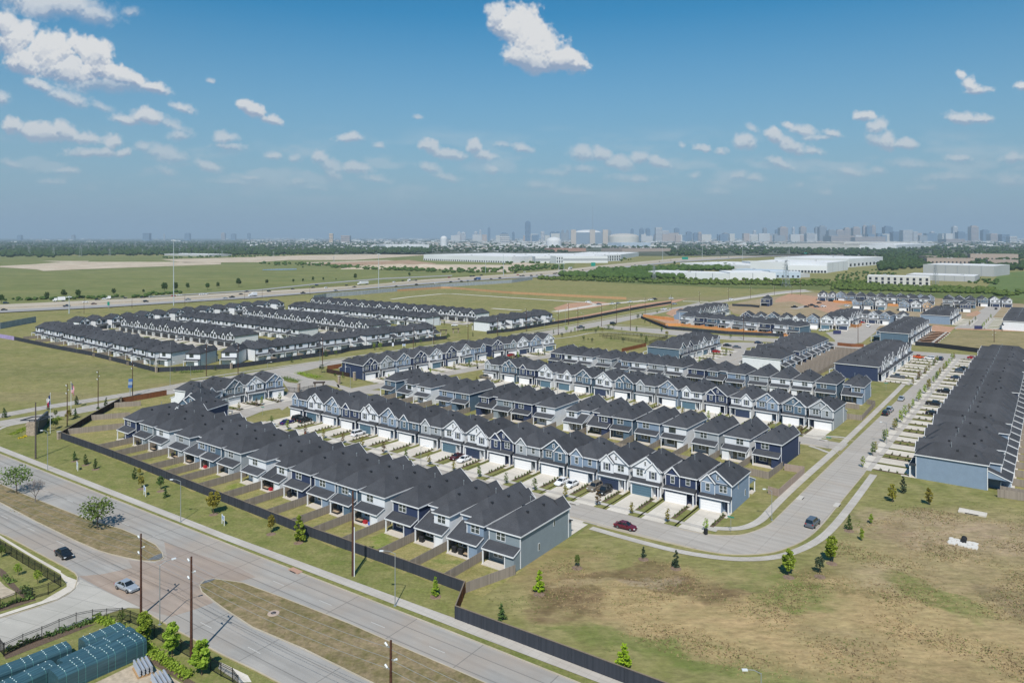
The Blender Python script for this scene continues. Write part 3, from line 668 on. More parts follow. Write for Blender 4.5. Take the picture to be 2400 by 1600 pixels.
# ---- rows -------------------------------------------------------------------
COLN = {'white': 'white', 'gray': 'light gray', 'slate': 'slate gray', 'lightblue': 'light blue', 'blue': 'teal blue', 'navy': 'navy', 'tan': 'tan unfinished', 'cream': 'off-white'}
GN = {'white': 'white', 'teal': 'teal', 'navy': 'navy', 'gray': 'gray', 'dark': 'dark'}
CC = {'w': 'white', 'g': 'gray', 's': 'slate', 'l': 'lightblue', 'b': 'blue', 'n': 'navy', 't': 'tan', 'c': 'cream'}
ROWS = {}
def online(pl, x):
    for a, b in zip(pl[:-1], pl[1:]):
        if x <= b[0] or b is pl[-1]:
            t = (x - a[0]) / (b[0] - a[0]); return (x, a[1] + (b[1] - a[1]) * t)
def row(key, pl, xs, z, cols, D, back, lod, rowlabel, group, shift=0., rears=None, styles=None, dark=False, side=1, gap=1.0, wpts=None, maxw=7.3, align=0):
    """houses along a surveyed line. pl: photo polyline at height z; xs: photo x of the lot borders (or None with wpts)
    side=1: the surveyed facade looks to the right of the walking direction"""
    P = wpts if wpts else [G(*online(pl, x), z) for x in xs]
    n = len(P) - 1; rnd = random.Random(key)
    ROWS[key] = dict(P=P, D=D, back=back, side=side, h=[])
    for i in range(n):
        a, b = P[i], P[i + 1]; j0 = max(0, i - 1); j1 = min(n, i + 2)
        t = (P[j1] - P[j0]).normalized()
        if side < 0: t = -t
        nrm = Vector((t.y, -t.x))      # outward
        L = (b - a).length; W = max(6.2, min(maxw, L - gap)); slack = (L - W - gap) / 2 * align
        c = (a + b) / 2 - t * W / 2 - nrm * shift + t * slack
        rz = math.atan2(t.y, t.x)
        col = CC[cols[i % len(cols)]]
        wh = col in ('white', 'cream')
        gc = (rnd.choice(['teal', 'navy', 'teal']) if wh else ('gray' if (col == 'slate' and rnd.random() < .3) else 'white')) if not dark else 'dark'
        st = styles[i % len(styles)] if styles else rnd.choice([1, 2, 3, 4, 2, 3])
        rr_ = rears[i % len(rears)] if rears else rnd.choice([0, 0, 1])
        what = 'back' if back else 'garage front'
        lab = '%s house, %s' % (COLN[col] if not dark else COLN[col], rowlabel % ordi(i))
        mir = rnd.random() < (.25 if back else .5)
        if key in ('B', 'A'): mir = False
        ROWS[key]['h'].append((c, t, nrm, W, mir, lab))
        house((c.x, c.y, 0), rz, W, D, st, rr_, col, gc, lod, back, mir, lab, group, dark=dark)
def ray_len(p0, d, n, W): return [p0 + d * (W * i) for i in range(n + 1)]
D1 = Vector((.607, .795)); D2 = Vector((-.795, .607))
def along(px, py, z, tx, n, W):
    """n lots of width W from a surveyed point, towards the vanishing point tx on the horizon"""
    p = G(px, py, z); d = Vector(((tx - HX) / F, 1)).normalized(); return ray_len(p, d, n, W)

A_pl = [(290, 978), (318.9, 986.6), (675.8, 1095.2), (904.8, 1166), (1225, 1256.4)]
row('A', A_pl, [304.5 - 14, 318.9 + 2, 361, 399, 447, 486.3, 521.3, 567.6, 625.9, 675.8, 731.4, 789.3, 840.3, 904.8, 985.2, 1057.9, 1138.3, 1225], EV * ZS,
    'nswglbgwwnlbwnwls', 17.0, True, 2, '%s beside the boulevard fence, counting from the corner stone pillar', 'houses backing onto the boulevard', styles=[2, 3, 2, 1, 2, 3, 2, 1, 2, 3, 2, 1, 2, 3, 2, 1, 2], rears=[0, 0, 0, 0, 1, 0, 0, 0, 1, 0, 0, 0, 0, 0, 1, 1, 0], gap=1.0, maxw=7.0, align=1)
row('B', [(677.3, 973.8), (1202.5, 1094.4), (1703.8, 1205.6)], [677.8, 714.8, 753, 795, 838.5, 883, 929, 980, 1031, 1086, 1142, 1201, 1262.5, 1328.8, 1399, 1473, 1550.8, 1633.7, 1716], 0,
    'lwlnwlbgwwngblwwnl', 14.6, False, 2, '%s from the gate in the row facing the street with young trees', 'houses facing the central estate street', shift=1.2,
    styles=[2, 1, 3, 2, 1, 3, 2, 2, 3, 3, 1, 2, 3, 2, 1, 3, 2, 1], gap=1.0)
row('C', [S('3', 795, 1165), S('3', 1408, 1283), S('3', 1918, 1365), S('i', 405, 1160), S('i', 1370, 1305), S('d', 140, 165)],
    [901.5, 929.5, 970, 1011.5, 1066, 1102.5, 1164.5, 1203, 1249.7, 1303.5, 1376, 1433.5, 1485.7, 1549.5, 1612, 1687.3, 1760.5, 1835.7], EV * ZS,
    'bwwlbnsnwwnblwgwn', 14.6, True, 1, '%s from the gate in the back-facing middle row', 'houses in the middle row showing their patios', rears=[0, 1, 0, 0, 0, 1, 0, 0, 0, 1, 1, 0, 0, 0, 0, 0, 0], maxw=6.8, align=1)
row('D', [(1128, 884.7), (1211.5, 897.2), (1950, 1009.5)], [1128, 1170, 1211.5, 1253.6, 1296.4, 1341, 1387.5, 1436, 1484.4, 1536.2, 1591, 1647.7, 1706.4, 1765, 1828.6, 1890.6, 1955], 0,
    'gbnwwbwbglwnwlbg', 14.6, False, 1, '%s from the park end in the middle row of garage fronts', 'houses in the middle row showing their garages', shift=1.2, styles=[2, 3, 2, 1, 2, 3, 3, 1, 2, 1, 2, 1, 2, 3, 3, 1])
row('E', [(1289.3, 825.7), (1653.6, 867.1), (2027, 907.5)], [1289.3, 1318.8, 1356, 1391, 1434.8, 1478, 1517, 1559, 1603, 1653.6, 1702, 1749, 1802.7, 1854.5, 1907, 1963.3, 2027], EV * ZS,
    'nwwglwgwnblgwwbl', 14.6, True, 1, '%s from the park in the back row of the estate', 'houses in the back row of the estate', rears=[0, 0, 0, 0, 1, 0, 0, 0, 0, 1, 0, 0, 0, 0, 0, 1], maxw=7.0, align=1)
row('F', [(851.3, 892), (1079.6, 853), (1153, 839), (1277.8, 823.3), (1300, 820.5)], [851.3, 892, 929, 970, 1008, 1044, 1079, 1111.5, 1146], 0,
    'nglnwnwl', 15.5, False, 1, '%s from the gate pillars along the collector road', 'houses along the collector road', shift=1.2, styles=[3, 3, 3, 1, 3, 1, 3, 2])
row('Fb', [(1153, 839), (1277.8, 823.3), (1300, 820.5)], [1155, 1183, 1214, 1243, 1276, 1304], 0,
    'nswlw', 15.5, False, 1, '%s from the red car in the row before the small park', 'houses along the collector road', shift=1.2, styles=[3, 2, 1, 3, 1])
row('K2', [(488, 966), (529.3, 952), (577, 942.5), (625, 934.5), (668, 927)], [488, 529, 577, 625, 668], 0,
    'wswl', 15.5, False, 2, '%s from the bend in the short row beside the entrance', 'houses beside the estate entrance', shift=1.2, styles=[2, 3, 3, 1])
# three houses fanning round the bend
for k, (px, py, ang, cc) in enumerate(((462, 975, 22, 'navy'), (440, 993, 0, 'blue'), (424, 1016, -18, 'navy'))):
    c = G(px, py); an = R(ang); t = Vector((math.cos(an), math.sin(an))); W = 7.4
    o = c - t * W / 2 + Vector((-t.y, t.x)) * 1.2
    house((o.x, o.y, 0), an, W, 15.5, (2, 1, 2)[k], 0, cc, 'white', 1, False, False, '%s house, %s of the three fanning round the street bend' % (COLN[cc], ordi(k)), 'houses round the street bend')
def vrow(key, px, py, z, n, W, cols, D, back, lod, rl, grp, side=1, styles=None, tx=2515, shift=0):
    row(key, None, None, z, cols, D, back, lod, rl, grp, wpts=along(px, py, z, tx, n, W), side=side, styles=styles, shift=shift)
vrow('G', 1591, 818.6, EV * ZS, 6, 8.5, 'bnswwl', 17, False, 1, '%s from the teal wall behind the small park', 'houses behind the small park', styles=[3, 1, 2, 1, 2, 2])
vrow('H', 1827.7, 842.1, EV * ZS, 10, 8.5, 'wlwnlswlwb', 17, True, 1, '%s from the white wall over the brown yards', 'houses over the brown fenced yards')
vrow('I', 2057.7, 860.3, EV * ZS, 9, 8.5, 'nwswlwnwl', 17, False, 1, '%s from the navy wall facing the wide street', 'houses facing the wide street', styles=[2, 1, 3, 1, 2, 1, 3, 1, 2])
JP = along(2146, 1064.4, EV * ZS, 2476, 26, 8.3)
row('J', None, None, EV * ZS, 'lwgwlnwgwlbwnwlgwn', 17.5, False, 1, '%s from the light blue wall in the long row', 'houses in the long roofline at the wide street', wpts=JP, side=-1)
vrow('K', 2129, 782, EV * ZS, 9, 8.4, 'bwlbwwglw', 17, False, 0, '%s from the teal end wall in the row by the orange lots', 'houses by the orange earth lots', styles=[2])
vrow('L', 2226.6, 740.6, EV * ZS, 6, 8.4, 'lwbwln', 18, False, 0, '%s from the light blue end wall in the far short row', 'houses in the far short row')
row('M', None, None, EV * ZS, 'wgwlwnwl', 17.5, False, 0, '%s from the white end wall in the far roofline', 'houses in the far roofline', wpts=along(2353, 751.5, EV * ZS, 2503, 10, 8.4), side=-1)
# construction side of the estate
row('N1', [(1914, 688.5), (2375, 704)], [1914, 1939, 1958, 1982, 2005, 2028, 2052, 2075, 2098, 2122, 2146, 2170, 2192], EV * ZS, 'wwlgnwgbnwlls'[:12], 15, False, 0, '%s from the white end wall in the farthest garage row', 'houses in the farthest garage row')
row('N1b', [(1914, 688.5), (2375, 704)], [2213, 2238, 2262, 2290, 2318, 2346, 2375], EV * ZS, 'gwwbww', 15, False, 0, '%s from the tree gap in the farthest garage row', 'houses in the farthest garage row')
row('N2', [(1980, 693.5), (2288, 705.6)], [1980, 2003, 2028, 2053, 2076, 2101, 2127, 2153, 2180], EV * ZS, 'lnwgwbnw', 14, True, 0, '%s from the cedar fence in the row of hipped backs', 'hipped houses backing onto the dirt lots')
row('N2b', [(1980, 693.5), (2288, 705.6)], [2208, 2235, 2262, 2288], EV * ZS, 'gwb', 14, True, 0, '%s past the gap in the row of hipped backs', 'hipped houses backing onto the dirt lots')
row('N3', [(1997, 706), (2165, 713)], [1997, 2022, 2049, 2078], EV * ZS, 'lbw', 14, False, 0, '%s from the earth mound in the row above the white van', 'houses above the earth mound')
row('N3b', [(1997, 706), (2190, 714.5)], [2105, 2133, 2161, 2187], EV * ZS, 'lwt', 14, False, 0, '%s past the cedar fenced gap, near the tan house', 'houses near the tan frame')
row('N4', [(2249, 713), (2276, 714)], [2249, 2277], EV * ZS, 'n', 14, False, 0, '%s and only house on the corner of the far street', 'corner houses')
row('O1', [(1734, 739.5), (1993, 751.5)], [1734, 1763.4, 1793.8, 1824, 1856, 1887, 1921, 1954, 1993], EV * ZS, 'nlbgwlww', 15, False, 0, '%s from the dirt yard in the new garage row', 'new houses with garages to the new street', styles=[1, 2, 3, 2, 2, 1, 3, 3])
row('O2', [(1587, 739.5), (1874, 765.6)], [1590, 1623, 1655, 1683, 1716, 1746.4, 1776, 1810.7, 1846, 1876], EV * ZS, 'wnbwgwnwb', 14, True, 1, '%s from the cedar corner in the new row of fenced backs', 'new houses along the dark fence', rears=[0])
row('P', None, None, EV * ZS, 'lbswlw', 17, False, 0, '%s from the road in the new row with stepped gables', 'new houses with stepped gables', wpts=along(1636, 732.5, EV * ZS, 2515, 7, 8.4), styles=[1, 3])
row('Q', [(2010, 735), (2086, 740)], [2010, 2034, 2061, 2087], EV * ZS, 'wwl', 15, False, 0, '%s of three at the head of the new street', 'houses at the head of the new street', styles=[2, 1, 1])
row('Qb', None, None, EV * ZS, 'wbwgw', 17, False, 0, '%s under the dark roofs beside the orange fence', 'houses beside the orange fence', wpts=along(1993, 744, EV * ZS, 2515, 5, 8.4), styles=[1])
row('R', [(1688 + 83, 700), (1860, 703.5)], [1771, 1817], EV * ZS, 'n', 14, True, 0, '%s and only house standing alone on the dirt lots', 'lone houses', rears=[0])
row('R2', [(2098, 738), (2126, 739.5)], [2098, 2128], EV * ZS, 'w', 12, False, 0, '%s and only house behind the orange lots', 'lone houses')
# ---- the white estate behind the collector road
WG = 'white houses of the second estate'
def wrow(key, pl, xs, D, back, rl, side=1, cols='wcwwc'):
    row(key, pl, xs, EV * ZS, cols, D, back, 0, rl, WG, dark=True, side=side, gap=.6, rears=[0, 1, 0] if back else None, styles=[3, 2, 1, 2] if not back else None)
def even(x0, x1, n, r=1.0):
    w = np.power(r, np.arange(n)); w = np.cumsum(w) / w.sum(); return [x0] + [x0 + (x1 - x0) * float(k) for k in w]
wrow('W1', [(82, 765.5), (328.6, 817.5), (366, 826)], even(82, 366, 16, 1.03), 15, True, '%s from the banner end in the outermost white row')
wrow('W3', [(284, 753), (551, 788)], even(284, 551, 15, 1.018), 15, False, '%s from the highway end in the first white garage row')
wrow('W4', [(418, 740), (702, 773)], even(418, 702, 15, 1.015), 14, True, '%s from the highway end in the inner white back row')
wrow('W5', [(568, 728), (874, 763.5)], even(568, 874, 16, 1.012), 15, False, '%s from the highway end in the inner white garage row')
wrow('W6', [(672.9, 716.5), (1000, 745)], even(672.9, 1000, 16, 1.012), 14, True, '%s from the sound wall in the far white back row')
wrow('W7', [(724.6, 704), (1118, 735.5)], even(724.6, 1118, 19, 1.012), 15, False, '%s from the sound wall in the farthest white garage row')
wrow('W2', [(597, 817.5), (756, 797.5), (1027, 767.5)], [597, 630, 662, 692, 724, 756, 786, 817, 856, 888, 914, 947.5, 971.6, 1004.6, 1028], 14, True, '%s from the stone pillar in the white row along the collector road')
wrow('W8', [(180, 755), (673, 709)], even(180, 673, 14, .985), 15, False, '%s from the banner end in the white row below the highway')
wrow('W9', [(1144, 756), (1300, 735)], even(1144, 1300, 6), 14, True, '%s from the side street in the short white row')
for k, (px, py, ang) in enumerate(((374, 824, -22), (436, 827.5, -8), (519, 824.5, 2))):
    p = G(px, py, EV * ZS); an = R(ang)
    house((p.x, p.y, 0), an, 7.2, 14, 2, 0, 'white', 'dark', 0, True, False, 'white house, %s of three turning the corner at the stone pillar' % ordi(k), WG, dark=True)
print('houses', sum(1 for o in bpy.data.objects if o.name.startswith('house')))

# ================================================================== YARDS AND DRIVES
def quad(mb, p, t, n, x0, x1, y0, y1, z, mat):
    """rectangle in a lot's own frame: x along the row, y away from the facade"""
    q_ = [p + t * x0 + n * y0, p + t * x1 + n * y0, p + t * x1 + n * y1, p + t * x0 + n * y1]
    mb.face([(v.x, v.y, z) for v in q_], mat)
def shrub_mesh(r=.35, n=26, seed=0, leaf=.13, mat=None):
    rs = np.random.RandomState(seed); c = rs.normal(0, r * .42, (n, 3)); c[:, 2] = abs(c[:, 2]) + r * .35
    return leafcloud([c], leaf, rs, mat or SHRUB)
def leafcloud(cs, size, rs, mat, up=.3, extra=None):
    c = np.concatenate(cs); n = len(c)
    nv = rs.normal(0, 1, (n, 3)); nv[:, 2] = abs(nv[:, 2]) + up; nv /= np.linalg.norm(nv, axis=1)[:, None]
    a = np.cross(nv, rs.normal(0, 1, (n, 3))); a /= np.linalg.norm(a, axis=1)[:, None]; b = np.cross(nv, a)
    s = size * rs.uniform(.6, 1.3, (n, 1)); b = b * .75
    V = np.stack([c - a * s - b * s, c + a * s - b * s * .6, c + a * s * .7 + b * s, c - a * s * .8 + b * s * .8], 1).reshape(-1, 3)
    me = bpy.data.meshes.new('leaves')
    me.vertices.add(n * 4); me.vertices.foreach_set('co', V.ravel()); me.loops.add(n * 4); me.loops.foreach_set('vertex_index', np.arange(n * 4))
    me.polygons.add(n); me.polygons.foreach_set('loop_start', np.arange(0, n * 4, 4)); me.polygons.foreach_set('loop_total', np.full(n, 4))
    me.materials.append(mat); me.update(calc_edges=True); return me
SHM = [shrub_mesh(seed=k) for k in range(4)]
SPOTS = []      # places for street trees: (x, y, label)
def front_yards(key, Ld, street, txt, beds=True, walk=True, off=0., trees=True, skip=(), sw=1.5):
    r = ROWS[key]; lawn = MB(); dr = MB(); rd = MB(); wk = MB(); kb = []
    for i, (c, t, n, W, mir, lab) in enumerate(r['h']):
        if r['back']: n = -n; t = -t; c = c - t * W + n * r['D']      # frame of the street side
        p = c + n * 1.2
        g0, g1 = (.3, 5.45) if not mir else (W - 5.45, W - .3)
        b0, b1 = (5.6, 6.35) if not mir else (W - 6.35, W - 5.6)
        ph = (.98, W - .98)
        quad(lawn, p, t, n, -.7, W + .7, -1.2, Ld - .1, .03, LAWN)
        if i in skip: continue
        quad(dr, p, t, n, g0, g1, -.05, Ld, .06, CONC)
        wx0, wx1 = (W - .9, W + .1) if not mir else (-.1, .9)
        quad(dr, p, t, n, wx0, wx1, -1.3, 2.2, .064, CONC); quad(dr, p, t, n, (g1 - .1) if not mir else wx0, wx1 if not mir else g0 + .1, 1.2, 2.2, .067, CONC)
        if walk: quad(wk, p, t, n, -.72, W + .72, Ld - 3.3, Ld - 2.0, .085, WALKC)
        if beds:
            h = thing('planting_bed', 'mulch bed of low shrubs beside the %s drive %s' % (ordi(i), txt), 'planting bed', (p.x, p.y, 0), math.atan2(t.y, t.x), 'planting beds between the drives')
            m = MB(); m.box(b0, -8.6, .035, b1, -.6, .12, MULCH); link('mulch', m.mesh('mulch'), h)
            rnd = random.Random(i * 7 + len(key))
            for k in range(6 if beds == 2 else 4):
                o = link('shrub', SHM[rnd.randrange(4)], h, (rnd.uniform(b0 + .25, b1 - .25), -1.3 - k * (1.25 if beds == 2 else 1.9), .1)); o.scale = (rnd.uniform(.6, 1.),) * 2 + (rnd.uniform(.8, 1.5),)
        if trees: v = p + t * ((b0 + b1) / 2) + n * (Ld - 1.0); SPOTS.append((v.x, v.y, 'beside the %s drive %s' % (ordi(i), txt), key))
    for nm, m in (('front_lawn', lawn), ('driveway', dr), ('drive_walk', wk)):
        if m.f: struct(nm, m)
    if street:
        P = [p for p in r['P']]; P = [P[0] + (P[0] - P[1]).normalized() * street[0]] + P + [P[-1] + (P[-1] - P[-2]).normalized() * street[1]]
        s = r['side']
        base = (0 if not r['back'] else -r['D'])
        a = Ld + 1.2 + off
        m = MB(); strip(m, P, s * (base + a), s * (base + a + 8.2), .045 + .0005 * (len(key) + ord(key[0]) % 7), STREET); struct('estate_street', m)
        m = MB(); kerb(m, offs(P[1:-1], s * (base + a + 8.2))); struct('street_kerb', m)
front_yards('B', 12.6, (16, .5), 'of the central street', 2, off=-1.2)
front_yards('D', 12.6, (4, 7), 'of the middle street', 1, off=-1.2)
front_yards('F', 9.5, (22, 12), 'below the collector road', 1, off=-1.2)
front_yards('Fb', 9.5, (8, 3), 'beyond the corner house', 1, off=-1.2)
front_yards('K2', 9.0, (14, 16), 'beside the entrance', 1, off=-1.2)
front_yards('I', 12.4, None, 'facing the long roofline', 1)
front_yards('J', 12.2, None, 'before the long roofline', 1)
front_yards('G', 9.5, (10, 6), 'behind the small park', 1)
front_yards('L', 11, None, 'of the far street', 0); front_yards('M', 12, None, 'of the far roofline', 0); front_yards('K', 11, None, '', 0, trees=False)
for k_ in ('W3', 'W5', 'W7', 'W8', 'N1', 'O1', 'Q'): front_yards(k_, 8, (2, 2) if k_[0] == 'W' else None, '', 0, trees=False, walk=False, off=-1.)
r = ROWS['A']; m = MB(); m2 = MB()
for (c, t, n, W, mir, lab) in r['h']:
    q0 = c - n * r['D']; quad(m2, q0, t, n, -.7, W + .7, -9.2, 0, .03, LAWN); quad(m, q0, t, n, .4, 5.5, -9.3, -1.2, .06, CONC)
c, t, n, W, mir, lab = r['h'][-1]; quad(m, c - n * r['D'], t, n, .6, W - .1, -8.2, -1.2, .064, CONC)
struct('driveway', m); struct('front_lawn', m2)

# ================================================================== FENCES
def fence(label, pts, h, mat, cap=None, cat='fence', group=None, name='fence', post=0, postmat=None, windows=False, z0=0.):
    a0 = pts[0]; f = thing(name, label, cat, (a0.x, a0.y, z0), 0, group)
    for a, b in zip(pts[:-1], pts[1:]):
        L = (b - a).length
        if L < .3: continue
        m = MB(); m.box(0, -.035, .03, L, .035, h, mat)
        if post:
            n = max(1, int(L / post))
            for k in range(n + 1): m.box(k * L / n - .06, -.10, .02, k * L / n + .06, .10, h - .002, postmat or mat)
        if windows:      # capped sections stand a little proud, as on estate side fences
            n = max(1, int(L / 3.8))
            for k in range(n):
                if k % 2 == 0: m.box(k * L / n + .5, -.07, h * .35, k * L / n + 2.3, .07, h * .9, mat)
        o = link('board_panel', m.mesh('board_panel'), f, (a.x - a0.x, a.y - a0.y, 0), math.atan2(b.y - a.y, b.x - a.x))
        if cap:
            m = MB(); m.box(-.02, -.09, h + .002, L + .02, .09, h + .07, cap); link('cap_rail', m.mesh('cap_rail'), o)
        if post:
            pass
    return f
CAPW = plain('cap_wood', (.20, .16, .12), .85)
FB = GP([(143, 1028), (224, 1057), (306, 1088), (450, 1147), (600, 1206.6), (727.5, 1257.7), (855, 1303.6), (970, 1345), (1089, 1389.5)])
fence('long charcoal board fence with brown cap between berm and back yards', FB, 2.0, WOODD, CAPW, post=2.4)
fence('rust brown fence return at the east end of the charcoal fence', GP([(1089.5, 1390), (1067.5, 1449)]), 2.1, WOODR, CAPW, post=2.4, postmat=WOODR)
fence('charcoal board fence running down past the dry basin beside the boulevard', GP([(1067, 1450), (1160, 1485), (1262, 1523), (1370, 1564), (1464, 1600), (1640, 1667), (1800, 1728)]), 2.1, WOODD, CAPW, post=2.4)
fence('dark brown fence climbing from the corner pillar behind the entrance garden', GP([(144, 1027), (212, 985), (281, 946)]), 2.0, WOODB, CAPW, post=2.4, postmat=WOODB)
fence('rust brown fence along the collector road behind the fanned houses', GP([(284, 945), (310, 940), (345, 934), (390, 926)]), 2.0, WOODR, CAPW, post=2.4, postmat=WOODR)
# side fences of the back yards
def cross(p, d, poly_):
    best = None
    for a, b in zip(poly_[:-1], poly_[1:]):
        e = b - a; den = d.x * e.y - d.y * e.x
        if abs(den) < 1e-6: continue
        w = a - p; s = (w.x * e.y - w.y * e.x) / den; u = (w.x * d.y - w.y * d.x) / den
        if s > 0 and -.05 <= u <= 1.05: best = s if best is None else min(best, s)
    return best
yl = MB(); h = ROWS['A']['h']
for i, (c, t, n, W, mir, lab) in enumerate(h):
    p = c + t * (W + .5) - n * 1.0
    s = cross(p, n, FB) or 12
    if i < len(h) - 1: fence('weathered side fence right of the %s yard along the boulevard fence' % ordi(i), [p, p + n * (s - .1)], 1.75, WOODW, None, windows=True, group='weathered side fences of the boulevard yards')
    else: fence('plain gray side fence from the last slate house to the boulevard corner', [p + n * 3.3, G(1092, 1389)], 1.8, WOODW)
    s0 = cross(c - t * .6, n, FB) or 12
    q_ = [c - t * .6, c + t * (W + .6), c + t * (W + .6) + n * (s0 if i == 0 else s), c - t * .6 + n * s0]
    poly(yl, q_, .035, LAWN)
YARD = grass('yard_grass', (.155, .18, .045), (.27, .235, .09), (.36, .29, .14), patch=.11, fine=2.5, blobs=[B(895, 1258, 3.4, 3, 30, (.12, .2, .02), .9), B(560, 1138, 3, 3, 0, (.14, .2, .02), .9), B(810, 1225, 4, 3, 0, (.2, .16, .06), .6), B(1050, 1310, 4, 2, 0, (.1, .17, .03), .6), B(700, 1170, 3, 3, 0, (.1, .15, .03), .6), B(1110, 1345, 5, 4, 0, (.24, .19, .08), .6)])
yl.mats[0] = YARD
fan = GP([(146, 1029), (283, 949), (345, 936), (420, 925), (440, 960), (420, 1010), (300, 1040), (300, 1088)])
poly(yl, [fan[0], fan[1], fan[2], fan[3], fan[4], fan[5], G(318, 1030), G(302, 1085)], .03, YARD)
struct('back_yard_lawn', yl)
for k, (a, b) in enumerate((((152, 1019), (291, 1004)), ((214, 985), (305, 978)), ((268, 955), (330, 951)))):
    fence('gray yard fence, %s of three fanning from the brown fence' % ordi(k), GP([a, b]), 1.8, WOODW, windows=True)
def back_fences(key, depth, mat, txt, mid=True, h=1.8, step=1, grp='side fences of the inner yards', lawn=YARD):
    r = ROWS[key]; L = []; m = MB()
    for i, (c, t, n, W, mir, lab) in enumerate(r['h']):
        if not r['back']: n = -n; c0 = c + n * r['D']
        else: c0 = c
        quad(m, c0, t, n, -.6, W + .6, -.2, depth, .03, lawn)
        p = c0 + t * (W + .45); L.append(c0 - t * .45 + n * depth)
        if i % step == 0: fence('side fence after the %s yard %s' % (ordi(i), txt), [p, p + n * depth], h, mat, group=grp, windows=False)
        last = p + n * depth
    if mid: fence('rear boundary fence %s' % txt, L + [last], h, mat)
    struct('back_yard_lawn', m)
back_fences('C', 11, WOODW, 'behind the middle row of patios')
back_fences('E', 10, WOODW, 'behind the back row of the estate', step=2)
back_fences('H', 15, WOODW, 'of the brown fenced yards', lawn=plain('fence_yard_soil', (.13, .115, .08), .9, var=.3, scale=.4))
back_fences('J', 14, WOODW, 'behind the long roofline')
back_fences('O2', 7, WOODO, 'of the new cedar yards', h=1.7)
back_fences('W1', 9, WOODW, 'of the outermost white row', mid=False, step=2)
back_fences('W2', 7, WOODW, 'of the white row by the road', mid=False, step=2)
fence('tan fence round the navy house yard at the street corner', GP(SP('d', 150, 400, 335, 428, 100, 642, 0, 612)), 1.8, boards('tan_boards', (.30, .235, .19), (.38, .30, .25)), windows=True)
fence('gray fence round the light blue house yard at the street corner', GP(SP('j', 700, 1256, 862, 1276, 985, 1140, 905, 1122)), 1.8, WOODW, windows=True)
fence('gray fence below the light blue end wall at the basin', GP(SP('d', 2108, 645, 2352, 680, 2800, 735)), 1.9, WOODW)
fence('charcoal fence round the outer side of the white estate', GP(SP('1', 190, 655, 700, 765, 1200, 860, 1700, 985, 2050, 1075)), 2.1, WOODD, None, post=2.4)
fence('pale lilac banner wall at the end of the outer charcoal fence', GP(SP('1', -500, 550, 0, 625, 185, 657)), 2.3, plain('banner_cloth', (.33, .27, .47), .8, var=.15, scale=.5), cat='banner')
fence('charcoal fence between the stone pillars below the white houses', GP(SP('2', -70, 1075, 540, 1045, 890, 1030)), 2.1, WOODD, None, post=2.4)
fence('charcoal fence along the white row beside the collector road', GP(SP('2', 925, 1028, 1700, 920, 2352, 830)) + GP(SP('3', 330, 800, 850, 735, 1200, 690, 1610, 640)), 2.1, WOODD, None, post=2.4)
fence('charcoal fence climbing east beside the collector road past the short white row', GP(SP('7', -330, 800, 0, 765, 500, 680, 1000, 600, 1500, 500, 1900, 430, 2090, 400)), 2.1, WOODD, None, post=2.4)
fence('charcoal fence round the cedar yards at the fork', GP([(1502, 746), (1530, 758), (1563, 771), (1700, 783), (1843, 789.5)]), 2.0, WOODD, None)
fence('bright cedar fence at the back of the corner yard by the fork', GP([(1507, 743), (1560, 749.5), (1580, 752)]), 2.2, WOODO)
fence('bright cedar fence in front of the light blue corner house', GP([(1520, 752), (1560, 764), (1602, 764.5)]), 1.9, WOODO)
fence('dark fence strip at the far side of the dirt lots', GP([(1716, 717), (1760, 719), (1780, 721)]), 2.0, WOODD)
fence('black site fence below the orange lots', GP(SP('6', 205, 1235, 560, 1262, 1440, 1375, 1900, 1430, 2600, 1520)), 2.4, plain('black_mesh', (.02, .022, .028), .7))
fence('red brown fence behind the teal end wall by the park', GP(SP('7', 1440, 1035, 1760, 960)), 1.9, WOODR)
fence('red brown fence at the foot of the navy corner house', GP([(767, 867), (800, 862)]), 2.0, WOODR)
fence('dark fence beside the navy corner house garden', GP(SP('3', 30, 1080, 330, 1140)), 1.8, WOODB)
fence('new cedar fence beyond the brown yards', GP(SP('5', 930, 1235, 1200, 1262, 1440, 1265)), 1.8, WOODR)
fence('orange cedar fence beside the white end house of the new street', GP(SP('5', 1180, 870, 1300, 895, 1400, 850)), 2.1, WOODO)
fence('orange cedar fence before the light blue house by the white van', GP(SP('5', 850, 405, 1210, 430)), 2.4, WOODO)
fence('orange cedar fence filling the gap in the garage row', GP(SP('5', 1905, 470, 2105, 480)), 2.2, WOODO)
fence('lower orange cedar fence in the garage row gap', GP(SP('5', 1955, 735, 2060, 740)), 2.4, WOODO)
# long cedar fence across the undeveloped field, and the highway sound wall
fence('long orange cedar fence across the undeveloped field', GP([(819, 692.5), (900, 685), (1034, 676.3), (1054, 676.2), (1200, 688.5), (1467.9, 702)]), 2.3, boards('pale_cedar_boards', (.40, .24, .125), (.50, .31, .17)))  # boards of a paler, less saturated orange than the fresh cedar
SW = plain('sound_wall', (.33, .36, .38), .85, var=.15, scale=.4)
wl = GP([(-200, 785), (0, 771), (84, 755)]); wr = GP([(735, 703), (765, 697.5), (855, 690), (1033.7, 673.5), (1200, 663), (1248, 655.6)])
fence('ribbed gray sound wall at the west end below the highway', wl, 4.2, SW, None, cat='wall', name='sound_wall', post=5, postmat=plain('wall_post', (.45, .48, .50), .8))
fence('ribbed gray sound wall between highway and cedar fence', wr, 4.4, SW, None, cat='wall', name='sound_wall', post=5, postmat=MATS['wall_post'])
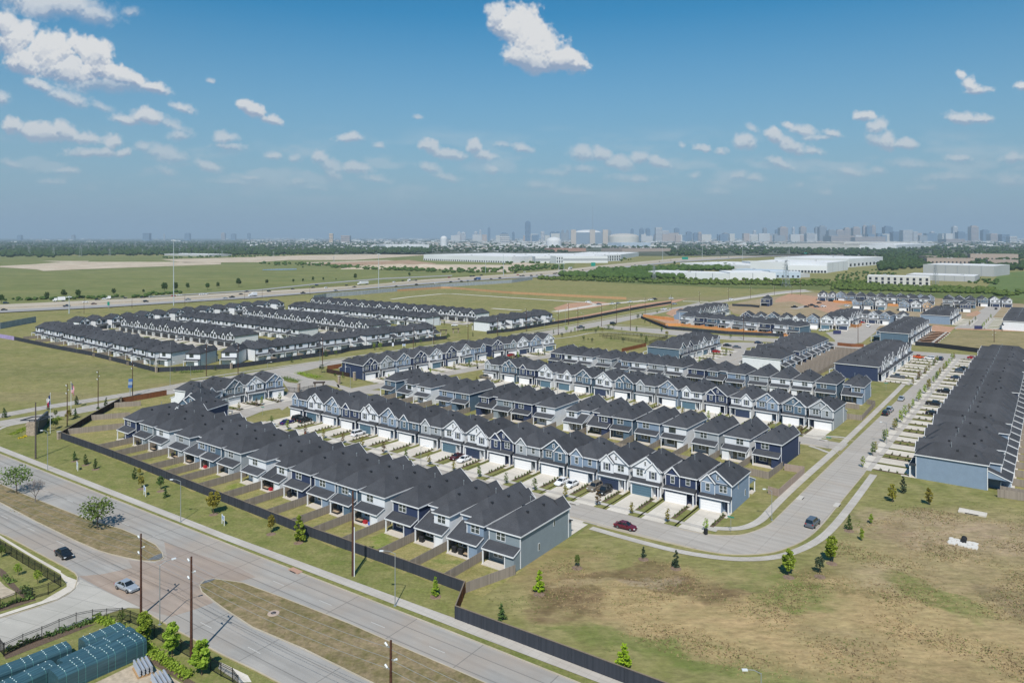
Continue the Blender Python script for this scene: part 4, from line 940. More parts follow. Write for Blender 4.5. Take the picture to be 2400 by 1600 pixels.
# stone pillars
STONE = plain('stone_block', (.33, .27, .21), .9, var=.35, scale=2.2)
def pillar(label, px, py, h=2.6, w=.8):
    p = G(px, py); t = thing('stone_pillar', label, 'pillar', (p.x, p.y, 0), R(-30))
    m = MB(); m.box(-w / 2, -w / 2, 0, w / 2, w / 2, h, STONE); link('shaft', m.mesh('shaft'), t)
    m = MB(); m.box(-w * .62, -w * .62, h + .002, w * .62, w * .62, h + .22, plain('cap_stone', (.42, .39, .34), .8)); link('cap', m.mesh('cap'), t)
for lb, px, py, h_ in (('small stone pillar at the boulevard corner of the charcoal fence', 138, 1029, 2.2), ('stone pillar at the bend of the charcoal fence by the field', *S('1', 2052, 1080), 2.6),
                   ('stone pillar between the two charcoal fences by the road', *S('2', 908, 1032), 2.6), ('stone pillar at the brown fence corner by the collector road', 281, 946, 2.4),
                   ('stone pillar of the entrance gate beside the navy house', *S('3', 395, 1185), 3.4), ('stone pillar of the entrance gate nearer the road', *S('3', 195, 1230), 3.2),
                   ('stone gate pillar behind the light blue corner roof', *S('2', 1795, 1330), 3.2), ('stone pillar at the dark fence corner by the fork', *S('4', 357, 615), 2.4)): pillar(lb, px, py, h_)
# black picket fences round the near yard
def picket(label, pts, h=1.9, step=2.5, group='black picket fences'):
    a0 = pts[0]; f = thing('picket_fence', label, 'fence', (a0.x, a0.y, 0), 0, None)
    for a, b in zip(pts[:-1], pts[1:]):
        L = (b - a).length; rz = math.atan2(b.y - a.y, b.x - a.x); n = max(1, round(L / step))
        m = MB()
        for z in (h - .05, h - .3, .2): m.bar((0, 0, z), (L, 0, z), .05, .05, BSTEEL)
        o = link('rail', m.mesh('rail'), f, (a.x - a0.x, a.y - a0.y, 0), rz)
        m = MB()
        k = .0
        while k < L: m.box(k, -.012, .1, k + .024, .012, h - .02, BSTEEL, False); k += .16
        link('picket_row', m.mesh('picket_row'), o)
        m = MB(); m.box(-.04, -.04, 0, .04, .04, h + .08, BSTEEL); pm = m.mesh('post')
        for k in range(n + 1): link('post', pm, o, (k * L / n, 0, 0))
picket('black picket fence beside the dark sedan, turning at the corner walk', GP(SP('e', -300, -20, 0, 170, 640, 560, 505, 640, 170, 735, 0, 800, -200, 850)))
picket('black picket fence along the side road above the teal bundles', GP(SP('e', 0, 1240, 40, 1290)) + GP(SP('e', 45, 1285, 240, 1190, 440, 1110, 620, 1030, 800, 960, 970, 925, 1120, 915, 1280, 905)))
picket('black picket fence behind the three bright trees', GP(SP('e', 1285, 905, 1450, 970, 1620, 1090, 1900, 1250, 2320, 1500, 2440, 1560, 2500, 1640)))
picket('tall black fence round the small park lawn', GP(SP('7', 1150, 830, 1500, 815, 2040, 860, 1800, 930, 1400, 870, 1190, 850)), 1.8)
picket('black entrance gate and railing between the stone pillars', GP(SP('2', 1600, 1330, 1800, 1350, 1980, 1310)), 2.0)

# ================================================================== VEHICLES
TYRE = plain('tyre_rubber', (.018, .018, .019), .85); RIM = plain('wheel_rim', (.35, .36, .37), .35, .8)
CGL = plain('car_glass', (.012, .016, .02), .06, 0, .9); HEADL = plain('headlight_lens', (.75, .77, .78), .15); TAILL = plain('tail_light_lens', (.35, .02, .015), .3)
CARC = {'black': (.012, .013, .016), 'dark blue': (.015, .022, .07), 'silver': (.42, .46, .50), 'white': (.78, .79, .80), 'red': (.36, .012, .012), 'maroon': (.11, .010, .022),
        'dark red': (.07, .012, .016), 'gray': (.14, .16, .19), 'tan': (.26, .22, .17), 'orange': (.60, .09, .015), 'navy': (.02, .035, .07), 'violet blue': (.02, .012, .11)}
for k, v in CARC.items(): plain('paint_' + k, v, .22, .35 if k in ('silver', 'gray', 'tan') else 0., .6)
SHAPES = {  # length, width, height, stations (x, belt z, halfwidth share), cabin (base x0,x1, top x0,x1)
    'sedan': (4.7, 1.82, 1.44, [(-2.35, .62, .80), (-2.2, .88, .93), (-1.4, .96, 1), (0, .95, 1), (1.1, .92, 1), (1.9, .80, .95), (2.25, .66, .85), (2.35, .5, .74)], (-1.75, 1.05, -1.0, .25)),
    'suv': (4.75, 1.92, 1.75, [(-2.37, .70, .86), (-2.3, 1.02, .96), (-1.4, 1.08, 1), (0, 1.06, 1), (1.1, 1.04, 1), (1.95, .96, .97), (2.28, .82, .88), (2.37, .6, .78)], (-2.25, 1.15, -2.0, .45)),
    'pickup': (5.7, 2.0, 1.85, [(-2.85, .95, .95), (-2.8, 1.08, .97), (-.9, 1.08, .97), (-.8, 1.10, 1), (.9, 1.10, 1), (1.6, 1.08, 1), (2.6, .98, .95), (2.85, .7, .84)], (-.85, 1.45, -.65, .75))}
def car_parts(kind, col):
    L, Wd, Ht, st, cab = SHAPES[kind]; pm = MATS['paint_' + col]; hw = Wd / 2
    b = MB(); rings = []
    for x, zt, s in st:
        w_ = hw * s; rings.append([(x, -w_ * .9, .26), (x, -w_, .55), (x, -w_ * .97, zt - .08), (x, -w_ * .86, zt), (x, w_ * .86, zt), (x, w_ * .97, zt - .08), (x, w_, .55), (x, w_ * .9, .26)])
    for r0, r1 in zip(rings[:-1], rings[1:]):
        for i in range(8):
            j = (i + 1) % 8; b.face([r0[i], r0[j], r1[j], r1[i]], pm)
    b.face(rings[0][::-1], pm); b.face(rings[-1], pm)
    x0, x1, t0, t1 = cab; zb = .93 if kind == 'sedan' else 1.04; wb = hw * .86; wt = hw * .68; zt = Ht - .06
    b.box(t0 - .03, -wt - .01, zt, t1 + .05, wt + .01, Ht, pm)
    for sx, tx in ((x0, t0), (x1, t1)):
        for s in (-1, 1): b.bar((sx, s * wb, zb), (tx, s * wt, zt), .07, .07, pm)
    for s in (-1, 1): b.bar(((x0 + x1) / 2 - .1, s * wb, zb), ((t0 + t1) / 2 - .1, s * wt, zt), .08, .03, pm)
    if kind == 'pickup': b.box(-2.7, -hw * .8, 1.085, -1.0, hw * .8, 1.10, MATS['tyre_rubber'])
    for s in (-1, 1): b.box(.55 if kind != 'suv' else .8, s * hw - .02 - .12 * (s < 0), .98, .75 if kind != 'suv' else 1.0, s * hw + .02 + .12 * (s > 0), 1.12, pm)
    g = MB(); q0 = [(x0, -wb, zb - .03), (x1, -wb, zb - .03), (x1, wb, zb - .03), (x0, wb, zb - .03)]; q1 = [(t0, -wt, zt), (t1, -wt, zt), (t1, wt, zt), (t0, wt, zt)]
    for i in range(4): j = (i + 1) % 4; g.face([q0[i], q0[j], q1[j], q1[i]], CGL)
    whs = []; rw = .34 if kind == 'sedan' else .39
    for x in (-L * .3, L * .3):
        for s in (-1, 1):
            w1 = MB(); w1.tube((x, s * (hw - .2), rw), (x, s * (hw + .02), rw), rw, rw, TYRE, 14)
            w2 = MB(); w2.tube((x, s * (hw + .021), rw), (x, s * (hw + .035), rw), rw * .62, rw * .55, RIM, 10); whs.append((w1, w2))
    lt = []
    zl = st[-2][1] - .1
    for s in (-1, 1):
        a = MB(); a.box(st[-2][0] - .12, s * hw * .72 - .2, zl - .07, st[-1][0] - .02, s * hw * .72 + .14, zl + .09, HEADL); lt.append(('headlight', a))
        a = MB(); a.box(st[0][0] - .02, s * hw * .74 - .17, st[1][1] - .24, st[1][0], s * hw * .74 + .14, st[1][1] - .05, TAILL); lt.append(('tail_light', a))
    return b, g, whs, lt
CARS = {}
def car(kind, col, px, py, ang, label, cat=None, small=False, group=None, name=None, z=0.08):
    """ang: heading in radians on plan"""
    k = (kind, col, small)
    if k not in CARS:
        b, g, wh, lt = car_parts(kind, col)
        if small:
            for m in [g] + [w_[0] for w_ in wh]:
                n = len(b.v); b.v += m.v
                for f, mi in zip(m.f, m.m): b.f.append(tuple(i + n for i in f)); b.m.append(b.mi(m.mats[mi]))
            CARS[k] = b.mesh('car')
        else: CARS[k] = (b.mesh('body'), g.mesh('windows'), [(a.mesh('wheel'), c.mesh('rim')) for a, c in wh], [(n, m.mesh(n)) for n, m in lt])
    p = G(px, py); nm = name or ('parked_car' if not small else 'car')
    if small:
        o = link(nm, CARS[k], None, (p.x, p.y, z), ang); tag(o, label, cat or ('car' if kind != 'pickup' else 'pickup truck'), group); return o
    t = thing(nm, label, cat or {'sedan': 'car', 'suv': 'suv', 'pickup': 'pickup truck'}[kind], (p.x, p.y, z), ang, group)
    b, g, wh, lt = CARS[k]; link('body', b, t); link('windows', g, t)
    for a, c in wh: link('rim', c, link('wheel', a, t))
    for n, m in lt: link(n, m, t)
    return t
AE = math.atan2(-.607, .795)    # heading along the boulevard, towards the right edge
AN = math.atan2(.795, .607)     # heading along the wide street, away
car('sedan', 'black', 150, 1304, AE, 'black sedan driving past the black picket fence on the boulevard')
car('sedan', 'silver', 297, 1381, AE + .12, 'silver sedan crossing the tan paved median opening')
car('sedan', 'maroon', 1466, 1239, AE + .08, 'shiny maroon sedan driving past the slate end house')
car('suv', 'gray', 1905, 1231, AN - .05, 'gray suv seen from behind on the street bend at the basin')
car('suv', 'black', 2076.5, 972, AN, 'black suv parked by the kerb, nearer of two on the wide street', small=False)
car('suv', 'silver', 2085.5, 964, AN, 'silver suv parked just ahead of the black one on the wide street')
car('sedan', 'silver', 2112.5, 938, AN + PI, 'pale silver sedan driving down the wide street')
car('pickup', 'gray', 2104, 885.5, AE + PI, 'gray pickup on a drive before the navy end house')
car('pickup', 'orange', 2153, 839.5, AE + PI, 'orange red pickup on a drive near the estate gate')
car('suv', 'white', 2178, 842, AE + PI, 'white suv beside the orange pickup')
car('suv', 'navy', 2205.6, 843.5, AN, 'navy suv waiting at the gate end of the wide street')
car('sedan', 'red', 2280, 841, AE, 'bright red car half hidden behind the long roofline')
for i, (x, y, k, c) in enumerate(((2217, 921, 'pickup', 'black'), (2191, 950, 'pickup', 'black'), (2188, 972, 'sedan', 'black'), (2243, 888, 'sedan', 'navy'), (2252, 873.5, 'suv', 'gray'), (2260, 866.5, 'sedan', 'black'))):
    car(k, c, x, y, AE, ['black pickup beside the middle of the long roofline', 'black pickup, nearer one beside the long roofline', 'black sedan closest to the basin on the long row drives', 'navy sedan alone on a long row drive', 'gray suv paired with a black car on the long row drives', 'black car paired with the gray suv by the long roofline'][i])
car('suv', 'white', 840, 1020, AN, 'white suv on a drive before the teal garage', small=False)
car('sedan', 'dark red', 1071, 1075, AN + PI, 'dark red car parked beside a white sedan before the navy garage')
car('sedan', 'white', 1088, 1081, AN + PI, 'white sedan parked beside the dark red car')
car('sedan', 'violet blue', 672.7, 993, AN, 'violet blue hatchback on the drive nearest the gate')
car('suv', 'black', 700, 984, AN, 'black suv behind the violet blue hatchback, farther of two'); car('suv', 'black', 715, 989, AN, 'black suv behind the violet blue hatchback, nearer of two')
car('sedan', 'white', 1317, 1134, AN + PI, 'white car with dark windows, farther of two before the two-tone garage'); car('sedan', 'white', 1339.5, 1140, AN + PI, 'white sedan, nearer of two before the two-tone garage')
car('suv', 'tan', 1394, 1147, AN + PI, 'tan suv parked before the navy garage near the street end'); car('suv', 'black', 1417, 1156, AN + PI, 'black suv beside the tan one')
car('pickup', 'tan', 1138, 887, AE, 'tan pickup before the first light gray garage in the middle row'); car('sedan', 'red', 1198, 834.5, AN, 'red car on the last drive before the small park'); car('sedan', 'black', 1215, 837, AN, 'black car beside the red car by the small park')
car('sedan', 'black', 1705, 811.5, R(-20), 'black car in the turning circle behind the small park'); car('sedan', 'gray', 1727, 815.5, R(-15), 'gray car in the turning circle, second along'); car('sedan', 'navy', 1778, 805, R(-10), 'dark car half hidden at the far rim of the turning circle')
car('sedan', 'red', 1677, 826, AE + PI, 'bright red car on a drive by the turning circle')
S2_ = [('suv', 'white', 421, 797.5, AN, 'white suv before the dark garages of the white estate'), ('sedan', 'white', 1065.6, 764, R(10), 'white car turning at the white estate gate'),
       ('sedan', 'white', 1927.5, 776, R(10), 'white car beside the dirt in the new street'), ('suv', 'white', 2035.4, 766, AN, 'white suv driving up the new street'), ('sedan', 'red', 2018.4, 757, AE, 'red car on a drive at the head of the new street'),
       ('suv', 'white', 1985.7, 718, 0, 'white van beside the earth mound'), ('pickup', 'black', 1862, 721, .2, 'black pickup alone by the new roofs'), ('sedan', 'black', 1890, 720, .3, 'black car at the tail of the parked cluster on the dirt'),
       ('pickup', 'black', 1902, 717, .2, 'black pickup in the thick of the parked cluster'), ('suv', 'gray', 1914, 720.5, .1, 'gray suv in front of the parked cluster'), ('suv', 'white', 1930, 719.5, .1, 'white suv at the head of the parked cluster'),
       ('sedan', 'black', 1920, 711, .3, 'black car on the dirt street behind the cluster'), ('suv', 'navy', 1947, 705, .3, 'navy suv farthest up the dirt street'), ('sedan', 'black', 2334.4, 725, AN, 'black car at the far end of the far street'),
       ('pickup', 'white', 1378.5, 709, .1, 'white pickup on the new street in the empty field'), ('sedan', 'gray', 1404, 714, .1, 'gray car by the corner of the new street'), ('pickup', 'white', 1435, 713.5, .4, 'white pickup first in the contractors line'),
       ('sedan', 'silver', 1449, 712, .4, 'silver car second in the contractors line'), ('pickup', 'white', 1477, 709, .4, 'white pickup third in the contractors line'), ('pickup', 'white', 1525, 704, .2, 'white pickup by the building materials'),
       ('suv', 'black', 1535, 702.5, .2, 'black suv by the building materials'), ('suv', 'white', 1573, 701, .2, 'white van farthest from the contractors line'), ('suv', 'silver', 1581, 714, .2, 'silver suv below the building materials'),
       ('pickup', 'white', 1556, 726.5, .5, 'white flatbed truck on the collector road'), ('suv', 'white', 1714, 703, .2, 'white van on the dirt above the stepped gables'), ('pickup', 'gray', 1361, 769, .5, 'gray pickup waiting at the collector junction'),
       ('suv', 'black', 1437, 760, .5, 'black suv turning at the fork'), ('suv', 'silver', 1893, 776, .5, 'silver suv beside the new white houses')]
for k, c, x, y, a, lb in S2_: car(k, c, x, y, a, lb, small=True, name='parked_car')
# highway traffic
HW = [('g', 55, 205, 'n'), ('g', 38, 267, 'b'), ('g', 612, 232, 'n'), ('g', 863, 212, 'd'), ('g', 895, 172, 'b'), ('g', 960, 166, 'w'), ('g', 1340, 190, 'b'), ('g', 1310, 152, 'b'), ('g', 1395, 147, 's'), ('g', 1595, 138, 'r'), ('g', 1645, 132, 'w'),
      ('g', 1725, 172, 's'), ('g', 1850, 125, 'w'), ('g', 1890, 121, 'w'), ('g', 2070, 158, 's'), ('g', 2132, 150, 'b'), ('g', 2215, 122, 'b'), ('g', 2270, 97, 'n'), ('g', 785, 196, 'w'),
      ('l', 120, 722, 'b'), ('l', 337, 700, 'b'), ('l', 432, 738, 'b'), ('l', 525, 688, 'b'), ('l', 558, 666, 'n'), ('l', 643, 688, 'w'), ('l', 733, 716, 's'), ('l', 833, 667, 'b'), ('l', 905, 684, 'b'), ('l', 1290, 677, 'b'), ('l', 1270, 636, 'w'),
      ('l', 1350, 624, 'b'), ('l', 1475, 660, 'b'), ('l', 1655, 648, 'w'), ('l', 1775, 594, 'r'), ('l', 1790, 634, 'b'), ('l', 1865, 610, 'b'), ('l', 1888, 629, 'b'), ('l', 1945, 624, 's'), ('l', 2070, 574, 'b'), ('l', 2160, 606, 'b'), ('l', 2240, 598, 'b'),
      ('l', 1975, 583, 'b'), ('l', 2000, 580, 'b'), ('m', 28, 552, 'b'), ('m', 80, 580, 'b'), ('m', 105, 577, 'b'), ('m', 178, 577, 'b'), ('m', 230, 573, 's'), ('m', 270, 566, 'b'), ('m', 390, 558, 'b'), ('m', 410, 554, 'b'), ('m', 118, 541, 'w'), ('m', 55, 568, 'r'),
      ('m', 650, 525, 'b'), ('m', 880, 500, 'b'), ('m', 945, 492, 'w'), ('m', 1130, 476, 'b'), ('m', 1355, 446, 'b'), ('m', 1460, 434, 'b'), ('m', 1690, 412, 'w'), ('m', 1915, 398, 'b'), ('m', 1990, 405, 'b')]
pts = sorted([(S(z, x, y), c) for z, x, y, c in HW], key=lambda v: v[0][0])
CN = {'b': 'black', 'n': 'navy', 'd': 'dark red', 'w': 'white', 's': 'silver', 'r': 'red'}; cnt = {}
hb = GP(HB)
for (px, py), c in pts:
    p = G(px, py); j = min(range(len(HB) - 1), key=lambda i: abs((HB[i][0] + HB[i + 1][0]) / 2 - px)); d = hb[j + 1] - hb[j]
    k = random.choice(['sedan', 'suv', 'sedan', 'pickup']); cnt[c] = cnt.get(c, -1) + 1
    car(k, CN[c], px, py + .8, math.atan2(d.y, d.x), '%s vehicle on the highway, %s of its colour from the west' % (CN[c], ordi(cnt[c]) if cnt[c] < 24 else '%dth' % (cnt[c] + 1)), 'vehicle', True, 'traffic on the highway', z=.68)
def truck(px, py, label, L=16, box=(.75, .76, .78), flat=False, cab='paint_white'):
    p = G(px, py); j = min(range(len(HB) - 1), key=lambda i: abs((HB[i][0] + HB[i + 1][0]) / 2 - px)); d = hb[j + 1] - hb[j]
    t = thing('semi_truck', label, 'truck', (p.x, p.y, .68), math.atan2(d.y, d.x) + PI, 'trucks on the highway')
    m = MB(); c = MATS[cab]; m.box(L / 2 - 2.6, -1.2, .6, L / 2, 1.2, 3.0, c); m.box(L / 2, -1.1, .5, L / 2 + 1.1, 1.1, 1.7, c); m.box(L / 2 - .1, -1.0, 2.0, L / 2 + .03, 1.0, 2.8, CGL); link('cab', m.mesh('cab'), t)
    m = MB(); tm_ = plain('trailer_%d' % int(box[0] * 100), box, .5); m.box(-L / 2, -1.27, 1.0, L / 2 - 3, 1.27, 3.9 if not flat else 1.25, tm_); link('trailer', m.mesh('trailer'), t)
    for x in (-L / 2 + 1.2, -L / 2 + 2.5, L / 2 - 2.2, L / 2 - .1):
        m = MB(); m.tube((x, -1.25, .5), (x, 1.25, .5), .5, .5, TYRE, 10); link('wheel', m.mesh('wheel'), t)
truck(*S('l', 985, 658), 'white semi truck with long white trailer on the highway'); truck(*S('g', 1080, 164), 'white truck pulling an empty flatbed trailer', 17, (.2, .2, .2), True)
truck(*S('g', 548, 186), 'white box truck on the near west highway', 9); truck(*S('l', 1440, 625), 'white semi truck with empty trailer beyond the semi', 17, (.25, .25, .25), True); truck(*S('l', 2035, 616), 'blue bodied truck on the highway by the sound wall', 11, (.10, .16, .30), False, 'paint_navy')
truck(*S('m', 535, 516), 'silver trailer truck near the green highway sign', 15, (.5, .53, .55)); truck(*S('g', 2325, 140), 'white concrete truck on the highway above the white roofs', 8)

# ================================================================== TREES AND SHRUBS
BARK = plain('bark', (.11, .08, .055), .9, var=.25, scale=6)
LEAF = {'mid': leafmat('leaf_mid', (.09, .14, .028), (.19, .26, .06), .35), 'lime': leafmat('leaf_lime', (.22, .32, .015), (.42, .52, .04), .4), 'dark': leafmat('leaf_dark', (.05, .095, .022), (.11, .17, .045)),
        'olive': leafmat('leaf_olive', (.22, .205, .03), (.42, .37, .07), .4), 'bright': leafmat('leaf_bright', (.21, .32, .028), (.40, .50, .07), .4), 'rust': leafmat('leaf_rust', (.13, .075, .03), (.20, .14, .05)), 'blue': leafmat('leaf_blue', (.04, .065, .035), (.08, .11, .06))}
def tree_protos(h, r, base, shape, mat, n, leaf, seed, limbs=6, clumps=16):
    rs = np.random.RandomState(seed); rnd = random.Random(seed); m = MB()
    lean = Vector((rnd.uniform(-.05, .05) * h, rnd.uniform(-.05, .05) * h, 0)); tr = max(.035, h * .018)
    mid_ = Vector((lean.x * .4, lean.y * .4, h * .5)); top = Vector((lean.x, lean.y, h * .9))
    m.tube((0, 0, 0), mid_, tr, tr * .7, BARK, 6, False); m.tube(mid_, top, tr * .7, tr * .2, BARK, 5, False)
    cs = []; ends = []
    for k in range(clumps):
        f = (k + .5) / clumps; z = base + (h - base) * (f if shape != 'round' else .15 + .8 * f)
        u = (z - base) / (h - base)
        if shape == 'cone': rad = r * (1.05 - u) ** .8 * (1 if u > .08 else .7)
        elif shape == 'column': rad = r * (math.sin(PI * min(1, u * .85 + .12))) ** .6
        else: rad = r * math.sqrt(max(.05, 1 - (u * 1.8 - .85) ** 2))
        a = k * 2.4 + rnd.uniform(-.5, .5); rr_ = rad * rnd.uniform(.35, .85)
        c = Vector((math.cos(a) * rr_ + lean.x * u, math.sin(a) * rr_ + lean.y * u, z + rnd.uniform(-.05, .05) * h)); ends.append(c)
        cr = max(rad * .42, r * .16) * rnd.uniform(.75, 1.2)
        pts_ = rs.normal(0, 1, (int(n / clumps * (rad / r + .35) / 1.1), 3)); pts_ /= np.linalg.norm(pts_, axis=1)[:, None]
        pts_ *= cr * rs.uniform(.35, 1.1, (len(pts_), 1)) ** .5; pts_[:, 2] *= .8; cs.append(pts_ + np.array(c))
    for c in ends[::max(1, clumps // limbs)]:
        z0 = max(base * .8, c.z - r * .7); f = min(1, z0 / (h * .9)); s = Vector((lean.x * f, lean.y * f, z0)); m.tube(s, c, tr * .4, tr * .12, BARK, 4, False)
    return m.mesh('trunk'), leafcloud(cs, leaf, rs, LEAF[mat])
TP = {}
def tree(kind, px=None, py=None, h=5., label='', xy=None, group=None, mat='mid', seed=0, name='young_tree', r=None, cat='tree', base=None, n=420, leaf=None):
    k = (kind, mat, seed % 3, n, base is None)
    if k not in TP:
        H0 = 5.; dims = {'cone': (1.45, .45), 'column': (1.15, 1.2), 'round': (1.7, 1.5), 'wide': (2.9, 1.9)}[kind]
        TP[k] = tree_protos(H0, dims[0], dims[1], 'round' if kind == 'wide' else kind, mat, n, leaf or (.21 if kind != 'wide' else .17), seed % 3 + len(kind) * 10 + 3, 9, 18 if kind != 'wide' else 34)
    p = Vector(xy) if xy else G(px, py)
    t = thing(name, label, cat, (p.x, p.y, 0), random.uniform(0, 6.28), group); s = h / 5.; t.scale = (s * (r or 1), s * (r or 1), s)
    a, b = TP[k]; link('trunk', a, t); link('crown', b, t); return t
def hz(py, dpx): return dpx * H / (py - HY)          # metres of a photo height standing at ground row py
def T(z, x, y, ytop, kind, mat, label, seed=0, r=None, **k):
    sx, sy = S(z, x, y); _, st = S(z, x, ytop); return tree(kind, sx, sy, hz(sy, sy - st), label, mat=mat, seed=seed, r=r, **k)
T('a', 685, 310, 222, 'cone', 'dark', 'dark conifer behind the first sale sign, nearest the corner pillar', 0); T('a', 785, 348, 248, 'cone', 'dark', 'dark conifer behind the first sale sign, middle of three', 1); T('a', 878, 385, 290, 'cone', 'dark', 'dark conifer behind the first sale sign, last of three', 2)
T('a', 1235, 478, 372, 'cone', 'dark', 'tall dark conifer above the second sale sign', 1); T('a', 1280, 445, 375, 'round', 'olive', 'olive bushy tree touching the dark conifer above the second sale sign', 0, .8); T('a', 1300, 560, 448, 'round', 'olive', 'bushy olive tree just over the second sale sign', 1, .8)
T('a', 1478, 575, 448, 'round', 'dark', 'rounded dark tree by the street lamp on the berm', 2, .8); T('a', 1520, 650, 550, 'cone', 'dark', 'dark conifer left of the street lamp on the berm', 0)
T('a', 1962, 800, 598, 'round', 'olive', 'large yellow green tree above the third sale sign', 1, .85, n=900); T('b', 138, 975, 808, 'round', 'olive', 'orange green tree right of the third sale sign', 2, .62, n=800); T('b', 400, 1055, 808, 'cone', 'bright', 'tall bright conifer casting a shadow on the charcoal fence', 1, 1., n=900)
T('b', 1650, 1552, 1375, 'cone', 'bright', 'bright green conifer near the fence return', 2, .9, n=900); T('p', 590, 515, 380, 'cone', 'dark', 'small dark conifer inside the fence by the basin', 0, 1.1); T('p', 887, 290, 120, 'cone', 'lime', 'lime green conifer below the slate end house', 1, 1.1, n=900)
T('p', 1185, 98, -5, 'round', 'mid', 'round green bush tree left of the brown patch', 0, .62); T('p', 1555, 890, 700, 'cone', 'lime', 'yellow lime conifer behind the lower charcoal fence', 2, 1.3, n=900); T('c', 1208, 1200, 1095, 'cone', 'blue', 'small gray green tree below the maroon car', 0); T('c', 1505, 1290, 1130, 'cone', 'blue', 'gray green tree in a mulch ring above the basin', 1)
T('d', 745, 945, 805, 'cone', 'dark', 'dark conifer beside the outer walk', 0, .9); T('d', 948, 890, 798, 'column', 'bright', 'small bright tree uphill of the dark conifer', 0); T('d', 860, 1045, 930, 'column', 'bright', 'slim bright tree downhill of the dark conifer', 1, .8)
T('d', 1145, 690, 530, 'column', 'olive', 'yellow green tree below the long row drives', 2, 1.1); T('d', 1240, 610, 450, 'cone', 'blue', 'gray green tree nearest the light blue end wall', 2, .8); T('d', 1478, 715, 560, 'column', 'olive', 'olive tree standing alone below the light blue wall', 0, 1.05)
T('d', 585, 1240, 1000, 'column', 'bright', 'tallest bright tree at the rim of the basin', 1, 1.1, n=900); T('d', 190, 1365, 1130, 'column', 'bright', 'bright tree with red brown mulch at the walk bend', 2, 1.0, n=900); T('d', 475, 1350, 1185, 'round', 'blue', 'gray green bushy tree between the two bright ones', 0, .75)
for k, (x, y) in enumerate((S('a', 685, 315), S('a', 785, 352), S('a', 1962, 805), S('b', 138, 985), S('b', 390, 1065), S('b', 1650, 1560), S('p', 887, 310), S('p', 1185, 102), S('c', 1208, 1215), S('c', 1505, 1300), S('d', 745, 955), S('d', 585, 1255), S('d', 190, 1380), S('d', 475, 1375), S('a', 878, 390), S('a', 1300, 570), S('a', 1478, 590))):
    p = G(x, y); m = MB(); m.tube((0, 0, -.05), (0, 0, .07), 1.15, .8, plain('mulch_ring', (.20, .14, .10), .95, var=.3, scale=4), 14); o = link('mulch_ring', m.mesh('mulch_ring'), None, (p.x, p.y, 0)); o['kind'] = 'structure'
T('a', 155, 612, 375, 'wide', 'mid', 'spreading crape myrtle at the west end of the median', 0, 1.0, n=620, name='median_tree'); T('a', 895, 932, 672, 'wide', 'mid', 'spreading crape myrtle with litter below near the median nose', 1, 1.1, n=680, name='median_tree')
# bare tree: limbs only
p = G(*S('a', 325, 692)); t = thing('bare_tree', 'leafless gray tree beside the crape myrtle on the median', 'tree', (p.x, p.y, 0)); m = MB(); GB = plain('gray_bark', (.20, .17, .155), .9); rb = random.Random(3)
def grow(m, a, d, L, r_, dep):
    b = a + d * L; m.tube(a, b, r_, r_ * .65, GB, 5, False)
    if dep == 0: return
    for k in range(3 if dep > 1 else 4):
        nd = (d + Vector((rb.uniform(-.7, .7), rb.uniform(-.7, .7), rb.uniform(-.1, .5)))).normalized(); grow(m, b, nd, L * rb.uniform(.6, .85), r_ * .6, dep - 1)
tm2 = MB(); tm2.tube((0, 0, 0), (0, 0, 1.3), .12, .1, GB, 6, False); link('trunk', tm2.mesh('trunk'), t)
for k in range(5):
    a = k * 1.256; grow(m, Vector((0, 0, 1.25)), Vector((math.cos(a) * .5, math.sin(a) * .5, .85)).normalized(), 1.35, .06, 4)
link('branches', m.mesh('branches'), t)
T('e', 1520, 1135, 825, 'column', 'bright', 'bright dense tree nearest the side road fence', 0, 1.15, n=1600); T('e', 1808, 1295, 925, 'column', 'bright', 'bright dense tree, middle of three inside the picket fence', 1, 1.0, n=1600); T('e', 2118, 1485, 1130, 'column', 'bright', 'bright dense tree beside the tall brown pole', 2, 1.2, n=1600)
T('e', 1272, 985, 805, 'round', 'mid', 'thin small tree inside the fence corner', 1, .6, n=260); T('e', 190, 445, 310, 'round', 'bright', 'thin yellow green tree in the walled lawn, farther one', 2, .8, n=300); T('e', 395, 530, 375, 'round', 'bright', 'thin yellow green tree in the walled lawn by the fence corner', 0, .85, n=300); T('e', 15, 250, 120, 'round', 'mid', 'green tree at the very edge of the walled lawn', 0, .9)
# entrance garden
for k, (x, y, yt, kd, mt, rr_, lb) in enumerate(((85, 770, 590, 'cone', 'dark', 1.1, 'dark conifer on the planted strip beyond the monument'), (890, 625, 480, 'cone', 'dark', .9, 'dark conifer behind the lone star flag'), (1400, 535, 370, 'cone', 'dark', 1.1, 'dark conifer right of the striped flag'),
        (1945, 560, 400, 'cone', 'dark', .9, 'dark conifer behind the brown fence top'), (1020, 760, 630, 'round', 'mid', .7, 'small round tree between the flags'), (1255, 820, 620, 'round', 'olive', .9, 'yellow green tree behind the striped flag pole'), (1385, 780, 600, 'cone', 'dark', 1., 'dark conifer beside the yellow green tree'),
        (1015, 970, 790, 'round', 'mid', .8, 'leafy tree shading the monument wall'), (845, 1110, 970, 'round', 'dark', .6, 'small dark tree before the monument wall'), (1800, 640, 570, 'round', 'dark', 1.2, 'low dark shrub at the foot of the third brown pole'))):
    T('0', x, y, yt, kd, mt, lb, k, rr_)
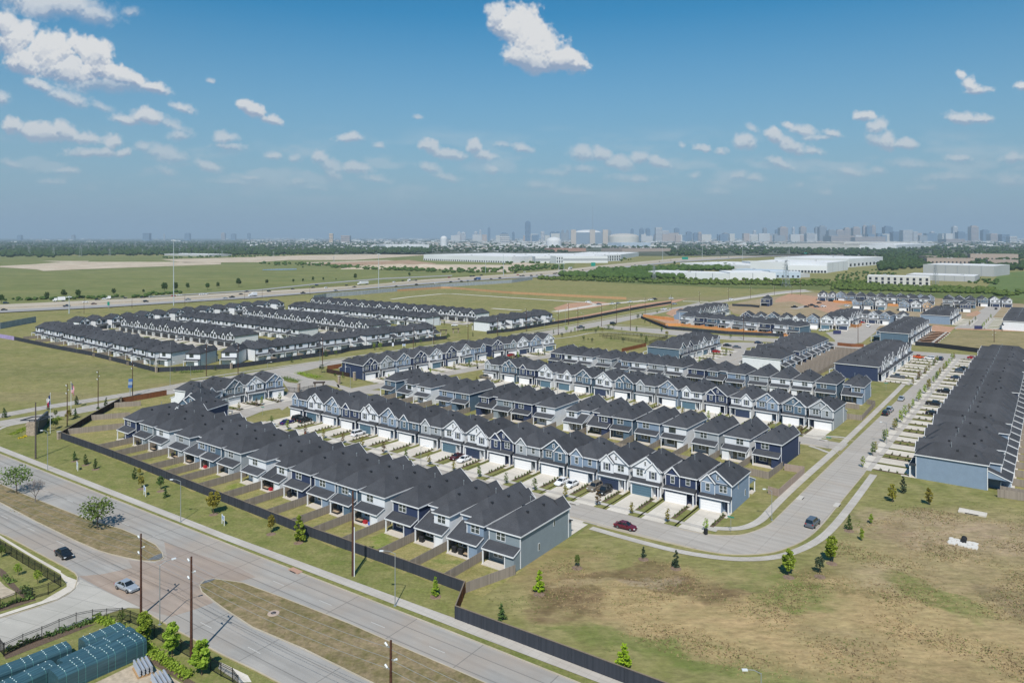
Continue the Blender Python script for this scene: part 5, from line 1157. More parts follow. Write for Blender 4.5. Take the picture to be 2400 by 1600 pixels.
# street trees on the verges
for i, (x, y, txt, key) in enumerate(SPOTS):
    if key in ('L', 'M', 'K', 'G') and i % 2: continue
    hh = random.uniform(2.6, 3.6); mt = random.choice(['mid', 'olive', 'bright', 'olive', 'rust']) if key != 'J' else random.choice(['olive', 'bright', 'lime', 'olive', 'mid'])
    tree('column', h=hh * (1.15 if key == 'J' else 1), label='thin street tree ' + txt, xy=(x, y), group='thin street trees between the drives', mat=mt, seed=i, name='street_tree', r=.95, n=150)
PK = [('7', 545, 795, 740, 'cone', 'dark'), ('7', 713, 770, 695, 'round', 'bright'), ('7', 775, 785, 735, 'cone', 'dark'), ('7', 825, 770, 710, 'column', 'bright'), ('7', 945, 750, 695, 'cone', 'dark'), ('7', 1130, 735, 690, 'round', 'dark'), ('7', 1185, 775, 710, 'round', 'olive'), ('7', 1265, 740, 680, 'round', 'dark'), ('7', 1335, 720, 655, 'round', 'blue'),
      ('7', 1440, 750, 715, 'round', 'mid'), ('7', 1635, 765, 695, 'column', 'mid'), ('7', 1965, 770, 715, 'column', 'dark'), ('7', 2035, 830, 760, 'round', 'olive'), ('7', 1695, 850, 790, 'round', 'dark'), ('7', 1760, 925, 820, 'column', 'mid'), ('7', 1300, 870, 815, 'cone', 'mid'), ('7', 1050, 910, 850, 'round', 'blue'), ('7', 940, 885, 820, 'round', 'dark'), ('7', 1000, 885, 850, 'round', 'dark'),
      ('7', 1100, 790, 740, 'round', 'blue'), ('7', 655, 840, 780, 'round', 'blue'), ('7', 1460, 910, 840, 'round', 'blue'), ('7', 1655, 610, 540, 'round', 'blue'), ('7', 1710, 570, 530, 'round', 'mid'), ('7', 1745, 650, 600, 'cone', 'mid'), ('7', 1815, 675, 635, 'cone', 'mid'), ('7', 1905, 530, 490, 'round', 'mid'),
      ('3', 655, 785, 690, 'column', 'bright'), ('3', 735, 775, 690, 'round', 'bright'), ('3', 1265, 700, 645, 'round', 'dark'), ('3', 1625, 655, 565, 'round', 'dark'), ('3', 1950, 605, 545, 'cone', 'dark'), ('3', 1195, 730, 675, 'cone', 'dark'), ('3', 150, 860, 790, 'round', 'mid'), ('3', 10, 870, 780, 'cone', 'dark'), ('3', 2240, 550, 480, 'round', 'dark'), ('3', 2335, 555, 490, 'round', 'dark'), ('3', 245, 1150, 1070, 'cone', 'mid'), ('3', 140, 1135, 1090, 'round', 'dark'),
      ('3', 1575, 455, 400, 'column', 'dark'), ('2', 160, 1080, 1005, 'cone', 'dark'), ('2', 695, 1055, 980, 'cone', 'dark'), ('2', 1700, 950, 870, 'cone', 'dark'), ('2', 1820, 925, 880, 'round', 'dark'), ('2', 2150, 870, 780, 'cone', 'dark'), ('2', 2090, 1085, 970, 'round', 'blue'), ('2', 2270, 1135, 1090, 'round', 'dark'),
      ('4', 285, 650, 590, 'column', 'mid'), ('4', 350, 710, 645, 'round', 'olive'), ('4', 1190, 745, 690, 'round', 'mid'), ('4', 520, 635, 590, 'round', 'mid'), ('4', 935, 745, 685, 'round', 'dark'), ('4', 1600, 1020, 960, 'round', 'mid'), ('6', 2035, 920, 850, 'cone', 'blue'), ('6', 2220, 940, 870, 'cone', 'blue'), ('6', 1540, 920, 870, 'cone', 'mid'), ('6', 1890, 960, 900, 'cone', 'mid')]
WHERE = {'7': 'around the small park', '3': 'on the collector road verge', '2': 'below the white estate fence', '4': 'near the fork in the road', '6': 'by the far white end wall'}
MN = {'dark': 'dark', 'bright': 'bright green', 'mid': 'green', 'olive': 'yellow green', 'blue': 'gray green'}; cn = {}
for k, (z, x, y, yt, kd, mt) in enumerate(PK):
    kk = (z, kd, mt); cn[kk] = cn.get(kk, -1) + 1
    T(z, x, y, yt, kd, mt, '%s %s tree %s, %s like it from the west' % (MN[mt], {'cone': 'pointed', 'round': 'round', 'column': 'slim'}[kd], WHERE[z], ordi(cn[kk])), k, 1., n=200, name='park_tree', group='young trees ' + WHERE[z])
# hedges and flower beds
def hedge(label, pts, w_, h_, mat, dens=26, leaf=.14, name='hedge', cat='hedge'):
    rs = np.random.RandomState(len(label)); cs = []
    for a, b in zip(pts[:-1], pts[1:]):
        n = int((b - a).length * dens); u = rs.rand(n, 1); d = (b - a).normalized()
        q_ = np.array([[a.x, a.y]]) + u * np.array([[b.x - a.x, b.y - a.y]]) + rs.normal(0, w_ / 2.5, (n, 1)) * np.array([[d.y, -d.x]])
        lump = .75 + .35 * np.sin(u[:, 0] * (b - a).length * 4)
        cs.append(np.concatenate([q_, (h_ * rs.rand(n) * lump + .05)[:, None]], 1))
    o = link(name, leafcloud(cs, leaf, rs, mat)); o['kind'] = 'thing'; tag(o, label, cat); return o
hedge('bright green low hedge running beside the teal bundles', GP(SP('e', 1010, 895, 1150, 960, 1300, 1050, 1420, 1110, 1560, 1230, 1700, 1330, 1990, 1520)), .9, .9, LEAF['bright'], 150)
hedge('dark clumps of ornamental grass along the side road fence', GP(SP('e', 60, 1250, 240, 1170, 420, 1100)), .6, .8, LEAF['dark'], 60); hedge('dark ornamental shrubs on white gravel by the side road fence', GP(SP('e', 460, 1100, 640, 1040, 880, 960, 980, 920)), .6, .9, LEAF['dark'], 60)
hedge('dark green shrubs at the kerb below the picket fence corner', GP(SP('e', 0, 780, 160, 720, 360, 680)), .7, .6, LEAF['mid'], 70); hedge('leafy shrubs inside the walled lawn', GP(SP('e', 40, 460, 140, 520)), .8, .5, LEAF['mid'], 40); hedge('dark shrub mass by the picket fence corner', GP(SP('e', 250, 600, 320, 670)), .9, 1.0, LEAF['dark'], 90)
hedge('yellow flower bed before the stone monument', GP(SP('0', 330, 1160, 430, 1140, 560, 1060)), .7, .35, leafmat('yellow_flowers', (.45, .33, .01), (.65, .5, .03), 0), 60, name='flower_bed', cat='flower bed'); hedge('pale green groundcover sloping down from the monument', GP(SP('0', 200, 1090, 330, 1040, 480, 960)), 1.6, .3, LEAF['bright'], 90, name='flower_bed', cat='flower bed')
hedge('bright clipped hedge behind the monument wall', GP(SP('0', 800, 900, 950, 840, 1130, 800)), 1.6, 1.2, LEAF['bright'], 110); hedge('long clipped hedge below the stone pillar fence', GP(SP('2', 230, 1085, 380, 1080, 540, 1075)), 1.4, 1.1, LEAF['mid'], 60)
hedge('green shrubs on the traffic island by the gate', GP(SP('2', 1570, 1150, 1700, 1190, 1790, 1200)), 3, .8, LEAF['mid'], 60); hedge('planted verge of shrubs beside the gate drive', GP(SP('2', 1780, 1085, 1900, 1120, 2060, 1150)), 2.5, .8, LEAF['bright'], 60); hedge('low shrubs lining the small park path', GP(SP('7', 900, 760, 1100, 745, 1330, 735)), 3, 1.2, LEAF['dark'], 50)
# shrubs at the highway edge
HS = [('g', 430, 165, 70), ('g', 590, 155, 85), ('g', 720, 158, 88), ('g', 15, 205, 90), ('g', 1045, 127, 65), ('g', 1320, 108, 40), ('g', 1510, 105, 100), ('g', 1610, 92, 85), ('g', 1725, 77, 68), ('g', 1905, 80, 70), ('g', 2000, 62, 58), ('g', 2195, 50, 85), ('l', 100, 660, 55), ('l', 343, 640, 38), ('l', 430, 635, 38), ('l', 525, 626, 45), ('l', 618, 621, 35), ('l', 910, 612, 58), ('l', 1410, 586, 45), ('l', 735, 617, 22), ('l', 430, 510, 28), ('m', 465, 583, 50), ('m', 1495, 480, 40)]
for k, (z, x, y, hh) in enumerate(sorted(HS, key=lambda v: S(*v[:3])[0])):
    sx, sy = S(z, x, y); tree('round', sx, sy, hz(sy, hh / 3.92), 'dark round tree in the meadow by the highway, %s from the west' % ordi(k), mat='dark', seed=k, name='meadow_tree', r=.8, group='meadow trees by the highway', n=700)
# ---- woods: many crowns in one mass
ICO = None
def ico():
    import bmesh
    b = bmesh.new(); bmesh.ops.create_icosphere(b, subdivisions=2, radius=1); v = np.array([x.co[:] for x in b.verts]); f = np.array([[q_.index for q_ in x.verts] for x in b.faces]); b.free(); return v, f
IV, IF = ico()
def wood(name, label, boxes, hgt, mat, seed, kind='stuff', flat=.75, cat=None):
    """boxes: (photo polygon bounds x0,x1,y0,y1,count) crowns rooted on the ground there"""
    rs = np.random.RandomState(seed); cs = []
    for (x0, x1, ya0, ya1, yb0, yb1, n) in boxes:      # ya at x0, yb at x1 (top,bottom rows)
        u = rs.rand(n); v = rs.rand(n) ** .8; px = x0 + (x1 - x0) * u
        top = ya0 + (yb0 - ya0) * u; bot = ya1 + (yb1 - ya1) * u; py = top + (bot - top) * v
        Y = F * H / (py - HY); X = (px - HX) / F * Y
        cs.append(np.stack([X, Y, hgt * rs.uniform(.7, 1.25, n)], 1))
    c = np.concatenate(cs); n = len(c); vs = []
    var = [IV * (1 + .35 * rs.uniform(-1, 1, (len(IV), 1)) + .12 * rs.uniform(-1, 1, (len(IV), 1))) for _ in range(8)]
    V = np.empty((n, len(IV), 3)); k = rs.randint(0, 8, n)
    for i in range(n):
        r_ = c[i, 2] * .62; b = var[k[i]]; V[i, :, 0] = b[:, 0] * r_ + c[i, 0]; V[i, :, 1] = b[:, 1] * r_ + c[i, 1]; V[i, :, 2] = np.maximum(b[:, 2] * c[i, 2] * .5 * flat * 1.2 + c[i, 2] * .52, 0)
    Fc = (IF[None] + (np.arange(n) * len(IV))[:, None, None]).reshape(-1, 3)
    me = bpy.data.meshes.new(name); me.vertices.add(n * len(IV)); me.vertices.foreach_set('co', V.reshape(-1)); me.loops.add(len(Fc) * 3); me.loops.foreach_set('vertex_index', Fc.reshape(-1))
    me.polygons.add(len(Fc)); me.polygons.foreach_set('loop_start', np.arange(0, len(Fc) * 3, 3)); me.polygons.foreach_set('loop_total', np.full(len(Fc), 3)); me.materials.append(mat); me.update(calc_edges=True)
    o = link(name, me); o['kind'] = kind; o['label'] = label; o['category'] = cat or 'trees'; return o
def woodmat(name, c1, c2, sc=.12):
    if name in MATS: return MATS[name]
    m, nt, b = nmat(name); q = NB(nt); p = q.pos(); n1 = q.noise(p, sc, 5, .7, 0, .32, .68); n2 = q.noise(p, sc * 9, 3, .8, 0, .25, .75)
    c = q.mix(n1, c1, c2); c = q.mix(q.math('MULTIPLY', n2, .6), c, tuple(x * .45 for x in c1)); q.l(c, b.inputs['Base Color']); b.inputs['Roughness'].default_value = .9; b.inputs['Specular IOR Level'].default_value = .1
    MATS[name] = m; return m
WM = woodmat('wood_canopy', (.03, .055, .018), (.065, .105, .035), .02); WM2 = woodmat('thicket_canopy', (.045, .085, .02), (.10, .16, .04), .05); WM3 = woodmat('scrub_canopy', (.06, .10, .02), (.14, .18, .045), .05)
wood('woodland', 'dark woodland beyond the meadow and the pale graded pads', [(-80, 620, 572, 601, 574, 598, 1500), (600, 1010, 576, 598, 580, 594, 800), (0, 130, 585, 606, 588, 604, 60)], 11, WM, 1)
wood('far_woods', 'bands of distant trees among the far town', [(-60, 900, 559.5, 573, 560, 577, 1900), (900, 2460, 560, 583, 560, 585, 1250), (900, 2460, 559.5, 563, 559.5, 563, 500), (1500, 2460, 578, 590, 578, 592, 260)], 11, WM, 2)
wood('roadside_woods', 'green trees between the warehouses and the far apartments', [(1560, 1800, 580, 600, 577, 597, 260), (1800, 2120, 578, 594, 582, 604, 420), (2060, 2400, 586, 624, 586, 600, 420), (2060, 2180, 600, 636, 600, 628, 170), (2280, 2400, 600, 632, 600, 634, 110), (980, 1330, 582, 592, 584, 592, 160)], 9, WM, 3)
wood('thicket', 'dense green thicket between the highway and the long white warehouse', [(1315, 1520, 644, 650, 640, 658, 260), (1400, 1720, 634, 642, 622, 634, 300), (1450, 1600, 640, 650, 642, 656, 160)], 7, WM2, 4)
wood('scrub_thicket', 'low scrub bushes in front of the warehouses', [(1262, 1600, 650, 656, 655, 666, 260), (1600, 2060, 655, 667, 658, 672, 420), (1950, 2330, 668, 680, 676, 690, 520), (2330, 2460, 684, 694, 684, 700, 70)], 3.4, WM3, 5)
wood('hedgerow', 'line of bushes below the graded pads', [(775, 1020, 622, 628, 632, 638, 170), (1030, 1210, 632, 640, 628, 640, 60), (600, 775, 616, 621, 618, 624, 60), (1200, 1320, 622, 636, 622, 632, 70), (380, 700, 604, 606, 597, 600, 70), (1180, 1480, 612, 620, 606, 612, 80)], 4.5, WM2, 6)
wood('river_bushes', 'scrubby bushes along the meadow ditch', [(-40, 350, 704, 708, 694, 698, 60), (330, 430, 690, 695, 684, 688, 20), (2040, 2100, 642, 652, 640, 650, 30), (1960, 2060, 640, 662, 628, 650, 60), (2270, 2340, 650, 664, 656, 668, 40)], 3., WM2, 7)

# ---- loose grass and weeds over the rough ground
def tufts(name, label, zones, mat, size, seed, hmax=.25):
    rs = np.random.RandomState(seed); cs = []
    for (pts_, n, clump) in zones:
        P_ = [np.array(p_) for p_ in GP(pts_)]; x0, y0 = np.min(P_, 0); x1, y1 = np.max(P_, 0); X = rs.uniform(x0, x1, n * 2); Y = rs.uniform(y0, y1, n * 2)
        ins = np.zeros(len(X), bool); j = len(P_) - 1
        for i in range(len(P_)):
            (xi, yi), (xj, yj) = P_[i], P_[j]; cr = ((yi > Y) != (yj > Y)) & (X < (xj - xi) * (Y - yi) / (yj - yi + 1e-9) + xi); ins ^= cr; j = i
        # patchy: keep more where a slow wave is high
        w_ = np.sin(X * .31 + 1.7 * np.sin(Y * .23)) + np.sin(Y * .37 + 1.3 * np.sin(X * .19)) + rs.normal(0, .6, len(X)); k = ins & (w_ > clump)
        X, Y = X[k][:n], Y[k][:n]; m_ = 3
        c = np.stack([np.repeat(X, m_) + rs.normal(0, size * 1.3, len(X) * m_), np.repeat(Y, m_) + rs.normal(0, size * 1.3, len(X) * m_), rs.uniform(.03, hmax, len(X) * m_)], 1); cs.append(c)
    o = link(name, leafcloud(cs, size, rs, mat)); o['kind'] = 'stuff'; o['label'] = label; o['category'] = 'grass'
BAS = [(1240, 1385), (1270, 1340), (1340, 1310), (1520, 1310), (1760, 1345), (1850, 1340), (1930, 1300), (2010, 1235), (2130, 1185), (2330, 1215), (2480, 1240), (2480, 1640), (1900, 1640), (1600, 1545), (1380, 1462)]
MED = [(490, 1362), (600, 1380), (820, 1465), (1120, 1598), (880, 1598), (600, 1470), (500, 1405)]; MED1 = [(-20, 1140), (200, 1220), (330, 1262), (370, 1300), (260, 1294), (100, 1232), (-20, 1175)]
LF = [(-60, 800), (330, 870), (520, 900), (330, 918), (-60, 962)]
RIM = [(1130, 1395), (1210, 1350), (1370, 1275), (1550, 1312), (1800, 1335), (1900, 1310), (2010, 1225), (2080, 1150), (2400, 1190), (2480, 1640), (1500, 1560), (1130, 1415)]
tufts('dry_grass', 'straw coloured dead grass over the dry basin and median', [(BAS, 14000, -.2), (MED, 2500, 0), (MED1, 1200, 0), (LF, 4000, .2)], plain('straw', (.31, .23, .115), .95, var=.3, scale=.5), .075, 21, .06)
tufts('brown_weeds', 'dark brown dead weeds in patches on the basin floor', [(BAS, 9000, .9), (MED, 1800, .6), (MED1, 900, .6)], plain('dead_weed', (.15, .10, .055), .95, var=.3, scale=.5), .08, 22, .10)
tufts('green_weeds', 'green weed clumps round the basin rim and in the field', [(RIM, 7000, .5), (MED, 1500, .5), (MED1, 700, .5), (LF, 4000, .6)], plain('weed_green', (.13, .16, .045), .95, var=.35, scale=.5), .08, 23, .08)

# ================================================================== POLES, LAMPS, SIGNS
INS = plain('insulator', (.62, .66, .68), .4)
def upole(px, py, ytop, label, mat=None, arms=3, off=0, r=.17, conduit=False, h=None, cross_=False):
    p = G(px, py); hh = h or hz(py, py - ytop); mat = mat or POLEM
    t = thing('utility_pole', label, 'utility pole', (p.x, p.y, 0), R(-37), 'wooden utility poles')
    m = MB(); m.tube((0, 0, -.2), (0, 0, hh), r, r * .62, mat, 8); link('shaft', m.mesh('shaft'), t)
    if not cross_:
        for k in range(arms):
            z = hh - .9 - k * 1.25; s = 1 if k % 2 else -1
            m = MB(); m.bar((0, 0, z), (s * .75, 0, z + .15), .07, .07, STEEL); m.tube((s * .55, 0, z + .1), (s * .95, 0, z + .34), .1, .13, INS, 6); link('insulator_arm', m.mesh('insulator_arm'), t)
    else:
        m = MB(); m.bar((-1.5, 0, hh - .6), (1.5, 0, hh - .6), .12, .12, mat); link('crossarm', m.mesh('crossarm'), t)
    if conduit:
        m = MB(); m.tube((r + .15, 0, 0), (r + .15, 0, hh * .58), .09, .09, plain('white_conduit', (.7, .72, .74), .5), 6); link('conduit', m.mesh('conduit'), t)
    return p, hh
upole(827, 1349, 1150, 'tall brown pole with white conduit in front of the charcoal fence', conduit=True, arms=1, r=.24)
P1 = upole(330.5, 1444, 1250, 'tall brown pole beside the silver sedan behind a bright tree', r=.2); P2 = upole(448.5, 1547, 1303.6, 'tallest brown pole in front of the three bright trees', r=.22)
P3 = upole(916, 1795, 0, 'brown pole rising into view at the bottom of the median', h=14.3, r=.22)
upole(83.5, 1075, 942.5, 'gray brown pole in front of the stone monument', POLED, arms=0, r=.24)
UP = [(157.5, 998.6, 899), (230, 956.5, 868), (310.7, 928, 844), (483.6, 881.8, 801), (558, 876, 804), (755.9, 857, 790.7), (968.6, 820, 766.6), (1016.6, 805.9, 740.7), (1097, 798.8, 751.4), (1165.7, 787, 744), (1233.4, 776.6, 722), (1308.4, 785.5, 726.6), (1332.5, 761.4, 709.6),
      (1354.5, 778.4, 721), (1410, 765, 714), (1445, 757, 707.9), (1477.7, 774.8, 713), (1512, 740, 697), (1573.6, 723.9, 690.9), (1639.6, 708, 683), (1707.7, 704.6, 674), (1759, 700, 670), (1815, 691, 668), (1742.9, 796.6, 735), (2011, 810, 753), (2330, 802, 771.5), (1856, 690, 668), (1876, 692, 655)]
UPD = {0: 'by the striped flag', 1: 'rising behind the brown fence corner', 2: 'beside the blue tower sign', 3: 'nearest the stone pillar by the white houses', 23: 'beside the turning circle', 24: 'above the brown fenced yards', 25: 'behind the far end of the long roofline'}
k2 = 0
for k, (x, y, yt) in enumerate(UP):
    if k in UPD: lb = 'slim brown utility pole ' + UPD[k]
    else: lb = 'slim dark utility pole along the collector road, %s from the white estate end' % ordi(k2); k2 += 1
    upole(x, y, yt, lb, r=.17)
for k, (x, y, yt) in enumerate(((S('g', 1213, 250)[0], 722, 698), (S('g', 1698, 220)[0], 715, 688), (S('g', 2248, 170)[0], 702, 680), (S('g', 772, 300)[0], 735, 699), (S('l', 57, 780)[0], 698, 677), (S('l', 495, 755)[0], 692, 668))):
    upole(x, y, yt, 'thin dark pole standing below the highway, %s from the west' % ordi((1, 2, 3, 0, 4, 5)[k]), r=.16, arms=1)
# overhead wires of the near line
WIREM = plain('wire', (.30, .31, .32), .5, .4)
def wire(label, a, b, sag=.7, r=.022, group='overhead wires'):
    m = MB(); n = 14; pr = None
    for i in range(n + 1):
        u = i / n; p = a.lerp(b, u); p.z -= sag * 4 * u * (1 - u)
        if pr is not None: m.tube(pr, p, r, r, WIREM, 3, False)
        pr = p
    o = link('wire', m.mesh('wire')); tag(o, label, 'wire', group); return o
def v3(p, z): return Vector((p.x, p.y, z))
P0 = Vector((P1[0].x - 62, P1[0].y + 40)); 
for k, (dz, side) in enumerate(((-1, 0), (-2.2, .4), (-3.4, -.4))):
    nm = ('top', 'middle', 'lowest')[k]
    wire('%s wire of the near line beyond the tallest pole' % nm, v3(P2[0], P2[1] + dz), v3(P3[0], P3[1] + dz + .1)); wire('%s wire of the near line between the two roadside poles' % nm, v3(P1[0], P1[1] + dz), v3(P2[0], P2[1] + dz), .2)
    wire('%s wire of the near line running west over the median' % nm, v3(P1[0], P1[1] + dz), v3(P0, 13.5 + dz), 1.0); wire('%s wire of the near line leaving over the boulevard' % nm, v3(P3[0], P3[1] + dz), v3(P3[0] + (P3[0] - P2[0]) * 1.2, 14 + dz))
def lamp(px, py, ytop, label, dx=-1.6, h=None, ang=0., r=.085):
    p = G(px, py); hh = h or hz(py, py - ytop); t = thing('street_lamp', label, 'street lamp', (p.x, p.y, 0), ang, 'steel street lamps')
    m = MB(); m.tube((0, 0, 0), (0, 0, hh), r, r * .65, STEEL, 8); m.box(-.2, -.2, 0, .2, .2, .12, CONC if False else STEEL); link('post', m.mesh('post'), t)
    m = MB(); s = 1 if dx > 0 else -1; m.tube((0, 0, hh - .05), (dx * .55, 0, hh + .38), .05, .045, STEEL, 6); m.tube((dx * .55, 0, hh + .38), (dx, 0, hh + .42), .045, .04, STEEL, 6); link('arm', m.mesh('arm'), t)
    m = MB(); m.box(min(dx, dx + s * .65), -.16, hh + .33, max(dx, dx + s * .65), .16, hh + .48, plain('lamp_head', (.66, .69, .70), .4)); link('lamp_head', m.mesh('lamp_head'), t)
lamp(423.5, 1223, 1127.6, 'steel street lamp on the berm walk near the second sale sign'); lamp(926, 1419.6, 1296, 'steel street lamp on the berm walk near the fence return', -1.9); lamp(111.5, 1100.8, 1012, 'steel street lamp by the walk below the monument', -1.2)
lamp(374.6, 1464, 1323.7, 'steel street lamp at the side road corner with arm over the crossing', 1.7, ang=.7); lamp(986.5, 1102, 1048, 'slim street lamp among the drives of the central street', 1.4, r=.07); lamp(2078, 1040, 991.6, 'slim street lamp on the wide street, nearer of two', -1.4, r=.07)
lamp(2182.7, 925, 882, 'slim street lamp on the wide street, farther of two', -1.4, r=.07); lamp(536, 972.9, 930.8, 'slim street lamp before the fanned houses', 1.5, r=.07); lamp(821.4, 907.4, 861.5, 'slim street lamp beside the navy corner house', -1.5, r=.07)
lamp(398.8, 902, 851, 'steel lamp post at the bend of the empty field', 1.2); lamp(1809, 1219, 1150, 'slim street lamp where the street bends', -1.3, r=.07); lamp(1784, 1757, 0, 'street lamp head rising at the bottom of the basin', -1.6, h=9.0)
lamp(446.7, 880, 858, 'small lamp by the clipped hedge', -1.4, r=.07); lamp(627, 862, 850, 'small lamp on the verge below the white houses', 1.4, r=.07); lamp(750, 850, 812, 'white steel lamp post beside the pole on the collector road', .8); lamp(1014, 806, 760, 'gray steel lamp post behind the collector road pole', .8)
lamp(1325, 762, 722, 'white steel lamp post, first beside the climbing fence', .9); lamp(1368, 750, 735, 'curved arm lamp over the climbing fence', -1.4); lamp(1276, 770, 751, 'curved arm lamp by the short white row', -1.4); lamp(1443, 733, 722, 'curved arm lamp farther up the climbing fence', -1.4)
def mast(px, py, ytop, label):
    p = G(px, py); hh = hz(py, py - ytop); t = thing('high_mast_light', label, 'light mast', (p.x, p.y, 0), 0, 'high mast lights along the highway')
    m = MB(); m.tube((0, 0, 0), (0, 0, hh), .42 * max(1, hh / 50), .2, plain('mast_paint', (.50, .55, .58), .5, .3), 8); link('post', m.mesh('post'), t)
    m = MB(); m.tube((0, 0, hh - 1), (0, 0, hh - .6), 1.2, 1.2, MATS['mast_paint'], 10); link('ring', m.mesh('ring'), t)
    for k in range(6):
        a = k * PI / 3; m = MB(); m.box(math.cos(a) * 1.6 - .45, math.sin(a) * 1.6 - .45, hh - 1.3, math.cos(a) * 1.6 + .45, math.sin(a) * 1.6 + .45, hh - .8, MATS['lamp_head']); link('lamp_head', m.mesh('lamp_head'), t)
MS = [(162, 735, 693), (407, 716, 560.7), (887.5, 676, 594), (1180, 649, 595.7), (1321.7, 648, 616), (1553, 612, 571), (1646, 604.6, 557.5), (1740, 608, 559.5), (1850, 595.7, 561), (1138, 640, 613), (1310, 640, 608)]
for k, (x, y, yt) in enumerate(sorted(MS)): mast(x, y, yt, 'tall pale light mast by the highway, %s from the west' % ordi(k))
PYM = plain('pylon_steel', (.33, .36, .38), .6, .3)
def pylon(px, py, ytop, label):
    p = G(px, py); hh = hz(py, py - ytop); w_ = hh * .11; t = thing('lattice_pylon', label, 'pylon', (p.x, p.y, 0), .3, 'lattice power pylons')
    m = MB(); n = 7
    def at(k, i): f = k / n; s = w_ * (1 - f * .82); return Vector(((s, s, hh * f), (-s, s, hh * f), (-s, -s, hh * f), (s, -s, hh * f))[i])
    tk = .22
    for k in range(n):
        for i in range(4): m.bar(at(k, i), at(k + 1, i), tk, tk, PYM); m.bar(at(k, i), at(k + 1, (i + 1) % 4), tk * .7, tk * .7, PYM); m.bar(at(k + 1, i), at(k + 1, (i + 1) % 4), tk * .7, tk * .7, PYM)
    link('lattice', m.mesh('lattice'), t)
    for f in (.72, .84, .96):
        m = MB(); m.bar((-w_ * 1.5, 0, hh * f), (w_ * 1.5, 0, hh * f), tk * 1.6, tk * 1.6, PYM); link('crossarm', m.mesh('crossarm'), t)
PY = [('k', 268, 390, 300), ('k', 493, 400, 310), ('k', 740, 400, 290), ('k', 1008, 390, 320), ('k', 1310, 380, 325), ('k', 1650, 365, 315), ('k', 2040, 400, 340), ('l', 160, 400, 350), ('l', 715, 445, 395), ('m', 1305, 625, 480), ('n', 165, 675, 430), ('n', 1540, 655, 470)]
for k, (z, x, y, yt) in enumerate(sorted(PY, key=lambda v: S(*v[:3])[0])): sx, sy = S(z, x, y); pylon(sx, max(sy, 590), S(z, x, yt)[1], 'gray lattice power pylon, %s from the west' % ordi(k))
# signs
SIGNB = plain('sign_blue', (.06, .14, .34), .5); SIGNG = plain('sign_green', (.01, .22, .16), .5)
def text_part(parent, s, size, x, y, z, mat, rz=0., name='lettering'):
    c = bpy.data.curves.new(name, 'FONT'); c.body = s; c.size = size; c.align_x = 'CENTER'; c.align_y = 'CENTER'; c.extrude = .008; c.materials.append(mat)
    o = bpy.data.objects.new(name, c); C.objects.link(o); o.parent = parent; o.location = (x, y, z); o.rotation_euler = (PI / 2, 0, rz); return o
def yard_sign(px, py, hpx, label, ang=AE - .25):
    p = G(px, py); h_ = hz(py, hpx); w_ = h_ * .72; t = thing('yard_sign', label, 'sign', (p.x, p.y, 0), ang, 'white framed signs on the berm')
    for s in (-1, 1): m = MB(); m.box(s * w_ / 2 - .06, -.06, 0, s * w_ / 2 + .06, .06, h_, WHITE); link('post', m.mesh('post'), t)
    m = MB(); m.box(-w_ / 2 + .061, -.03, h_ * .45, w_ / 2 - .061, .03, h_ * .93, plain('sign_face', (.62, .70, .82), .5)); b = link('panel', m.mesh('panel'), t)
    for k in range(3): m = MB(); m.box(-w_ * .36, -.05, h_ * (.80 - k * .115), w_ * .36, -.031, h_ * (.86 - k * .115), SIGNB); link('blue_band', m.mesh('blue_band'), b)
yard_sign(S('a', 710, 400)[0], S('a', 0, 398)[1], 20, 'small white framed sign with blue lines below three dark conifers'); yard_sign(S('a', 1330, 0)[0], S('a', 0, 632)[1], 23, 'small white framed sign with blue lines nearest the street lamp'); yard_sign(S('a', 2050, 0)[0], S('a', 0, 898)[1], 23, 'small white framed sign with blue lines under the yellow green tree')
yard_sign(S('3', 1045, 0)[0], S('3', 0, 752)[1], 9, 'small blue sign on the verge below the white estate fence', .1)
def flag_banner(z, x, y, yt, label, col):
    sx, sy = S(z, x, y); p = G(sx, sy); h_ = hz(sy, sy - S(z, x, yt)[1]); t = thing('feather_banner', label, 'banner', (p.x, p.y, 0)); m = MB(); m.tube((0, 0, 0), (0, 0, h_), .04, .03, WHITE, 5); link('pole', m.mesh('pole'), t)
    m = MB(); m.box(.05, -.02, h_ * .3, .9, .02, h_, col); link('cloth', m.mesh('cloth'), t)
flag_banner('3', 890, 752, 690, 'white feather banner on the verge left of the blue sign', plain('pale_cloth', (.62, .66, .75), .7)); flag_banner('3', 690, 712, 655, 'white feather banner between the bright trees', MATS['pale_cloth'])
# tower sign with blue panels by the third brown pole
p = G(305, 930); t = thing('panel_sign', 'tall blue and white panel sign beside the brown pole at the field', 'sign', (p.x, p.y, 0), .2)
m = MB(); m.box(-.12, -.12, 0, .12, .12, 3.4, STEEL); link('post', m.mesh('post'), t)
for k in range(3): m = MB(); m.box(-.7 + .08 * k, -.15, 3.45 + k * 1.15, .7 + .08 * k, .15, 4.5 + k * 1.15, SIGNB if k % 2 == 0 else plain('sky_panel', (.30, .36, .42), .5)); link('panel', m.mesh('panel'), t)
def hsign(px, py, yt, wpx, label):
    p = G(px, py); hh = hz(py, py - yt); w_ = wpx * H / (py - HY); t = thing('highway_sign', label, 'road sign', (p.x, p.y, 0), -.3, 'green highway signs'); m = MB(); m.tube((0, 0, 0), (0, 0, hh), .25, .25, STEEL, 6); link('post', m.mesh('post'), t)
    m = MB(); m.box(-w_ / 2, -.5, hh * .45, w_ / 2, -.27, hh, SIGNG); link('panel', m.mesh('panel'), t)
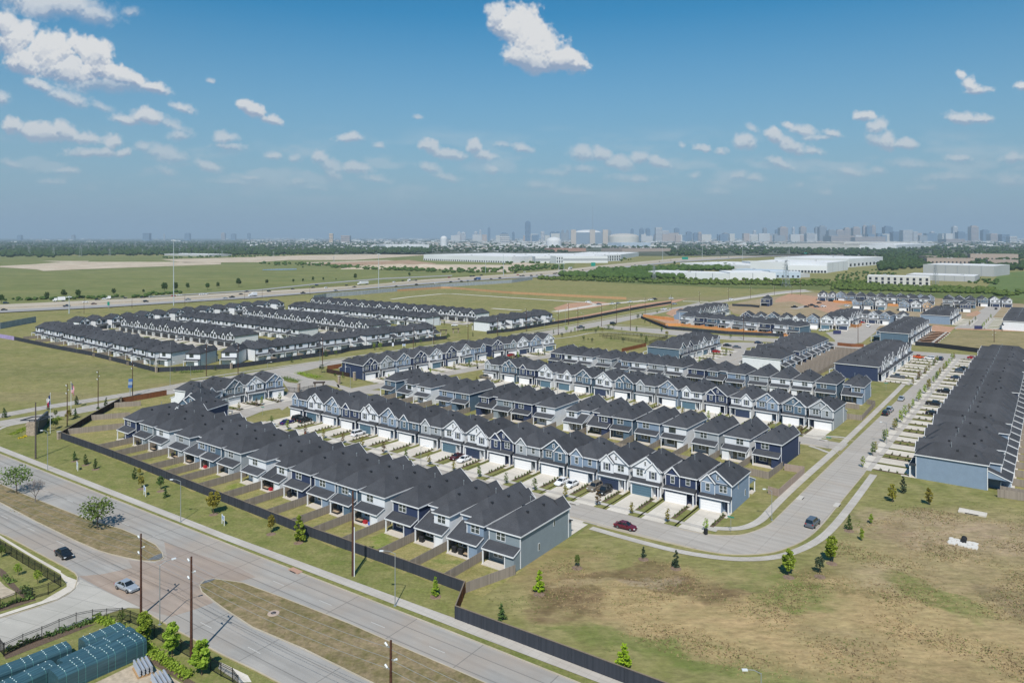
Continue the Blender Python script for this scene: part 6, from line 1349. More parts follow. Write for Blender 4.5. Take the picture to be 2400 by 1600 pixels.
hsign(S('g', 1000, 0)[0], 722, 707, 6, 'green road sign beside the west end of the highway'); hsign(S('m', 747, 0)[0], 631, 615, 10, 'green overhead sign beside the far highway curve'); hsign(S('m', 1590, 0)[0], 613, 602, 14, 'wide green sign at the highway overpass'); hsign(S('n', 345, 0)[0], 597, 592, 6, 'green sign on the distant overpass')
# flags
def flagpole(px, py, yt, label, kind):
    p = G(px, py); hh = hz(py, py - yt); t = thing('flagpole', label, 'flagpole', (p.x, p.y, 0), 0); m = MB(); m.tube((0, 0, 0), (0, 0, hh), .09, .05, plain('pole_white', (.72, .75, .76), .35, .2), 8); m.tube((0, 0, hh), (0, 0, hh + .25), .12, .03, MATS['pole_white'], 8); link('post', m.mesh('post'), t)
    RED = plain('flag_red', (.55, .03, .05), .8); WH = plain('flag_white', (.75, .75, .76), .8); BL = plain('flag_blue', (.02, .05, .20), .8)
    # cloth hanging in folds from the top
    m = MB(); Lh = 4.2; n = 8
    def P(u, v): # u along fly, v down hoist
        return (.1 + u * (.8 if kind == 'star' else 1.1) + .12 * math.sin(v * 5 + u * 7), .28 * math.sin(u * 11 + v * 2.0), hh - .3 - v * Lh * .72 - u * Lh * .30)
    N = 12; K = 13
    for i in range(N):
        for j in range(K):
            u0, u1, v0, v1 = i / N, (i + 1) / N, j / K, (j + 1) / K
            if kind == 'star': mat = BL if u0 < .34 else (WH if v0 < .5 else RED)
            else: mat = BL if (u0 < .42 and v0 < .53) else (RED if j % 2 == 0 else WH)
            a = 1 if kind != 'star' else -1
            pts_ = [P(u0, v0), P(u1, v0), P(u1, v1), P(u0, v1)]; m.face([(q_[0] * a, q_[1], q_[2]) for q_ in pts_], mat)
    o = link('flag', m.mesh('flag'), t)
    if kind == 'star':
        m = MB(); c0 = P(.17, .45); pts_ = []
        for k in range(10): a = PI / 2 + k * PI / 5; r_ = .42 if k % 2 == 0 else .17; pts_.append((-c0[0] + r_ * math.cos(a) * .6, c0[1] - .35, c0[2] + r_ * math.sin(a)))
        m.face(pts_, WH); link('star', m.mesh('star'), o)
    else:
        m = MB()
        for r_ in range(5):
            for c_ in range(6 if r_ % 2 == 0 else 5): q_ = P(.05 + c_ * .065 + (r_ % 2) * .03, .05 + r_ * .1); m.box(q_[0] - .03, q_[1] - .03, q_[2] - .04, q_[0] + .03, q_[1] + .03, q_[2] + .04, WH)
        link('star_field', m.mesh('star_field'), o)
flagpole(118, 1015, 922, 'flagpole with a red white and blue lone star flag hanging', 'star'); flagpole(166.5, 957, 896, 'flagpole with a striped red and white flag behind a brown pole', 'stripes')
# monument sign
p = G(75, 1019); t = thing('entrance_monument', 'stone pillar monument with dark slanted wall and flat metal roof frame', 'monument', (p.x, p.y, 0), R(8))
m = MB(); m.box(-1.2, -1.0, 0, 1.2, 1.0, 4.0, STONE); m.box(-1.3, -1.1, 3.2, 1.3, 1.1, 3.5, STONE); link('pillar', m.mesh('pillar'), t)
m = MB()
a, b = G(88, 1013) - p, G(111.6, 990) - p; a = Matrix.Rotation(-R(8), 2) @ a; b = Matrix.Rotation(-R(8), 2) @ b
m.bar((a.x, a.y, 1.9), (b.x, b.y, 1.9), .6, 3.8, plain('slate_wall', (.05, .06, .07), .6)); link('sign_wall', m.mesh('sign_wall'), t)
m = MB()
for (q0, q1) in (((-3.2, 2.2), (2.4, 2.2)), ((2.4, 2.2), (3.6, 6.5)), ((3.6, 6.5), (-1.8, 6.5)), ((-1.8, 6.5), (-3.2, 2.2))): m.bar((q0[0], q0[1] - 2, 4.5), (q1[0], q1[1] - 2, 4.5), .7, .16, DTRIM)
link('roof_frame', m.mesh('roof_frame'), t)
for s in (-.7, .7): m = MB(); m.box(s - .08, 0, 4.001, s + .08, .16, 4.45, DTRIM); link('bracket', m.mesh('bracket'), t)
def gate_roof(z, x, y, label):
    sx, sy = S(z, x, y); p = G(sx, sy); t = thing('gate_shelter', label, 'pergola', (p.x, p.y, 0), .2); 
    for s in (-1.6, 1.6): m = MB(); m.box(s - .3, -.3, 0, s + .3, .3, 2.6, STONE); link('post', m.mesh('post'), t)
    for k in range(6): m = MB(); m.box(-2.3, -1.2 + k * .45, 2.62, 2.3, -1.05 + k * .45, 2.85, plain('dark_timber', (.05, .035, .03), .8)); link('beam', m.mesh('beam'), t)
gate_roof('2', 2060, 1300, 'dark timber gate shelter behind the light blue corner roof'); gate_roof('3', 1565, 580, 'dark timber shelter at the white estate gate, nearer the white row'); gate_roof('3', 1725, 560, 'dark timber shelter in the middle of the white estate gate')
# play things, slabs and outfall in the basin
p = G(*S('d', 1880, 792)); t = tag(root('concrete_inlet', (p.x, p.y, 0), AE), 'flat pale concrete slab with dark slot in the dry basin', 'slab'); m = MB(); m.box(-2.6, -1.3, .02, 2.6, 1.3, .3, CONC); link('slab', m.mesh('slab'), t); m = MB(); m.box(-1.3, -1.32, .08, 1.2, -1.302, .24, BLACK); link('slot', m.mesh('slot'), t)
p = G(*S('d', 1797, 1068)); t = tag(root('drain_outfall', (p.x, p.y, 0), AE), 'black drain pipe on a square bed of white riprap', 'drain')
m = MB(); rs_ = random.Random(4)
for k in range(330):
    x, y = rs_.uniform(-2.4, 2.4), rs_.uniform(-2.0, 1.2); s = rs_.uniform(.1, .22); m.box(x - s, y - s, 0, x + s * .8, y + s * .9, s * .9 + .05, plain('riprap', (.62, .60, .56), .9))
o = link('riprap', m.mesh('riprap'), t); m = MB(); m.tube((0, -.2, .45), (0, 1.3, .6), .5, .5, BLACK, 16); link('pipe', m.mesh('pipe'), t)
p = G(628, 1416); t = tag(root('manhole', (p.x, p.y, .1), 0), 'round manhole ring in the eastern median grass', 'manhole'); p = G(641, 1438); t.location = (p.x, p.y, .1)
m = MB(); m.tube((0, 0, 0), (0, 0, .08), .95, .9, plain('ring_concrete', (.42, .33, .27), .9), 20); link('collar', m.mesh('collar'), t); m = MB(); m.tube((0, 0, .081), (0, 0, .12), .42, .42, plain('iron', (.06, .05, .05), .8), 16); link('cover', m.mesh('cover'), t)
for k, (z, x, y, lb) in enumerate((('b', 360, 1325, 'brick toned storm inlet at the boulevard kerb'), ('d', 300, 655, 'storm inlet on the inner side of the wide street'), ('d', 635, 720, 'storm inlet on the outer side of the wide street'), ('c', 570, 705, 'storm inlet on the central street'), ('d', 500, 122, 'storm inlet at the middle street corner'))):
    p = G(*S(z, x, y)); t = tag(root('storm_inlet', (p.x, p.y, 0), AE if k in (0, 3, 4) else AN), lb, 'storm inlet'); m = MB(); m.box(-1.4, -.5, .05, 1.4, .6, .17, plain('inlet_%d' % (k == 0), (.42, .26, .19) if k == 0 else (.5, .47, .42), .9)); link('lid', m.mesh('lid'), t); m = MB(); m.box(-.8, -.62, .06, .8, -.502, .15, BLACK); link('opening', m.mesh('opening'), t)
# bins and small things
def bin_(px, py, col, label):
    p = G(px, py); t = tag(root('wheelie_bin', (p.x, p.y, .1), .4), label, 'bin'); m = MB(); m.box(-.28, -.3, .1, .28, .3, 1.0, col); link('body', m.mesh('body'), t); m = MB(); m.box(-.31, -.34, 1.002, .31, .36, 1.08, col); link('lid', m.mesh('lid'), t)
bin_(*S('c', 1780, 990), BLACK, 'dark bin with red lid at the end of the last drive'); bin_(*S('h', 452, 1415), plain('bin_brown', (.14, .045, .02), .6), 'brown bin at the kerb below the black suvs'); bin_(*S('h', 2035, 800), BLACK, 'black bin by the drive before the middle row'); bin_(*S('4', 1187, 975), BLACK, 'black bin on the verge by the turning circle')
p = G(*S('c', 1780, 955)); 
def sign_small(px, py, h_, label, col, w_=.7):
    p = G(px, py); t = tag(root('street_sign', (p.x, p.y, .05), AE), label, 'sign', None); m = MB(); m.tube((0, 0, 0), (0, 0, h_), .04, .04, STEEL, 5); link('post', m.mesh('post'), t); m = MB(); m.box(-w_, -.03, h_, w_, .03, h_ + .25, col); link('blade', m.mesh('blade'), t)
sign_small(*S('c', 2010, 965), 2.9, 'green street name sign on the verge below the last house', SIGNG); sign_small(*S('d', 558, 200), 3.0, 'green street name sign at the middle street corner', SIGNG); sign_small(*S('j', 1085, 1000), 2.8, 'green street name sign at the back street corner', SIGNG); sign_small(*S('9', 1910, 590), 2.6, 'teal street name sign beside the entrance road', SIGNG, .9)
sign_small(*S('g', 1190, 970), 2.2, 'small sign on a post at the foot of the panel sign', WHITE, .4)
PUR = plain('banner_navy', (.03, .035, .10), .7)
for z, x, y, w_, lb in (('5', 925, 1020, 2.4, 'dark navy banner board at the mouth of the new street'), ('6', 1430, 925, 2.6, 'dark navy banner board at the near end of the far street')):
    p = G(*S(z, x, y)); t = tag(root('banner_board', (p.x, p.y, 0)), lb, 'banner'); m = MB(); m.box(-w_, -.05, .4, w_, .05, 2.5, PUR); link('cloth', m.mesh('cloth'), t)
    for s in (-1, 1): m = MB(); m.box(s * w_ - .06, .06, 0, s * w_ + .06, .16, 2.6, STEEL); link('post', m.mesh('post'), t)
# things on the patios of the boulevard row
GM = [plain('grill_black', (.02, .02, .022), .5), plain('toy_red', (.4, .02, .03), .6), plain('cushion_tan', (.4, .3, .2), .8), plain('toy_blue', (.05, .12, .45), .6)]
def grill(p, ang, label, m_):
    t = tag(root('covered_grill', (p.x, p.y, .165), ang), label, 'grill'); m = MB(); m.box(-.5, -.3, 0, .5, .3, .8, m_); link('cabinet', m.mesh('cabinet'), t); m = MB(); m.tube((-.5, 0, .85), (.5, 0, .85), .3, .3, m_, 10); link('hood', m.mesh('hood'), t)
for i, kinds in ((1, 'g'), (3, 'gs'), (4, 's'), (8, 'st'), (9, 'g'), (11, 's'), (12, 'stb'), (14, 'g'), (15, 'ggs'), (5, 't'), (2, 's')):
    c, t_, n, W, mir, lab = ROWS['A']['h'][i]
    for j, kd in enumerate(kinds):
        p = c + t_ * (1.2 + j * 1.6) + n * 1.5; a = math.atan2(t_.y, t_.x)
        who = 'on the %s patio from the corner pillar' % ordi(i)
        if kd == 'g': grill(p, a, '%s black covered grill %s' % (('first', 'second', 'third')[j], who), GM[0])
        elif kd == 's':
            o = tag(root('patio_sofa', (p.x, p.y, .165), a), 'dark patio sofa with tan cushions ' + who, 'sofa'); m = MB(); m.box(-.9, -.4, 0, .9, .4, .38, GM[0]); m.box(-.9, .25, .38, .9, .4, .8, GM[0]); link('frame', m.mesh('frame'), o); m = MB(); m.box(-.8, -.38, .382, .8, .22, .5, GM[2]); link('cushion', m.mesh('cushion'), o)
        else:
            o = tag(root('storage_box', (p.x, p.y, .165), a), ('red' if kd == 't' else 'blue') + ' storage box ' + who, 'box'); m = MB(); m.box(-.45, -.3, 0, .45, .3, .5, GM[1] if kd == 't' else GM[3]); link('body', m.mesh('body'), o); m = MB(); m.box(-.48, -.33, .502, .48, .33, .58, GM[1] if kd == 't' else GM[3]); link('lid', m.mesh('lid'), o)
# teal wrapped bundles of long stock in the near yard
TEAL = nmat('teal_netting'); _m, _nt, _b = TEAL; _q = NB(_nt); _p = _q.pos(True); _n = _q.noise(_q.mapp(_p, (.12, 3.5, 3.5)), 1.2, 4, .6)
_q.l(_q.mix(_n, (.016, .045, .06), (.06, .135, .165)), _b.inputs['Base Color']); _b.inputs['Roughness'].default_value = .38; _b.inputs['Specular IOR Level'].default_value = .5; TEAL = _m
STRAP = plain('teal_strap', (.16, .42, .38), .4); KNOB = plain('white_knob', (.75, .85, .83), .4)
def bundle(label, a, b, w_, h_, nb, seed):
    """long rounded bundle from a to b (plan), strapped at intervals"""
    d = b - a; L = d.length; t = thing('wrapped_bundle', label, 'bundle', (a.x, a.y, .05), math.atan2(d.y, d.x), 'teal wrapped bundles in the near yard'); rnd = random.Random(seed)
    m = MB(); K = 12; prof = [(w_ / 2 * math.copysign(abs(math.cos(PI * k / K)) ** .55, math.cos(PI * k / K)), h_ * .55 + h_ * .45 * math.sin(PI * k / K) ** .45) for k in range(K + 1)]
    prof = [(w_ / 2, 0)] + prof + [(-w_ / 2, 0)]
    xs = [0] + [L * k / 24 + rnd.uniform(-.1, .1) for k in range(1, 24)] + [L]
    jit = [1 + .035 * rnd.uniform(-1, 1) for _ in prof]; R_ = [[(x, y, z * j_ * (1 + .012 * math.sin(x * .9))) for (y, z), j_ in zip(prof, jit)] for x in xs]
    for r0, r1 in zip(R_[:-1], R_[1:]):
        for i in range(len(prof) - 1): m.face([r0[i], r1[i], r1[i + 1], r0[i + 1]], TEAL)
    m.face(R_[0], TEAL); m.face(R_[-1][::-1], TEAL); link('wrapping', m.mesh('wrapping'), t)
    for k in range(nb):
        x = L * (k + .5) / nb
        for dx in ((-.45, .45) if k % 2 == 0 else (0,)):
            s = MB()
            for (y0, z0), (y1, z1) in zip(prof[:-1], prof[1:]): s.bar((x + dx, y0 * 1.012, z0 * 1.012), (x + dx, y1 * 1.012, z1 * 1.012), .022, .012, STRAP)
            o = link('strap', s.mesh('strap'), t); kb_ = MB()
            for u in (-.62, -.2, .22, .62): kb_.box(x + dx - .055, u * w_ / 2 - .055, h_ * 1.0, x + dx + .055, u * w_ / 2 + .055, h_ * 1.0 + .06, KNOB)
            link('knob_row', kb_.mesh('knob_row'), o)
def bp(*xy): return G(*S('e', *xy))
bundle('teal wrapped bundle farthest from the camera, beside the green hedge', bp(1190, 1150) + Vector((.5, 1.5)), bp(760, 1330) + Vector((.5, 1.5)), 2.6, 2.1, 3, 1)
bundle('longest teal wrapped bundle with its end toward the concrete pad', bp(1440, 1290) + Vector((0, 1.2)), bp(560, 1650), 3.3, 2.5, 6, 2)
bundle('teal wrapped bundle between the farthest and the longest one', bp(1330, 1235) + Vector((-.3, 2)), bp(640, 1520), 2.4, 2.3, 4, 3)
bundle('gray teal wrapped bundle nearest the lawn on the west', bp(690, 1340) + Vector((-.2, 1.)), bp(-200, 1660), 2.6, 2.0, 5, 4); bundle('teal wrapped bundle low at the picture corner', bp(560, 1500), bp(-200, 1850), 2.8, 2.0, 4, 5)
for k, (x, y) in enumerate(((1500, 1450), (1690, 1600))):
    p = bp(x, y); t = thing('pipe_stack', 'pallet stack of silver pipes, %s from the teal bundles' % ordi(k), 'pipe stack', (p.x, p.y, .05), R(-50))
    for r_ in range(3):
        for c_ in range(4): m = MB(); m.tube((-1.6, -.75 + c_ * .5, .45 + r_ * .32), (1.6, -.75 + c_ * .5, .45 + r_ * .32), .16, .16, plain('silver_pipe', (.5, .53, .58), .35, .4), 8); link('pipe', m.mesh('pipe'), t)
    m = MB(); m.box(-1.5, -1.0, .02, 1.5, 1.0, .26, plain('pallet_wood', (.42, .27, .14), .9)); link('pallet', m.mesh('pallet'), t)

# ================================================================== WAREHOUSES, ARENAS, SKYLINE
WWH = plain('tilt_wall_white', (.62, .64, .65), .8, var=.06, scale=.02); WRF = plain('white_membrane_roof', (.66, .66, .65), .8, var=.05, scale=.03); DWIN = plain('dark_glazing', (.035, .04, .05), .2)
GRY = plain('tilt_wall_gray', (.40, .41, .41), .8, var=.06, scale=.02); STR = plain('gray_stripe', (.33, .35, .37), .8); CREAM = plain('tilt_wall_cream', (.55, .54, .50), .8, var=.05, scale=.02); LB = plain('pale_blue_wall', (.42, .50, .58), .8)
def warehouse(label, a, b, ytop_a, depth, wall=WWH, roof=WRF, bays=0, stripe=False, wins=None, name='warehouse', cat='warehouse', docks=0):
    """front wall from ground row point a to b; depth runs away"""
    A = G(*a); Bp = G(*b); hh = hz(a[1], a[1] - ytop_a); d = Bp - A; L = d.length; t = thing(name, label, cat, (A.x, A.y, .1), math.atan2(d.y, d.x), 'large flat roofed buildings')
    m = MB(); m.box(0, 0, 0, L, depth, hh - .6, wall, False); m.box(0, 0, hh - .6, L, .5, hh, wall); m.box(0, depth - .5, hh - .6, L, depth, hh, wall); m.box(0, .501, hh - .6, .5, depth - .501, hh, wall); m.box(L - .5, .501, hh - .6, L, depth - .501, hh, wall); link('wall', m.mesh('wall'), t)
    m = MB(); m.box(.501, .501, hh - .59, L - .501, depth - .501, hh - .4, roof); o = link('roof', m.mesh('roof'), t)
    rnd = random.Random(label)
    for k in range(int(L / 45)): m = MB(); x = rnd.uniform(8, L - 8); y = rnd.uniform(5, depth - 5); m.box(x, y, hh - .398, x + 4, y + 3, hh + 1.4, GRY); link('roof_unit', m.mesh('roof_unit'), o)
    if stripe: m = MB(); m.box(0, -.15, hh * .35, L, -.02, hh * .68, STR); m.box(L + .02, 0, hh * .35, L + .15, depth, hh * .68, STR); link('painted_band', m.mesh('painted_band'), t)
    if bays:
        for k in range(1, bays): m = MB(); x = L * k / bays; m.box(x - .5, -.25, 0, x + .5, -.02, hh - .2, STR if wall is not STR else GRY); link('panel_joint', m.mesh('panel_joint'), t)
    if docks:
        for k in range(docks): m = MB(); x = L * (k + .5) / docks; m.box(x - 1.8, -.2, .6, x + 1.8, -.02, 4.2, DWIN); link('dock_door', m.mesh('dock_door'), t)
    if wins:
        n, rows = wins
        for r_ in range(rows):
            for k in range(n): m = MB(); x = L * (k + .5) / n; z = hh * (.12 + r_ * .42); m.box(x - L / n * .2, -.2, z, x + L / n * .2, -.02, z + hh * .3, DWIN); link('window', m.mesh('window'), t)
    return t
sm = lambda *v: S('m', *v); sl = lambda *v: S('l', *v); sn = lambda *v: S('n', *v)
warehouse('long two storey white warehouse beyond the graded pads', sl(1540, 432), sl(2352, 458), sl(0, 378)[1], 260, wins=None, docks=40); warehouse('white and gray banded warehouse with glass corner entries', sm(215, 458), sm(880, 455), sm(0, 397)[1], 330, stripe=True)
warehouse('white glazed office corner of the banded warehouse', sm(870, 442), sm(1000, 436), sm(0, 383)[1], 60, wins=(6, 2)); warehouse('glass corner entry block of the banded warehouse', sm(405, 463), sm(470, 462), sm(0, 392)[1], 30, wins=(3, 2)); warehouse('white entry block in the middle of the banded warehouse', sm(660, 452), sm(705, 450), sm(0, 395)[1], 25, wins=(2, 2))
warehouse('far half of the banded white warehouse group', sm(890, 440), sm(1165, 395), sm(0, 392)[1], 160)
warehouse('long blank white warehouse behind the scrub', sm(1252, 588), sm(2000, 612), sm(0, 532)[1], 45, bays=5); warehouse('second blank white warehouse joined to the long one', sm(2002, 612), (1818, 656.5), sm(0, 545)[1], 70, bays=2)
warehouse('white roofed warehouse beside the far highway curve', sm(1545, 490), (1768, 632), sm(0, 455)[1], 150); warehouse('pale blue flat building behind the blank warehouses', (1717, 641), (1815, 645), 631, 40, LB, LB)
warehouse('broad white warehouse with many roof units', sn(182, 545), sn(540, 550), sn(0, 478)[1], 150, docks=12); warehouse('white warehouse stepping back behind the broad one', sn(545, 548), sn(735, 520), sn(0, 455)[1], 130, bays=4); warehouse('tall white warehouse with dark doors at the thicket edge', sn(740, 498), sn(1055, 470), sn(0, 418)[1], 150, wins=(9, 1))
warehouse('low white warehouse at the west of the group', (1802, 632), (1845, 632), 618, 160); warehouse('pale blue office with three dark windows', sn(20, 592), sn(300, 596), sn(0, 535)[1], 30, LB, WRF, wins=(6, 1)); warehouse('low gray annex beside the pale blue office', sn(300, 590), sn(385, 588), sn(0, 555)[1], 30, GRY, WRF)
warehouse('cream concrete office block with two rows of dark windows', sn(912, 652), sn(1490, 668), sn(0, 572)[1], 30, CREAM, WRF, wins=(10, 2), name='office_block', cat='office block'); warehouse('tall gray windowless warehouse beside the striped field', sn(1425, 560), sn(2075, 582), sn(0, 468)[1], 90, GRY, WRF, bays=6)
warehouse('long gray low warehouse with pale roof behind the office block', sn(1270, 610), sn(1900, 630), sn(0, 560)[1], 60, GRY, WRF, bays=7); warehouse('far white warehouse row beyond the apartments', sl(1190, 322), sl(1590, 320), sl(0, 288)[1], 300, bays=14); warehouse('small white flat building on the far side of the pads', sl(1060, 310), sl(1190, 310), sl(0, 290)[1], 200)
warehouse('long low building at the wood edge in the west', S('k', 1510, 388), S('k', 1920, 398), S('k', 0, 370)[1], 80, GRY, WRF); warehouse('red roofed apartment block beyond the banded warehouse', sm(375, 352), sm(680, 350), sm(0, 322)[1], 100, plain('apartment_tan', (.36, .22, .17), .9), plain('red_roof', (.24, .11, .085), .9), name='apartment_block', cat='apartment block')
warehouse('brown roofed low building in the trees', sm(1010, 355), sm(1460, 350), sm(0, 325)[1], 150, plain('wall_tan', (.35, .29, .25), .9), plain('brown_roof', (.18, .145, .13), .9)); warehouse('blue panelled hall beyond the brown roof', sm(1005, 305), sm(1275, 303), sm(0, 270)[1], 150, LB, LB, bays=4)
warehouse('long beige warehouse roofs in front of the skyline, west part', sn(240, 292), sn(700, 300), sn(0, 264)[1], 500, CREAM, plain('beige_roof', (.52, .46, .38), .9)); warehouse('long beige warehouse roofs in front of the skyline, east part', sn(700, 330), sn(1180, 320), sn(0, 290)[1], 420, CREAM, MATS['beige_roof']); warehouse('pale warehouse roof with rounded vents before the skyline', sn(1180, 330), sn(1530, 305), sn(0, 290)[1], 300, WWH, WRF)
warehouse('pale far warehouse roof east of the rounded one', sn(1050, 286), sn(1380, 284), sn(0, 263)[1], 500, CREAM, WRF); 
for k, (x0, x1, y, yt) in enumerate(((1860, 2300, 435, 372), (1460, 1900, 462, 410), (2020, 2300, 482, 425), (1385, 1450, 425, 388))):
    warehouse('brown roofed apartment block in the trees, %s of four' % ordi(k), sn(x0, y), sn(x1, y + 4), sn(0, yt)[1], 30, plain('wall_tan', (.35, .29, .25), .9), MATS['brown_roof'], wins=(12, 1), name='apartment_block', cat='apartment block')
# arenas
def arena(label, px0, px1, ybase, ytop, D_, roofm, wallm, oval=False, hf=.7):
    s = D_ / F; x0 = (px0 - HX) * s; x1 = (px1 - HX) * s; zt = H + (HY - ytop) * s; r_ = (x1 - x0) / 2; t = thing('arena', label, 'stadium', ((x0 + x1) / 2, D_ + r_, 0), 0, 'arenas before the skyline')
    hw_ = zt * hf; m = MB(); n = 40
    ring = lambda rr_, z: [(rr_ * math.cos(2 * PI * k / n), rr_ * (.8 if oval else 1) * math.sin(2 * PI * k / n), z) for k in range(n)]
    a, b = ring(r_, 0), ring(r_, hw_)
    for k in range(n): j = (k + 1) % n; m.face([a[k], a[j], b[j], b[k]], wallm)
    link('wall', m.mesh('wall'), t); m = MB(); pr = b
    for i in range(1, 7):
        f = i / 6; q_ = ring(r_ * max(.001, math.cos(f * PI / 2)), hw_ + (zt - hw_) * math.sin(f * PI / 2) ** (1.0))
        for k in range(n): j = (k + 1) % n; m.face([pr[k], pr[j], q_[j], q_[k]], roofm)
        pr = q_
    link('dome', m.mesh('dome'), t); return t, r_, hw_
DOME = plain('dome_white', (.55, .56, .56), .7); DOMEB = plain('dome_cream', (.44, .42, .38), .7)
arena('broad cream domed arena in front of the skyline', sm(905, 0)[0], sm(1190, 0)[0], 0, sm(0, 183)[1], 6000, DOMEB, CREAM); arena('small white domed arena west of the big stadium', sm(315, 0)[0], sm(460, 0)[0], 0, sm(0, 216)[1], 4700, DOME, WWH, False, .5); arena('small white dome among the far offices', sl(1690, 0)[0], sl(1755, 0)[0], 0, sl(0, 207)[1], 5000, DOME, WWH)
t, r_, hw_ = arena('large rectangular stadium with white domed roof and corner towers', sm(580, 0)[0], sm(835, 0)[0], 0, sm(0, 150)[1], 6200, DOME, LB, True, .80)
for sx in (-1.12, .25, 1.18):
    m = MB(); m.box(sx * r_ - 22, -r_ * 1.05, 0, sx * r_ + 22, -r_ * .9, hw_ * 1.25, plain('tower_tan', (.44, .40, .36), .8)); link('corner_tower', m.mesh('corner_tower'), t)
m = MB(); m.box(-r_ * 1.1, -r_ * .93, 0, r_ * 1.25, r_ * .8, hw_ * 1.02, plain('stadium_glass', (.22, .28, .35), .3)); link('glass_hall', m.mesh('glass_hall'), t)
# skyline
TC = {'b': (.13, .20, .29), 'w': (.52, .52, .52), 't': (.40, .33, .29), 'g': (.25, .28, .31), 'o': (.66, .48, .28)}
for k, v in TC.items(): plain('tower_' + k, v, .5)
def tower(label, z, x0, x1, yt, D_, c, cap=True, taper=False):
    D_ = D_ * ((1.2 if z != 'k' else 1.7) if not taper else .8)
    s = D_ / F; X0 = (S(z, x0, 0)[0] - HX) * s; X1 = (S(z, x1, 0)[0] - HX) * s; zt = H + (HY - S(z, 0, yt)[1]) * s; w_ = X1 - X0; t = thing('high_rise', label, 'tower', ((X0 + X1) / 2, D_, 0), 0, 'high rise towers of the skyline')
    mt = MATS['tower_' + c]; m = MB(); body = zt * (.93 if cap else 1); m.box(-w_ / 2, 0, 0, w_ / 2, w_ * .8, body, mt, False)
    if taper: m.box(-w_ * .36, w_ * .1, body, w_ * .36, w_ * .7, body + (zt - body) * .6, mt); m.box(-w_ * .2, w_ * .2, body, w_ * .2, w_ * .6, zt, mt)
    elif cap: m.box(-w_ * .3, w_ * .1, body, w_ * .3, w_ * .6, zt, mt)
    link('wall', m.mesh('wall'), t); m = MB(); nf = max(4, int(body / 16))
    for k in range(1, nf): zz = body * k / nf; m.box(-w_ / 2 - .5, -.6, zz, w_ / 2 + .5, w_ * .81, zz + body / nf * .38, plain('tower_glazing', (.14, .17, .22), .3) if c != 'b' else plain('blue_glazing', (.09, .14, .21), .2))
    link('window_band', m.mesh('window_band'), t)
TW = [('m', 120, 172, 68, 12000, 'b'), ('m', 265, 297, 165, 8000, 'w'), ('m', 350, 402, 165, 9000, 'b'), ('m', 402, 445, 165, 9000, 'b'), ('m', 455, 476, 150, 9500, 'g'), ('m', 498, 522, 150, 9500, 'g'), ('m', 563, 600, 150, 9000, 'b'), ('m', 880, 912, 150, 9500, 'g'), ('m', 1093, 1118, 138, 9500, 'b'), ('m', 1175, 1215, 134, 9000, 'b'), ('m', 1232, 1270, 134, 9000, 'b'),
      ('m', 1320, 1380, 128, 8000, 'w'), ('m', 1381, 1441, 158, 8000, 'w'), ('m', 1495, 1538, 132, 9500, 'b'), ('m', 1605, 1653, 166, 9000, 'b'), ('m', 1668, 1708, 176, 9000, 'b'), ('m', 1712, 1742, 170, 8600, 't'), ('m', 1943, 1990, 176, 9000, 'g'), ('m', 2218, 2245, 155, 9500, 'w'), ('m', 2310, 2342, 130, 9000, 'g'), ('m', 0, 24, 168, 8200, 'b'), ('m', 640, 700, 185, 9900, 'g'),
      ('l', 1850, 1880, 168, 9000, 'w'), ('l', 1884, 1925, 172, 9000, 'w'), ('l', 2005, 2035, 165, 9500, 'w'), ('l', 2052, 2070, 150, 9500, 'w'), ('l', 2128, 2152, 125, 10500, 'b'), ('l', 2248, 2310, 175, 8200, 'b'), ('l', 672, 706, 187, 7600, 'o'), ('l', 780, 860, 205, 7000, 't'), ('l', 2242, 2330, 214, 5200, 'w'),
      ('k', 1310, 1368, 181, 7500, 'b'), ('k', 1695, 1740, 180, 8500, 'b'), ('k', 2030, 2065, 178, 9000, 't'), ('k', 155, 192, 198, 8500, 'b'), ('k', 655, 682, 197, 9000, 'g'), ('k', 1502, 1514, 188, 9000, 'w'), ('k', 2120, 2160, 184, 9000, 'b'), ('k', 2270, 2295, 180, 9000, 'b'),
      ('n', 70, 100, 145, 9500, 'b'), ('n', 110, 185, 122, 8500, 't'), ('n', 225, 248, 124, 9500, 'w'), ('n', 300, 354, 118, 9000, 't'), ('n', 355, 430, 182, 7800, 'w'), ('n', 436, 474, 122, 9200, 'g'), ('n', 474, 541, 113, 8800, 'g'), ('n', 558, 625, 148, 8600, 'g'), ('n', 630, 704, 150, 8700, 't'), ('n', 706, 760, 130, 8800, 't'), ('n', 785, 850, 123, 8800, 't'), ('n', 875, 905, 108, 8800, 't'), ('n', 910, 955, 114, 8600, 'b'), ('n', 957, 990, 108, 8900, 't'),
      ('n', 1075, 1148, 116, 8500, 'b'), ('n', 1150, 1230, 165, 8200, 'b'), ('n', 1242, 1330, 154, 8000, 'w'), ('n', 1335, 1375, 168, 8000, 'w'), ('n', 1497, 1530, 165, 9500, 'w'), ('n', 1702, 1746, 115, 9500, 'w'), ('n', 1748, 1812, 165, 8300, 'b'), ('n', 1868, 1936, 113, 8600, 't'), ('n', 1977, 2034, 148, 9000, 'b'), ('n', 2045, 2125, 186, 8300, 't'), ('n', 2150, 2220, 192, 7800, 'b'), ('n', 2222, 2290, 211, 7200, 'w'), ('n', 580, 800, 208, 7600, 't'), ('n', 800, 1080, 216, 7500, 't'), ('n', 1640, 1810, 236, 7000, 't')]
TN = {'b': 'blue glass', 'w': 'pale', 't': 'tan', 'g': 'gray', 'o': 'orange tan'}; tc = {}
TW.sort(key=lambda v: S(v[0], v[1], 0)[0])
